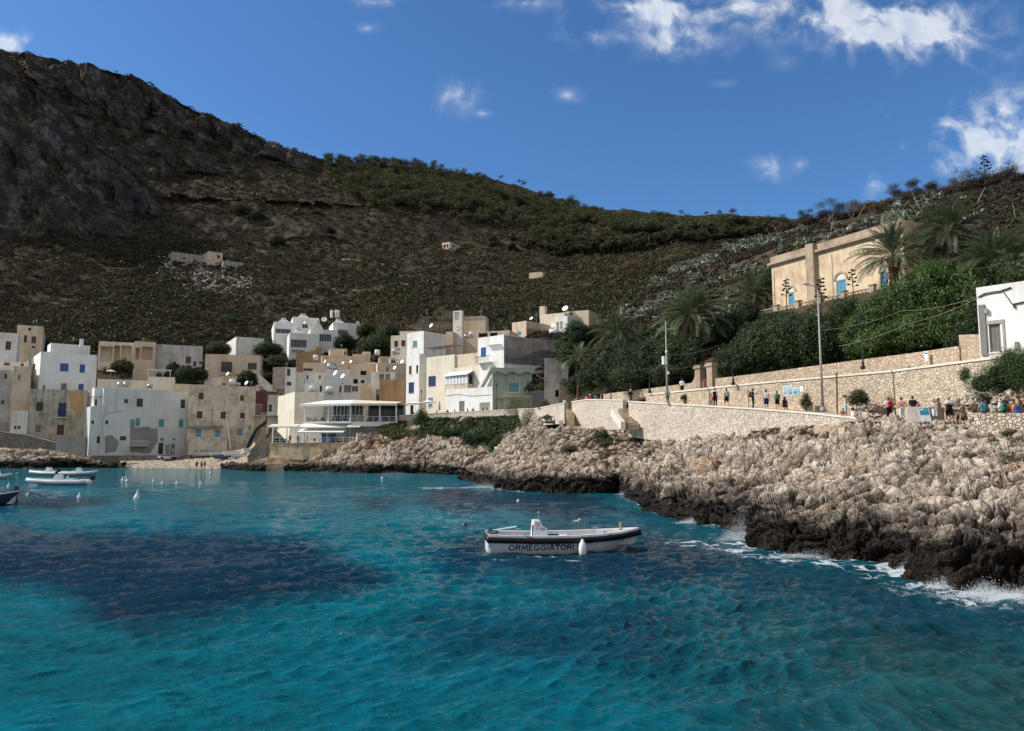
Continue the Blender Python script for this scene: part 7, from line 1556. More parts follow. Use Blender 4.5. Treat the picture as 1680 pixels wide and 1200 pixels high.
for i, (px, py, rx, ry, lab, n, mat) in enumerate([(1322, 348, 15, 9, 'small sparse tree, leftmost on the near skyline', 600, 'leaf_dull'), (1362, 340, 26, 14, 'round grey tree on the near skyline', 1100, 'leaf_dull'), (1412, 335, 24, 13, 'rusty brown tree on the near skyline', 1300, 'leaf_dry'), (1440, 340, 18, 10, 'low brown tree right of the rusty one', 800, 'leaf_dry'), (1485, 308, 24, 15, 'umbrella shaped dark tree on the near skyline', 1200, 'leaf_dull'), (1520, 306, 18, 12, 'dark tree right of the umbrella shaped one', 800, 'leaf_dull'), (1552, 302, 22, 14, 'brown leafy tree below the bare treetops', 1200, 'leaf_dry'), (1578, 284, 18, 11, 'bare grey treetop left of the agave stalks', 250, 'leaf_dull'), (1602, 284, 18, 12, 'bare grey tree behind the agave stalks', 300, 'leaf_dull'), (1652, 272, 18, 10, 'bare spreading tree at the right end of the skyline', 300, 'leaf_dull'), (1640, 290, 30, 12, 'dense dull tree under the bare treetops', 1200, 'leaf_dull'), (1280, 362, 14, 7, 'low tuft tree where the two hills meet', 500, 'leaf_dull')]): bare_tree(px, py, rx, ry, lab, 200 + i, n, mat)
for i in range(36):
    px = 1285 + i * 11.2 + r.uniform(-6, 6); c = ray(px, 330)[0]; yy = np.arange(120, 225, 1.0); tv = (NEAR.heights(c * yy, yy) - EYE) / yy; j = int(np.argmax(tv)); Y = yy[j] - r.uniform(1, 7); z = float(near_z([c * Y], [Y])[0]); s = r.uniform(1.1, 2.5); x = c * Y
    bush('shrub', 'dull brown grey shrub along the near skyline above the villa', 'shrub', [((x, Y, z + s * .6), (s * 1.3, s, s * .95)), ((x + s, Y, z + s * .4), (s * .8, s * .7, s * .6)), ((x - s, Y + .5, z + s * .5), (s * .7, s * .7, s * .7))], 1100, .2, 'leaf_dull' if i % 3 else 'leaf_dry', 400 + i, 'skyline shrubs of the near hillside', core=.45, coremat='scrub_core', shell=.3)
for px, py, Y, rx, ry, lab in ((790, 716, 134.5, 30, 14, 'dark shrubs hanging over the hollow in the rocks below the town wall'), (818, 735, 130, 14, 20, 'dark bush in the hollow between the two rocky headlands'), (752, 708, 140, 26, 8, 'low dark green scrub under the town wall')): bush('shrub', lab, 'shrub', [lob(px, py, Y, rx, ry), lob(px + rx * .6, py + 3, Y - 1, rx * .6, ry * .8), lob(px - rx * .6, py + 2, Y, rx * .6, ry * .8)], 3500, .2, 'leaf_dark', 430 + int(px))
# dry stone terrace walls on the far hill
for i, (x0, y0, x1, y1) in enumerate([(395, 415, 520, 430), (560, 428, 640, 441), (600, 470, 700, 480), (240, 483, 330, 490), (640, 455, 720, 466), (520, 478, 600, 484)]):
    pts, zt, zb = [], [], []
    for k_ in range(7):
        f = k_ / 6; px = x0 + (x1 - x0) * f; py = y0 + (y1 - y0) * f + math.sin(f * 5 + i) * 1.5; c = ray(px, py)[0]; yy = np.arange(280, 440, 1.0); tv = (HILL.heights(c * yy, yy) - EYE) / yy; j = int(np.argmax(tv >= ray(px, py)[1])); z = float(hill_z([c * yy[j]], [yy[j]])[0]); pts.append((c * yy[j], yy[j])); zt.append(z + .55); zb.append(z - 1)
    walln('dry_stone_wall', ['crumbling terrace wall right of the long ruin', 'crumbling terrace wall below the pine wood', 'terrace wall above the yellow green tree', 'terrace wall left of the rubble heap', 'terrace wall under the small roofless house', 'terrace wall above the modern villas'][i], pts, zt, zb, .8, 'stone_dry')
# ------------------------------------------------------------------ boats
LET = {'O': [[(.5 + .42 * math.cos(a), .5 + .42 * math.sin(a)) for a in [k * math.pi / 10 for k in range(21)]]], 'R': [[(.1, 0), (.1, 1)], [(.1, .92), (.55, .92), (.74, .82), (.74, .62), (.55, .5), (.1, .5)], [(.42, .5), (.8, 0)]], 'M': [[(.08, 0), (.2, 1)], [(.2, .97), (.55, .2), (.9, .97)], [(.9, 1), (1.02, 0)]],
    'E': [[(.1, 0), (.1, 1)], [(.1, .92), (.66, .92)], [(.1, .5), (.6, .5)], [(.1, .08), (.66, .08)]], 'G': [[(.5 + .42 * math.cos(a), .5 + .42 * math.sin(a)) for a in [R(42) + k * R(305) / 16 for k in range(17)]], [(.92, .46), (.52, .46)]], 'I': [[(.12, 0), (.12, 1)]], 'A': [[(.04, 0), (.44, 1)], [(.46, 1), (.86, 0)], [(.2, .3), (.7, .3)]], 'T': [[(.38, 0), (.38, 1)], [(0, .92), (.76, .92)]],
    'P': [[(.1, 0), (.1, 1)], [(.1, .92), (.55, .92), (.74, .8), (.74, .58), (.55, .46), (.1, .46)]], '2': [[(.08, .72), (.2, .9), (.45, .94), (.66, .8), (.62, .58), (.08, .07), (.72, .07)]], '8': [[(.4 + .26 * math.cos(a), .74 + .2 * math.sin(a)) for a in [k * math.pi / 6 for k in range(13)]], [(.4 + .31 * math.cos(a), .29 + .24 * math.sin(a)) for a in [k * math.pi / 6 for k in range(13)]]],
    '6': [[(.4 + .3 * math.cos(a), .32 + .27 * math.sin(a)) for a in [k * math.pi / 6 for k in range(13)]], [(.1, .34), (.2, .7), (.5, .95)]], ' ': []}
WID = {'O': 1, 'R': .86, 'M': 1.1, 'E': .74, 'G': 1, 'I': .24, 'A': .9, 'T': .76, 'P': .8, '2': .8, '8': .8, '6': .8, ' ': .5}
def text_mesh(body, th=.17):
    """bold sans lettering built from strokes; returns points scaled to the unit square and faces"""
    V, F, x = [], [], 0
    for ch in body:
        for st in LET[ch]:
            for (ax, ay), (bx, by) in zip(st[:-1], st[1:]):
                dx, dy = bx - ax, by - ay; l = math.hypot(dx, dy); nx, ny = -dy / l * th / 2, dx / l * th / 2; ex, ey = dx / l * .02, dy / l * .02; k = len(V)
                V += [(x + ax + nx - ex, ay + ny - ey, 0), (x + ax - nx - ex, ay - ny - ey, 0), (x + bx - nx + ex, by - ny + ey, 0), (x + bx + nx + ex, by + ny + ey, 0)]; F.append((k, k + 1, k + 2, k + 3))
        x += WID[ch] + .13
    V = np.array(V); V -= V.min(0); V[:, 0] /= V[:, 0].max(); V[:, 1] /= V[:, 1].max(); return V, F
class Hull:
    """lofted open boat in its own frame: x stern to bow, y to port, z up from the waterline"""
    def __init__(s, L, prof, rake=.5, N=28):
        s.L, s.N, s.rake = L, N, rake; s.k = np.array(prof)        # rows: s, half beam gunwale, half beam chine, z keel, z chine, z gunwale
    def row(s, f): return [float(np.interp(f, s.k[:, 0], s.k[:, i])) for i in range(1, 6)]
    def pt(s, f, side, q):
        """q: 0 keel, 1 chine, 2 gunwale (fractions between)"""
        bg, bc, zk, zc, zg = s.row(f)
        if q <= 1: y, z = bc * q ** .8, zk + (zc - zk) * q ** 1.5
        else: t = q - 1; y, z = bc + (bg - bc) * t ** .85, zc + (zg - zc) * t
        x = f * s.L - s.rake * f ** 5 * (1 - (z - s.k[-1, 3]) / max(.1, s.k[-1, 5] - s.k[-1, 3])); return Vector((x, y * side, z))
    def side_at(s, x, z, side):
        f = x / s.L; bg, bc, zk, zc, zg = s.row(f); t = max(0, min(1, (z - zc) / (zg - zc))); return Vector((x, (bc + (bg - bc) * t ** .85) * side, z))
def loft(rows, closed_end=False):
    P = [p for r in rows for p in r]; m = len(rows[0]); F = []
    for i in range(len(rows) - 1):
        for j in range(m - 1): F.append((i * m + j, (i + 1) * m + j, (i + 1) * m + j + 1, i * m + j + 1))
    if closed_end: F.append(tuple(range(m)))
    return P, F
def place(t, loc, rz, pitch=0, roll=0): t.location = loc; t.rotation_euler = (roll, pitch, rz)
def hull_parts(t, H, m_hull, m_in, floor=.25, cap=.14, m_cap='boat_white'):
    N = H.N; Q = [0, .35, .7, 1, 1.25, 1.5, 1.75, 2]; rows = []
    for i in range(N + 1):
        f = i / N; rows.append([H.pt(f, 1, q) for q in reversed(Q)] + [H.pt(f, -1, q) for q in Q[1:]])
    P, F = loft(rows, True); MB().add(P, F).build('hull', M[m_hull], t, True)
    rows = []
    for i in range(N + 1):
        f = min(.985, max(.012, i / N)); bg, bc, zk, zc, zg = H.row(f); w = max(.01, bg - cap); wf = max(.005, min(w * .85, bc - .05)); fl = min(zg - .05, max(floor, zk + .12)); x = H.pt(f, 1, 2).x
        rows.append([Vector((x, w, zg)), Vector((x, wf, fl)), Vector((x, -wf, fl)), Vector((x, -w, zg))])
    P, F = loft(rows, False); F += [(0, 3, 2, 1)]; MB().add(P, F).build('inner_deck', M[m_in], t)
    rows = []
    for i in range(N + 1):
        f = i / N; bg, bc, zk, zc, zg = H.row(f); x = H.pt(f, 1, 2).x; a, b = bg + .015, max(.004, bg - cap)
        rows.append([Vector((x, a, zg - .05)), Vector((x, a, zg + .035)), Vector((x, b, zg + .035)), Vector((x, b, zg - .003)), Vector((x, -b, zg - .003)), Vector((x, -b, zg + .035)), Vector((x, -a, zg + .035)), Vector((x, -a, zg - .05))])
    b = MB(); P, F = loft([r[:4] for r in rows]); b.add(P, F); P, F = loft([r[4:] for r in rows]); b.add(P, F)
    r0 = rows[0]; b.add([r0[1], r0[2], r0[5], r0[6], r0[0], r0[7], r0[3], r0[4]], [(0, 1, 2, 3), (0, 3, 5, 4), (1, 6, 7, 2)]); b.build('gunwale', M[m_cap], t)
t = thing('mooring_boat', 'white open work boat with a black rubber band and black lettering, moored in the bay', 'boat'); p0 = on_z(799, 906, 0); HD = R(6.5)
L = 6.75; H = Hull(L, [(0, .98, .86, -.30, .02, .80), (.3, 1.12, 1.0, -.33, .02, .74), (.55, 1.12, .98, -.33, .03, .74), (.75, .98, .76, -.30, .06, .79), (.88, .68, .40, -.18, .12, .85), (.96, .30, .12, .05, .25, .91), (1, .06, .02, .35, .5, .94)], .55)
hull_parts(t, H, 'hull_white_shaded', 'deck_grey', .28, .15)
def band(z0, z1, off, mat, nm):
    b = MB()
    for sd in (1, -1):
        rows = []
        for i in range(H.N + 1):
            f = i / H.N; zg = H.row(f)[4]; x = H.pt(f, 1, 2).x
            def q(dz, o): p = H.side_at(f * L, zg + dz, sd); return Vector((x + (o * .8 if f > .97 else 0), p.y + sd * o, zg + dz))
            rows.append([q(z0, .004), q(z0, off * .7), q((z0 + z1) / 2, off), q(z1, off * .7), q(z1, .004)])
        P, F = loft(rows); b.add(P, F)
    w = H.row(0)[0]; zg = H.row(0)[4]; b.box((-.03, 0, zg + (z0 + z1) / 2), (.06, w * 2 + .06, z1 - z0)); zg = H.row(1)[4]; b.box((L + .05, 0, zg + (z0 + z1) / 2), (.12, .2, z1 - z0))
    return b.build(nm, M[mat], t, True)
band(-.30, -.055, .055, 'rubber_black', 'rubber_band')
b = MB(); rows = []
V, F = text_mesh('ORMEGGIATORI', .2); zg = None
MB().add([H.side_at(.84 + v[0] * 2.80, .145 + v[1] * .285, -1) + Vector((0, -.006, 0)) for v in V], F).build('lettering', M['rubber_black'], t)
x0 = 1.92; pr = [(x0, .28), (x0 + .08, 1.36), (x0 + .36, 1.35), (x0 + .46, 1.12), (x0 + .62, 1.04), (x0 + .68, .28)]
P = [Vector((x, y, z)) for y in (-.55, .3) for x, z in pr]; n_ = len(pr); c_ = MB().add(P, [tuple(range(n_)), tuple(range(2 * n_ - 1, n_ - 1, -1))] + [(i, i + n_, (i + 1) % n_ + n_, (i + 1) % n_) for i in range(n_)]).build('console', M['boat_white'], t)
V, F = text_mesh('TP 2286', .16); MB().add([Vector((x0 + .13 + v[0] * .43, -.556, .95 + v[1] * .12)) for v in V], F).build('registration', M['rubber_black'], c_)
MB().obox((x0 + .14, -.55, 1.12), Vector((1, 0, 0)), Vector((0, -1, 0)), (0, .22), (.002, .012), (0, .17)).build('side_panel', M['deck_grey'], c_)
b = MB(); b.add([(x0 + .02, -.40, .6), (x0 + .02, .15, .6), (x0 + .06, .15, 1.2), (x0 + .06, -.40, 1.2)], [(0, 1, 2, 3)]); b = MB(); b.obox((x0 + .045, -.5, .62), Vector((0, 1, 0)), Vector((-1, .0, 0)), (.02, .12), (-.03, .04), (0, .55)); b.build('vent_slot', M['void'], c_)
b = MB(); b.tube([(x0 + .33, -.4, 1.35), (x0 + .31, -.4, 1.5), (x0 + .28, -.4, 1.66)], .018, 6); b.ball((x0 + .28, -.4, 1.70), .055, 10); b.build('signal_light', M['metal_grey'], c_)
MB().box((x0 + .95, -.35, .62), (.42, .4, .28)).build('engine_box', M['rubber_black'], t)
for x, w in ((3.5, 2.0), (4.7, 1.75)): MB().box((x, 0, .58), (.32, w, .05)).build('thwart', M['boat_white'], t)
for x in (3.25, 4.0, 4.45): MB().box((x, -.93 + max(0, x - 3.5) * .09, .70), (.55, .16, .06)).build('rail_pad', M['deck_grey'], t)
b = MB(); b.lathe((5.95, 0, .88), [(.09, 0), (.09, .05), (.055, .08), (.05, .26), (.075, .28), (.075, .32)], 10); b.build('mooring_bitt', M['rope_tan'], t)
b = MB(); b.tube([(.15, .55, .84), (1.35, .5, 1.03)], .03, 7); b.build('boom', M['boat_white'], t); 
b = MB(); b.tube([(.25 + .22 * math.cos(a), -.1 + .5 * math.sin(a), .87) for a in [i * math.pi / 6 for i in range(13)]], .035, 6); b.build('stern_coil', M['rubber_black'], t)
for x in (1.5, 5.0): 
    for sd in (-1, 1): b = MB(); yy = H.row(x / L)[0] - .07; zz = H.row(x / L)[4] + .035; b.tube([(x - .12, yy * sd, zz + .07), (x, yy * sd, zz + .09), (x + .12, yy * sd, zz + .07)], .02, 5); b.tube([(x, yy * sd, zz), (x, yy * sd, zz + .09)], .02, 5); b.build('cleat', M['metal_grey'], t)
b = MB(); b.add([H.pt(0, 1, q) + Vector((-.012, 0, 0)) for q in (1, 1.5, 1.9)] + [H.pt(0, -1, q) + Vector((-.012, 0, 0)) for q in (1.9, 1.5, 1)], [(0, 1, 2, 3, 4, 5)]); b.build('transom', M['boat_white'], t)
def swag(pts, nm): MB().tube([H.side_at(x, z, -1) + Vector((0, -.075 if z < .75 else -.06, 0)) for x, z in pts], .013, 5).build(nm, M['rope_dark'], t)
swag([(1.55, .80), (1.9, .68), (2.4, .50), (2.9, .36), (3.5, .34), (3.95, .40)], 'rope'); swag([(4.05, .42), (4.5, .48), (4.9, .62), (5.35, .86)], 'rope')
place(t, p0, HD); BT = Matrix.Translation(p0) @ Matrix.Rotation(HD, 4, 'Z')
fp = BT @ (H.side_at(3.97, .4, -1) + Vector((0, -.20, 0))); t2 = thing('fender', 'white inflatable fender hanging on the side of the lettered boat', 'fender', fp)
b = MB(fp); b.lathe(fp - Zv * .42, [(.03, -.10), (.12, -.04), (.165, .05), (.175, .25), (.15, .45), (.09, .55), (.05, .60), (.05, .66)], 14); b.build('float', M['boat_white'], t2, True); MB(fp).tube([fp + Zv * .24, BT @ (H.side_at(3.97, .78, -1) + Vector((0, -.08, 0)))], .012, 5).build('lanyard', M['rope_dark'], t2)
def mline(a, b_, lab, sag=.25): pts = [a.lerp(b_, i / 10) - Zv * sag * 4 * (i / 10) * (1 - i / 10) for i in range(11)]; tag(MB().tube(pts, .014, 5).build('mooring_line', M['rope_dark']), lab, 'rope')
mline(BT @ Vector((-.02, -.5, .8)), on_z(768, 915, -.1), 'dark mooring line from the stern of the lettered boat', .12); mline(BT @ Vector((6.8, 0, .88)), on_z(1080, 906, -.1), 'dark mooring line from the bow of the lettered boat', .18)
mline(at(1248, 903, 35.4), at(1300, 868, 37.6), 'pale frayed rope lying over the dark rocks', .2)
def skiff(label, loc, L, W, Hh, rz, mh='boat_white', mi='deck_grey', roll=0, pitch=0, name='rowing_boat', thw=2, extra=None):
    global H
    t = thing(name, label, 'boat', group=None); H = Hull(L, [(0, W * .42, W * .34, -.08, .08, Hh), (.4, W * .5, W * .42, -.1, .06, Hh * .92), (.7, W * .42, W * .30, -.08, .08, Hh), (.9, W * .2, W * .1, .02, .2, Hh * 1.12), (1, .03, .02, Hh * .5, Hh * .6, Hh * 1.2)], L * .07, 16)
    hull_parts(t, H, mh, mi, .12, .08, mh if mh != 'navy_paint' else 'boat_white')
    for i in range(thw): MB().box((L * (.3 + .3 * i), 0, Hh * .72), (.25, W * .8, .04)).build('thwart', M['wood_grey'], t)
    place(t, loc, rz, pitch, roll); return t
def bz(px, py, Y=None):
    c, tt_ = ray(px, py); yy = np.arange(168, 186, .25); zz = BEACH.heights(c * yy, yy); tv = (zz - EYE) / yy; j = int(np.argmax(tv >= tt_)) if (tv >= tt_).any() else 30; return Vector((c * yy[j], yy[j], zz[j] + .55))
for a in [(280, 757, 3.0, 1.2, .5, 2.9, 'rib_grey', 0, 'small pale dinghy lying low on the beach, leftmost'), (264, 757, 3.4, 1.3, .5, .2, 'navy_paint', 0, 'dark dinghy next to the leftmost pale one on the beach'), (318, 753, 4.4, 1.4, .6, .5, 'wood_grey', .5, 'long brown grey rowing boat tipped on the beach'), (345, 752, 4.2, 1.5, .6, .5, 'rib_grey', -.3, 'grey inflatable on the beach right of the tipped rowing boat'), (352, 757, 3.0, 1.3, .45, .3, 'cloth_denim', 0, 'small blue boat near the water on the beach'), (366, 751, 5.4, 1.9, .7, .45, 'boat_white', .2, 'big white boat on the beach, lower of the two'), (398, 748, 5.6, 1.9, .8, .55, 'boat_white', .3, 'big white boat at the slipway, upper of the two'), (380, 740, 4.6, 1.6, .6, .4, 'rib_grey', .2, 'grey boat drawn up behind the white ones'), (330, 747, 3.8, 1.3, .5, .7, 'boat_white', .6, 'tilted white boat below the weathered house terrace'), (407, 752, 3.6, 1.4, .5, .7, 'boat_white', -.2, 'short white boat beside the dark rocks')]:
    px, py, L_, W_, H_, rz, mh, roll, lab = a; skiff(lab, bz(px, py), L_ * 1.2, W_ * 1.1, H_ * 1.1, rz, mh, roll=roll)
t = skiff('grey skiff pulled up on the rocks below the low beach wall', at(196, 764, 174.5), 4.6, 1.3, .5, .35, 'rib_grey')
q0, q1 = at(378.5, 737, 178.5), at(370.5, 680, 178.5); t = thing('mast', 'white leaning mast among the beached boats', 'mast', q0); MB(q0).tube([q0, q1], [.09, .06], 7).build('spar', M['boat_white'], t); MB(q0).lathe(q0 - Zv * .05, [(.16, 0), (.16, .25), (.1, .3)], 8).build('mast_foot', M['metal_grey'], t)
t = skiff('navy hulled boat with a tall dark sternpost cut by the left edge', on_z(-42, 830, 0) + Vector((0, .3, 0)), 3.2, 1.6, .95, R(2), 'navy_paint', name='fishing_boat')
p = on_z(19, 829.5, 0); MB(t.matrix_world.translation).box((0, 0, 0), (.01, .01, .01)); b = MB(); b.box((2.95, 0, .72), (.26, .16, 1.5)); b.build('sternpost', M['navy_paint'], t)
def rib(label, px, py, L, rz, rt=.26, W=1.1, arch=False):
    t = thing('inflatable_boat', label, 'boat'); b = MB(); P, r_ = [], []
    for i in range(25):
        f = i / 24; s = -1 if f < .5 else 1; k = abs(f - .5) * 2
        x = L * (1 - k ** 1.0 * .98) if k > .35 else L * (1 - .35 * .98 * (k / .35) ** 2 * .62 - .35 * .98 * (k / .35) * .38); y = W * min(1, (k / .5)) ** .62; z = .34 + .28 * max(0, 1 - k / .55) ** 1.6
        P.append((x, s * y, z)); r_.append(rt * (.55 if k > .97 else 1))
    b.tube(P, r_, 10); b.build('tube', M['rib_grey'], t, True)
    rows = [[Vector((x, w, z1)), Vector((x, w * .5, z0 + .1)), Vector((x, 0, z0)), Vector((x, -w * .5, z0 + .1)), Vector((x, -w, z1))] for x, w, z0, z1 in ((.15, W * .95, -.2, .25), (L * .5, W * .95, -.22, .25), (L * .8, W * .6, -.1, .4), (L * .97, .08, .3, .55))]
    Pp, F = loft(rows, True); MB().add(Pp, F).build('hull', M['boat_white'], t)
    b = MB(); b.add([(.2, W * .8, .3), (.2, -W * .8, .3), (L * .75, -W * .6, .34), (L * .75, W * .6, .34)], [(0, 1, 2, 3)]); b.build('deck', M['deck_grey'], t)
    pr = [(L * .46, .3), (L * .47, 1.15), (L * .52, 1.3), (L * .545, 1.28), (L * .57, .95), (L * .6, .3)]; n_ = len(pr); Pq = [Vector((x, y, z)) for y in (-.38, .38) for x, z in pr]
    c_ = MB().add(Pq, [tuple(range(n_)), tuple(range(2 * n_ - 1, n_ - 1, -1))] + [(i, i + n_, (i + 1) % n_ + n_, (i + 1) % n_) for i in range(n_)]).build('console', M['boat_white'], t)
    MB().obox((L * .55, -.34, 1.0), Vector((0, 1, 0)), Vector((1, 0, 0)), (0, .68), (.02, .05), (.28, .62)).build('windscreen', M['glass_dark'], c_)
    MB().box((L * .32, 0, .52), (.7, .9, .42)).build('seat', M['boat_white'], t)
    o_ = MB().box((-.12, 0, .78), (.42, .36, .5)).build('outboard', M['rubber_black'], t); MB().box((-.16, 0, .25), (.16, .14, .9)).build('outboard_leg', M['metal_grey'], o_)
    if arch: MB().tube([(L * .14, -W, .5), (L * .10, -W * .9, 1.1), (L * .10, W * .9, 1.1), (L * .14, W, .5)], .045, 6).build('roll_bar', M['rubber_black'], t)
    place(t, on_z(px, py, 0) + Vector((0, 0, .05)), rz); return t
rib('grey inflatable boat with a white console and black roll bar, nearest of three', 150, 796, 7.6, math.pi + .05, arch=True); rib('grey inflatable boat with red trim gear, far left of the moored three', 113, 780.5, 6.9, math.pi - .12); rib('dark grey inflatable boat with a tall console, rear right of the moored three', 97, 781, 6.2, -.03); rib('small grey inflatable boat cut by the left edge', -28, 787, 3.8, .05)
# ------------------------------------------------------------------ buoys
def buoy(px, py, w, label, mat='buoy_white', shape='cone', grp=None):
    p = on_z(px, py, 0); k = p.y / FPX; r_ = max(.13, w * k / 2); t = thing('buoy', label, 'buoy', p - Zv * .08, random.uniform(0, 6), grp)
    if shape == 'cone': pr = [(r_ * .4, -.05), (r_ * .9, .02), (r_, r_ * .35), (r_ * .72, r_ * 1.1), (r_ * .32, r_ * 2.0), (r_ * .2, r_ * 2.5), (r_ * .17, r_ * 2.9), (r_ * .05, r_ * 3.0)]
    else: pr = [(r_ * .3, -r_ * .3), (r_ * .8, 0), (r_, r_ * .6), (r_ * .9, r_ * 1.1), (r_ * .5, r_ * 1.55), (r_ * .14, r_ * 1.72), (r_ * .12, r_ * 1.95)]
    MB().lathe((0, 0, 0), pr, 14).build('float', M[mat], t, True)
    b = MB(); b.tube([(r_ * .18 * math.cos(a), 0, pr[-1][1] + r_ * .12 + r_ * .18 * math.sin(a)) for a in [i * math.pi / 4 for i in range(9)]], r_ * .05, 5, cap=False); b.build('ring', M['metal_grey'], t); t.rotation_euler[0] = random.uniform(-.2, .2)
for px, py, w, lab in [(224, 818, 10, 'large white cone buoy, the biggest of the group'), (129.5, 816.5, 6.5, 'white cone buoy left of the largest one'), (45, 812.5, 5, 'white cone buoy below the grey inflatables on the left'), (14, 799, 5.5, 'white cone buoy above the navy boat at the left edge'), (201, 788.5, 5, 'tilted white buoy, left one of the tight trio'), (206, 785, 4, 'small white buoy, rear one of the tight trio'), (252, 791, 4.5, 'white buoy, first right of the tight trio'), (266, 794, 4.5, 'white buoy, second right of the tight trio'), (290, 794.5, 5, 'white buoy, third right of the tight trio'), (329.5, 794.5, 5, 'white buoy farthest right in the mooring field'), (111, 784.5, 4, 'white buoy between the nearest grey inflatable and the rear ones'), (345, 777.5, 4, 'tiny white buoy close to the beach')]: buoy(px, py, w, lab)
buoy(209, 790, 5, 'round white buoy, front one of the tight trio', shape='ball'); buoy(762, 864, 10, 'dark reddish round buoy left of the lettered boat', 'buoy_dark', 'ball'); buoy(850, 822.5, 4, 'tiny white round float in front of the left headland', shape='ball'); buoy(627, 785, 4, 'tiny white float below the rocks of the restaurant', shape='ball')
def gull(px, py, label):
    p = on_z(px, py, 0); t = thing('seagull', label, 'seagull', p + Zv * .05, R(20)); b = MB(); rows = []
    for x, w, h, z in ((-.24, .01, .01, .10), (-.14, .06, .05, .09), (0, .09, .085, .08), (.12, .07, .075, .10), (.18, .045, .06, .16), (.22, .05, .055, .23), (.27, .035, .04, .24), (.29, .012, .012, .235), (.35, .006, .006, .225)): rows.append([Vector((x, w * math.cos(a), z + h * math.sin(a))) for a in [i * math.pi / 5 for i in range(11)]])
    P, F = loft(rows); b.add(P, F); b.build('body', M['boat_white'], t, True); b = MB()
    for s in (-1, 1): b.add([(-.26, .03 * s, .13), (.08, .085 * s, .15), (.02, .10 * s, .09), (-.18, .07 * s, .09)], [(0, 1, 2, 3)])
    b.build('wing', M['metal_grey'], t)
gull(945, 860, 'white seagull floating beyond the lettered boat'); gull(27, 778, 'small white seagull on the water beside the far inflatable')
# ------------------------------------------------------------------ people
TMP = bpy.data.scenes.new('work')
def remeshed(b, voxel, mat, name, parent, extra=None):
    me = bpy.data.meshes.new('m'); me.from_pydata(b.v, [], b.f); me.update(); o = bpy.data.objects.new('m', me); TMP.collection.objects.link(o)
    md = o.modifiers.new('r', 'REMESH'); md.mode = 'VOXEL'; md.voxel_size = voxel; md.use_smooth_shade = True
    sm_ = o.modifiers.new('s', 'SMOOTH'); sm_.iterations = 3; sm_.factor = .5
    VL = TMP.view_layers[0]; VL.update(); m2 = bpy.data.meshes.new_from_object(o.evaluated_get(VL.depsgraph)); bpy.data.objects.remove(o); bpy.data.meshes.remove(me)
    V = [v.co[:] for v in m2.vertices]; F = [tuple(p.vertices) for p in m2.polygons]; bpy.data.meshes.remove(m2); e = MB(); e.v, e.f, e.m = V, F, [0] * len(F)
    if extra: e.add(extra.v, extra.f)
    return e.build(name, M[mat], parent, True)
def cap_(b, p, q, r0, r1, n=9):
    p, q = Vector(p), Vector(q)
    if (q - p).length > 1e-4: b.tube([p, q], [r0, r1], n)
    b.ball(p, r0 * 1.0, n); b.ball(q, r1 * 1.0, n)
g = G('cloth_print'); z = g.n('SeparateXYZ', {0: g.n('TexCoord').outputs['Object']}).outputs[2]; ch = g.n('TexChecker', {'Vector': g.n('TexCoord').outputs['Object'], 'Scale': 18, 'Color1': (.78, .78, .76, 1), 'Color2': (.012, .012, .014, 1)}).outputs[0]
cA = g.mix(g.ramp(z, [(0, 1.), (1, 0.)], 'CONSTANT') if False else g.math('GREATER_THAN', z, 1.33), g.mix(g.math('GREATER_THAN', z, 1.22), (.012, .012, .014), ch), (.78, .78, .76)); M['cloth_print'] = g.pbr(cA, .85, None, .15)
ARMS = {'down': ((.24, .03, 1.12), (.25, -.05, .87)), 'phone': ((.23, -.06, 1.13), (.07, -.30, 1.30)), 'point': ((.38, -.22, 1.36), (.56, -.42, 1.40)), 'hip': ((.37, .07, 1.15), (.19, -.05, 1.0)), 'lean': ((.24, -.18, 1.15), (.20, -.44, 1.02)), 'lap': ((.24, -.05, 1.13), (.10, -.33, 1.0)), 'up': ((.30, -.05, 1.22), (.20, -.18, 1.44))}
NP = [0]
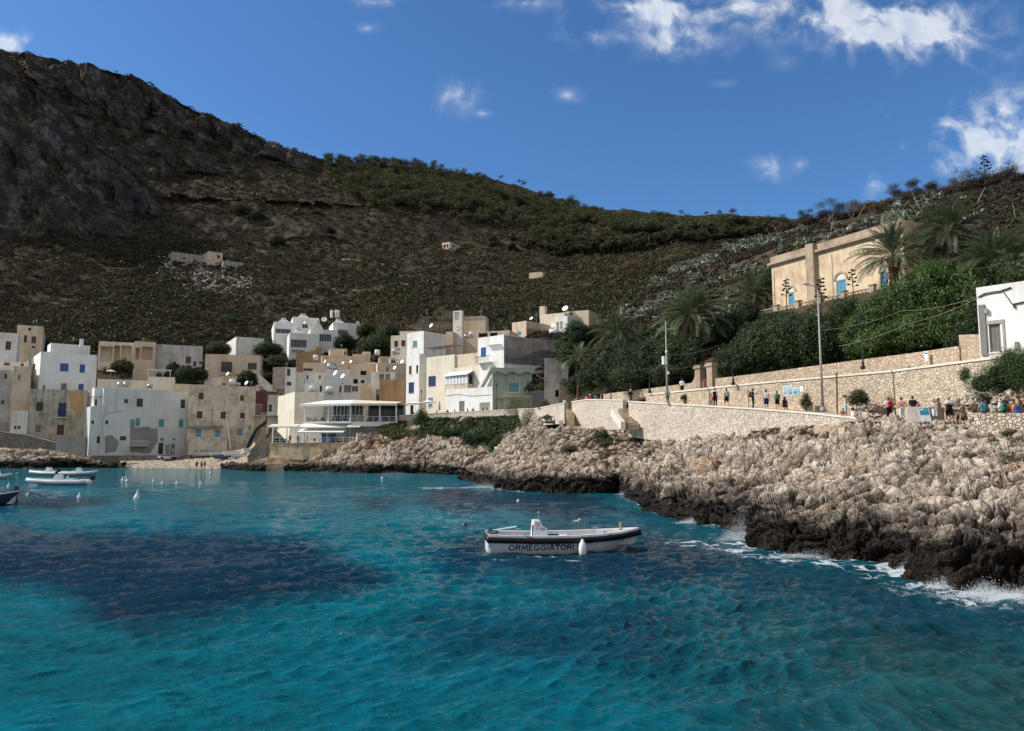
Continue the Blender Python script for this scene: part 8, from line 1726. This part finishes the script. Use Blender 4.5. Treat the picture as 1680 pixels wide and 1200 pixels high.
def person(label, px, Y, rz, h=1.70, pose='stand', top='white', bottom='black', btype='shorts', hair='hair_dark', hl='short', arms=('down', 'down'), hat=None, pack=None, skin='skin', voxel=.026, z=None, pyf=None, lean=0, sleeve=True, group=None, shoes='cloth_black'):
    c = ray(px, 680)[0]; p = Vector((c * Y, Y, 0)); p.z = z if z is not None else ground(p.x, p.y)
    t = thing('person', label, 'person', p, R(rz), group); k = h / 1.72; t.scale = (k * 1.03, k * 1.03, k); NP[0] += 1
    sit = pose == 'sit'; dz = -.47 if sit else 0; ly = -lean
    def T(x, y, zz): return Vector((x, y + ly * max(0, (zz - .9)) * 1.3, zz + dz))
    hip = {s: T(s * .085, 0, .93) for s in (-1, 1)}; sh = {s: T(s * .165, 0, 1.40) for s in (-1, 1)}
    if sit: kn = {s: Vector((s * .11, -.43, .50)) for s in (-1, 1)}; an = {s: Vector((s * .11, -.46, .08)) for s in (-1, 1)}
    elif pose == 'walk': kn = {1: Vector((.09, -.17, .52)), -1: Vector((-.09, .03, .50))}; an = {1: Vector((.09, -.24, .09)), -1: Vector((-.09, .27, .13))}
    else: kn = {s: Vector((s * .095, -.025, .50)) for s in (-1, 1)}; an = {s: Vector((s * .11, .02, .08)) for s in (-1, 1)}
    el, wr_ = {}, {}
    for s, a in zip((-1, 1), arms): e, w = ARMS[a]; el[s] = T(s * e[0], e[1], e[2]); wr_[s] = T(s * w[0], w[1], w[2])
    neck, head = T(0, 0, 1.46), T(0, -.025, 1.60)
    def torso(b, g_=0): 
        cap_(b, T(-.125, 0, 1.385), T(.125, 0, 1.385), .062 + g_, .062 + g_)
        for s in (-1, 1): cap_(b, T(s * .085, 0, 1.30), T(s * .065, .0, 1.08), .092 + g_, .082 + g_)
        cap_(b, T(-.075, 0, .98), T(.075, 0, .98), .098 + g_, .098 + g_)
    b = MB(); torso(b); cap_(b, neck - Zv * .03, head - Zv * .06, .052, .05); b.ball(head, .098, 12, sc=(.82, .98, 1.22)); b.ball(head + Vector((0, -.097, -.015)), .022, 6); b.ball(head + Vector((0, -.06, -.09)), .045, 7)
    for s in (-1, 1):
        b.ball(head + Vector((s * .082, .005, -.01)), .024, 6, sc=(.5, 1, 1.4)); cap_(b, sh[s], el[s], .050, .040); cap_(b, el[s], wr_[s], .039, .026)
        cap_(b, hip[s], kn[s], .088, .056); cap_(b, kn[s] + Vector((0, .01, 0)), an[s], .055, .036); cap_(b, an[s] - Zv * .02, an[s] + Vector((0, -.14, -.045)), .036, .028)
    ex = MB()
    for s in (-1, 1):
        d = (wr_[s] - el[s]).normalized(); sd = d.cross(Vector((s, .2, 0))).normalized(); nn = d.cross(sd).normalized()
        ex.obox(wr_[s] - d * .01, sd, nn, (-.036, .036), (-.012, .012), (0, .09), w=d)
        for i, (o_, L_) in enumerate(((-.028, .062), (-.010, .074), (.009, .070), (.027, .055))): q = wr_[s] + d * .075 + sd * o_; ex.tube([q, q + d * L_ * .55 + nn * .006, q + d * L_ + nn * .022], [.0085, .008, .006], 5)
        q = wr_[s] + d * .03 - sd * .034; ex.tube([q, q - sd * .022 + d * .03, q - sd * .026 + d * .058], [.010, .009, .007], 5)
    remeshed(b, voxel, skin, 'body', t, ex)
    if voxel < .03:
        b = MB()
        for s in (-1, 1): b.ball(head + Vector((s * .032, -.088, .02)), .011, 6)
        b.build('eyes', M['hair_dark'], t)
    b = MB(); torso(b, .016)
    if sleeve:
        for s in (-1, 1): cap_(b, sh[s], sh[s].lerp(el[s], .75), .062, .056)
    remeshed(b, voxel, 'cloth_' + top, 'shirt', t)
    b = MB(); cap_(b, T(-.075, 0, .97), T(.075, 0, .97), .118, .118)
    for s in (-1, 1):
        if btype == 'trousers': cap_(b, hip[s], kn[s], .106, .074); cap_(b, kn[s], an[s] + Zv * .03, .074, .056)
        elif btype == 'skirt': cap_(b, hip[s], hip[s].lerp(kn[s], .8), .115, .115); cap_(b, (hip[s] + hip[-s]) / 2, ((hip[s] + hip[-s]) / 2).lerp((kn[s] + kn[-s]) / 2, .75), .12, .12)
        else: cap_(b, hip[s], hip[s].lerp(kn[s], .75), .106, .090)
    remeshed(b, voxel, 'cloth_' + bottom, {'skirt': 'skirt', 'shorts': 'shorts'}.get(btype, 'trousers'), t)
    for s in (-1, 1): b = MB(); b.ball(an[s] + Vector((0, -.06, -.035)), .055, 8, sc=(.85, 2.3, .75)); b.build('shoe', M[shoes], t, True)
    b = MB(); b.ball(head + Vector((0, .022, .028)), .103, 12, sc=(.88, .98, 1.14))
    if hl == 'long': cap_(b, head + Vector((0, .06, .02)), T(0, .10, 1.32), .085, .06); cap_(b, head + Vector((-.06, .04, 0)), T(-.07, .07, 1.36), .04, .04); cap_(b, head + Vector((.06, .04, 0)), T(.07, .07, 1.36), .04, .04)
    elif hl == 'pony': b.ball(head + Vector((0, .10, .10)), .045, 8); cap_(b, head + Vector((0, .13, .10)), head + Vector((0, .19, -.12)), .04, .02)
    elif hl == 'bun': b.ball(head + Vector((0, .06, .13)), .055, 8)
    b.build('hair', M[hair], t, True)
    if hat: b = MB(); q = head + Vector((0, .0, .055)); b.lathe(q, [(.19, 0), (.19, .012), (.105, .02), (.10, .085), (.06, .115), (.01, .12)], 14); b.build('hat', M['cloth_' + hat], t)
    if pack:
        mw = Matrix.Translation(p) @ Matrix.Rotation(R(rz), 4, 'Z') @ Matrix.Scale(k, 4); o = thing('backpack', pack[1], 'backpack', mw @ T(0, .19, 1.22), R(rz)); b = MB()
        for s in (-1, 1): cap_(b, (s * .08, 0, -.16), (s * .08, 0, .14), .085, .075)
        cap_(b, (-.06, .05, -.10), (.06, .05, -.10), .07, .07); remeshed(b, .024, 'cloth_' + pack[0], 'bag', o); b = MB()
        for s in (-1, 1): b.tube([(s * .10, -.06, .14), (s * .12, -.19, .25), (s * .12, -.31, .12), (s * .10, -.24, -.10), (s * .10, -.08, -.16)], .018, 5); 
        b.build('straps', M['cloth_' + pack[0]], o)
    return t
from mathutils.bvhtree import BVHTree
_tr = []
for o in bpy.data.objects:
    if o.type == 'MESH' and o.name.split('.')[0] in ('promenade', 'road'): me = o.data; _tr.append(BVHTree.FromPolygons([o.matrix_world @ v.co for v in me.vertices], [tuple(f.vertices) for f in me.polygons]))
def ground(x, y):
    z = [h[0].z for h in (b_.ray_cast(Vector((x, y, 40)), Vector((0, 0, -1))) for b_ in _tr) if h[0] is not None]; return max(z) if z else 6.0
OUT = [(p.x, p.y) for p in (at(*a) for a in PARA[:4] + PARB[1:] + PARC + [(1490, 693, 49.5), (1680, 705, 41.5)])]
def YP(px, d):
    c = ray(px, 680)[0]
    for (x0, y0), (x1, y1) in zip(OUT[:-1], OUT[1:]):
        if x0 / y0 <= c <= x1 / y1: f = (c * y0 - x0) / ((x1 - x0) - c * (y1 - y0)); return y0 + f * (y1 - y0) + d
    return 45 + d
P_ = person
P_('visitor in a straw hat and dark clothes at the top of the nearer steps', 1035, 84, 20, 1.68, top='black', bottom='denim', btype='trousers', hat='cream', arms=('hip', 'down'))
P_('visitor in a pale blue top standing at the foot of the boxed pole', 1096, YP(1096, 2.2), -40, 1.70, top='sky', bottom='black', btype='trousers', arms=('phone', 'down'))
P_('visitor in a white shirt with a dark strap on the upper ramp road', 1120, 79.3, 170, 1.75, top='white', bottom='black', btype='trousers')
P_('bare shouldered visitor walking out of the stone gate', 1157, 79, 10, 1.66, top='rose', bottom='khaki', btype='shorts', sleeve=False, hl='long', hair='hair_brown')
P_('visitor in a white top with an orange bag', 1174, YP(1174, 2.3), 150, 1.74, top='white', bottom='black', btype='trousers', pack=('black', 'black backpack on the white topped visitor with the orange bag'), arms=('down', 'point'))
YB = YP(1168.5, 2.0); q = ground(ray(1168.5, 680)[0] * YB, YB); t = thing('bag', 'bright orange bag hanging at the side of the white topped visitor', 'bag', Vector((ray(1168.5, 680)[0] * YB, YB, q + .78))); b = MB(); cap_(b, (0, 0, -.1), (0, 0, .1), .13, .11); remeshed(b, .026, 'cloth_orange', 'pouch', t); MB().tube([(-.08, 0, .15), (0, 0, .55), (.08, 0, .15)], .012, 5).build('strap', M['cloth_orange'], t)
P_('visitor in grey with a dark backpack walking towards the gate', 1193, YP(1193, 2.2), 190, 1.72, pose='walk', top='grey', bottom='black', btype='shorts', pack=('grey', 'grey backpack on the visitor walking behind the orange bag'))
P_('pale shirted visitor half hidden beside the man in black', 1228, YP(1228, 2.8), 60, 1.6, top='pink', bottom='cream', btype='trousers', hair='hair_blond', hl='long', arms=('lap', 'down'))
P_('man in black clothes with a black backpack looking at his phone', 1236, YP(1236, 2.2), 70, 1.78, top='black', bottom='black', btype='trousers', arms=('phone', 'phone'), pack=('black', 'black backpack on the man in black clothes'))
P_('woman in a sleeveless white top and a short blue skirt', 1258, YP(1258, 2.4), 178, 1.66, top='white', bottom='navy', btype='skirt', hl='bun', sleeve=False)
P_('visitor with a dark green backpack in front of the picture boards', 1276, YP(1276, 2.4), 165, 1.60, top='khaki', bottom='black', btype='shorts', hair='hair_brown', pack=('green', 'large dark green backpack before the picture boards'))
P_('seated woman in a dark top leaning on the path parapet below the picture boards', 1288, YP(1288, 1.4), 150, 1.66, pose='sit', top='black', bottom='black', btype='shorts', hl='long', sleeve=False, arms=('lap', 'down'))
P_('woman with a ponytail reading her phone behind the parapet end', 1388, 55, 60, 1.66, top='cream', bottom='sky', btype='shorts', hl='pony', arms=('phone', 'phone'), sleeve=False)
P_('man in a white shirt and pale shorts sitting on the parapet end', 1399, 53.6, 75, 1.76, pose='sit', top='white', bottom='cream', btype='shorts', skin='skin_dark', z=at(1399, 688, 53.6).z - .46, arms=('lap', 'down'))
P_('child leaning over the parapet beside the seated man', 1380, 54.6, 10, 1.30, top='rose', bottom='denim', btype='shorts', lean=.35, arms=('lean', 'lean'))
P_('woman in a white shirt and black trousers with a red backpack', 1459, 53, 185, 1.66, top='white', bottom='black', btype='trousers', hair='hair_brown', pack=('red', 'dark red backpack on the woman in black trousers'), arms=('down', 'hip'))
P_('woman in a salmon pink shawl and white trousers', 1480, 52.3, 175, 1.68, top='pink', bottom='white', btype='trousers', hair='hair_brown', arms=('hip', 'hip'))
P_('man in a black shirt bending behind the stone block', 1499, 53.4, 160, 1.76, top='black', bottom='black', btype='trousers', lean=.15, arms=('lap', 'lap'))
P_('child with bare shoulders behind the stone block', 1507, 52.2, 20, 1.40, top='rose', bottom='khaki', sleeve=False, hair='hair_brown', arms=('lap', 'lap'))
P_('woman in a rose top with long dark hair right of the information panel', 1541, 50.2, 30, 1.68, top='rose', bottom='cream', btype='shorts', hl='long', sleeve=False, arms=('lap', 'down'))
P_('woman in a white vest and white shorts right beside the information panel', 1534, 49.6, -10, 1.60, top='white', bottom='white', btype='shorts', hl='long', sleeve=False, arms=('phone', 'down'))
P_('man with grey hair in a white and black printed shirt and black shorts', 1558, 49.4, 178, 1.80, top='print', bottom='black', btype='shorts', hair='hair_grey', pose='walk')
P_('visitor in a sleeveless blue grey top behind the dry stone wall', 1613, 46.4, 170, 1.72, top='teal', bottom='denim', btype='shorts', sleeve=False, hair='hair_brown')
P_('visitor in a sage shirt bending behind the dry stone wall', 1630, 46, 150, 1.66, top='sage', bottom='khaki', btype='shorts', lean=.35, arms=('lean', 'lean'))
P_('man in a white shirt carrying a green jacket behind the dry stone wall', 1645, 45.4, 190, 1.76, top='white', bottom='green', btype='trousers', pack=('green', 'green bag on the white shirted man behind the dry stone wall'))
P_('visitor in a bright blue vest at the right edge', 1670, 44.2, 170, 1.74, top='blue', bottom='blue', btype='skirt', hair='hair_blond', hl='long', sleeve=False)
P_('tanned visitor in an orange top left of the blue vest', 1661, 45.2, 120, 1.72, top='orange', bottom='khaki', btype='shorts', hair='hair_brown', sleeve=False)
for i, (px, Y, top, lab) in enumerate([(927, 103.5, 'white', 'distant visitor in white at the farther steps'), (946, 98.5, 'pink', 'distant visitor in pink behind the short parapet'), (951.5, 97.5, 'red', 'distant visitor in dark red beside the pink one'), (962, 96, 'rose', 'distant small visitor in a rose top'), (968.5, 95, 'red', 'distant visitor in bright red with a white cap'), (978, 93, 'grey', 'distant visitor in grey left of the dark one'), (988, 91, 'black', 'distant visitor in black on the path bend'), (1002.5, 89, 'teal', 'distant visitor in teal nearest the stone wall')]):
    P_(lab, px, Y, 40 * i, 1.66 - .06 * (i % 3), top=top, bottom='denim', btype='trousers', voxel=.034, hat='white' if i == 4 else None, pose='walk' if i % 2 else 'stand')
for i, (px, Y, top, lab) in enumerate([(679, YP(679, 2.4), 'black', 'dark visitor under the parasols by the left parapet'), (700, YP(700, 2.6), 'navy', 'visitor in navy beside the cream house door'), (715, YP(715, 2.2), 'black', 'dark stooping visitor left of the closed parasol'), (734, YP(734, 2.4), 'black', 'visitor in black right of the closed parasol'), (746, YP(746, 2.2), 'grey', 'visitor in grey before the low white house, left'), (767, YP(767, 2.3), 'black', 'dark visitor right of the brown door'), (776, YP(776, 2.1), 'denim', 'visitor in denim right of the brown door'), (792.5, YP(792.5, 2.2), 'black', 'dark visitor by the open arch of the low white house'), (799, YP(799, 2.0), 'navy', 'visitor in navy at the corner of the pale green house')]):
    P_(lab, px, Y, 60 * i, 1.64 + .04 * (i % 4), top=top, bottom='black', btype='trousers', voxel=.034, pose='walk' if i % 2 else 'stand', lean=.3 if i == 2 else 0)
for i, (px, Y, zz, pose, lab) in enumerate([(457, 153.4, zg_rest, 'sit', 'dark seated guest, leftmost on the lower restaurant terrace'), (465, 153.6, zg_rest, 'sit', 'dark seated guest, second on the lower restaurant terrace'), (471, 153.2, zg_rest, 'sit', 'dark seated guest, third on the lower restaurant terrace'), (477, 153.8, zg_rest, 'stand', 'dark standing waiter on the lower restaurant terrace'), (490, 153.6, zg_rest, 'stand', 'dark standing guest under the beige awning'), (505, 153.4, zg_rest, 'stand', 'dark standing guest under the double white awning'), (552, 153, zd, 'sit', 'dark seated guest by the corner post of the upper deck'), (563, 153, zd, 'sit', 'dark seated guest inside the upper deck'), (612, 151.5, zd, 'sit', 'dark seated guest on the side deck, left'), (632, 151, zd, 'sit', 'dark seated guest on the side deck, middle'), (641, 150.6, zd, 'sit', 'dark seated guest on the side deck, right')]):
    P_(lab, px, Y, 30 + 50 * i, 1.72, pose=pose, top=['black', 'navy', 'denim'][i % 3], bottom='black', btype='trousers', voxel=.036, z=zz)
for i, (px, py, top, lab) in enumerate([(326.5, 769.2, 'navy', 'bather standing at the waterline of the beach, left of three'), (334.5, 769, 'rose', 'bather in a rose top at the waterline, middle of three'), (339.5, 768.6, 'black', 'dark bather at the waterline, right of three')]):
    p = on_z(px, py + .3, .03); P_(lab, px, p.y, 30 * i, 1.7 - .04 * i, top=top, bottom='black', voxel=.036, z=.03, sleeve=False, skin='skin_dark')
P_('person in pale clothes by the teal door of the pale grey house', 286.5, 183.8, 10, 1.68, top='cream', bottom='rose', btype='trousers', voxel=.036, z=at(286, 746.5, 183.8).z)
bpy.data.scenes.remove(TMP)
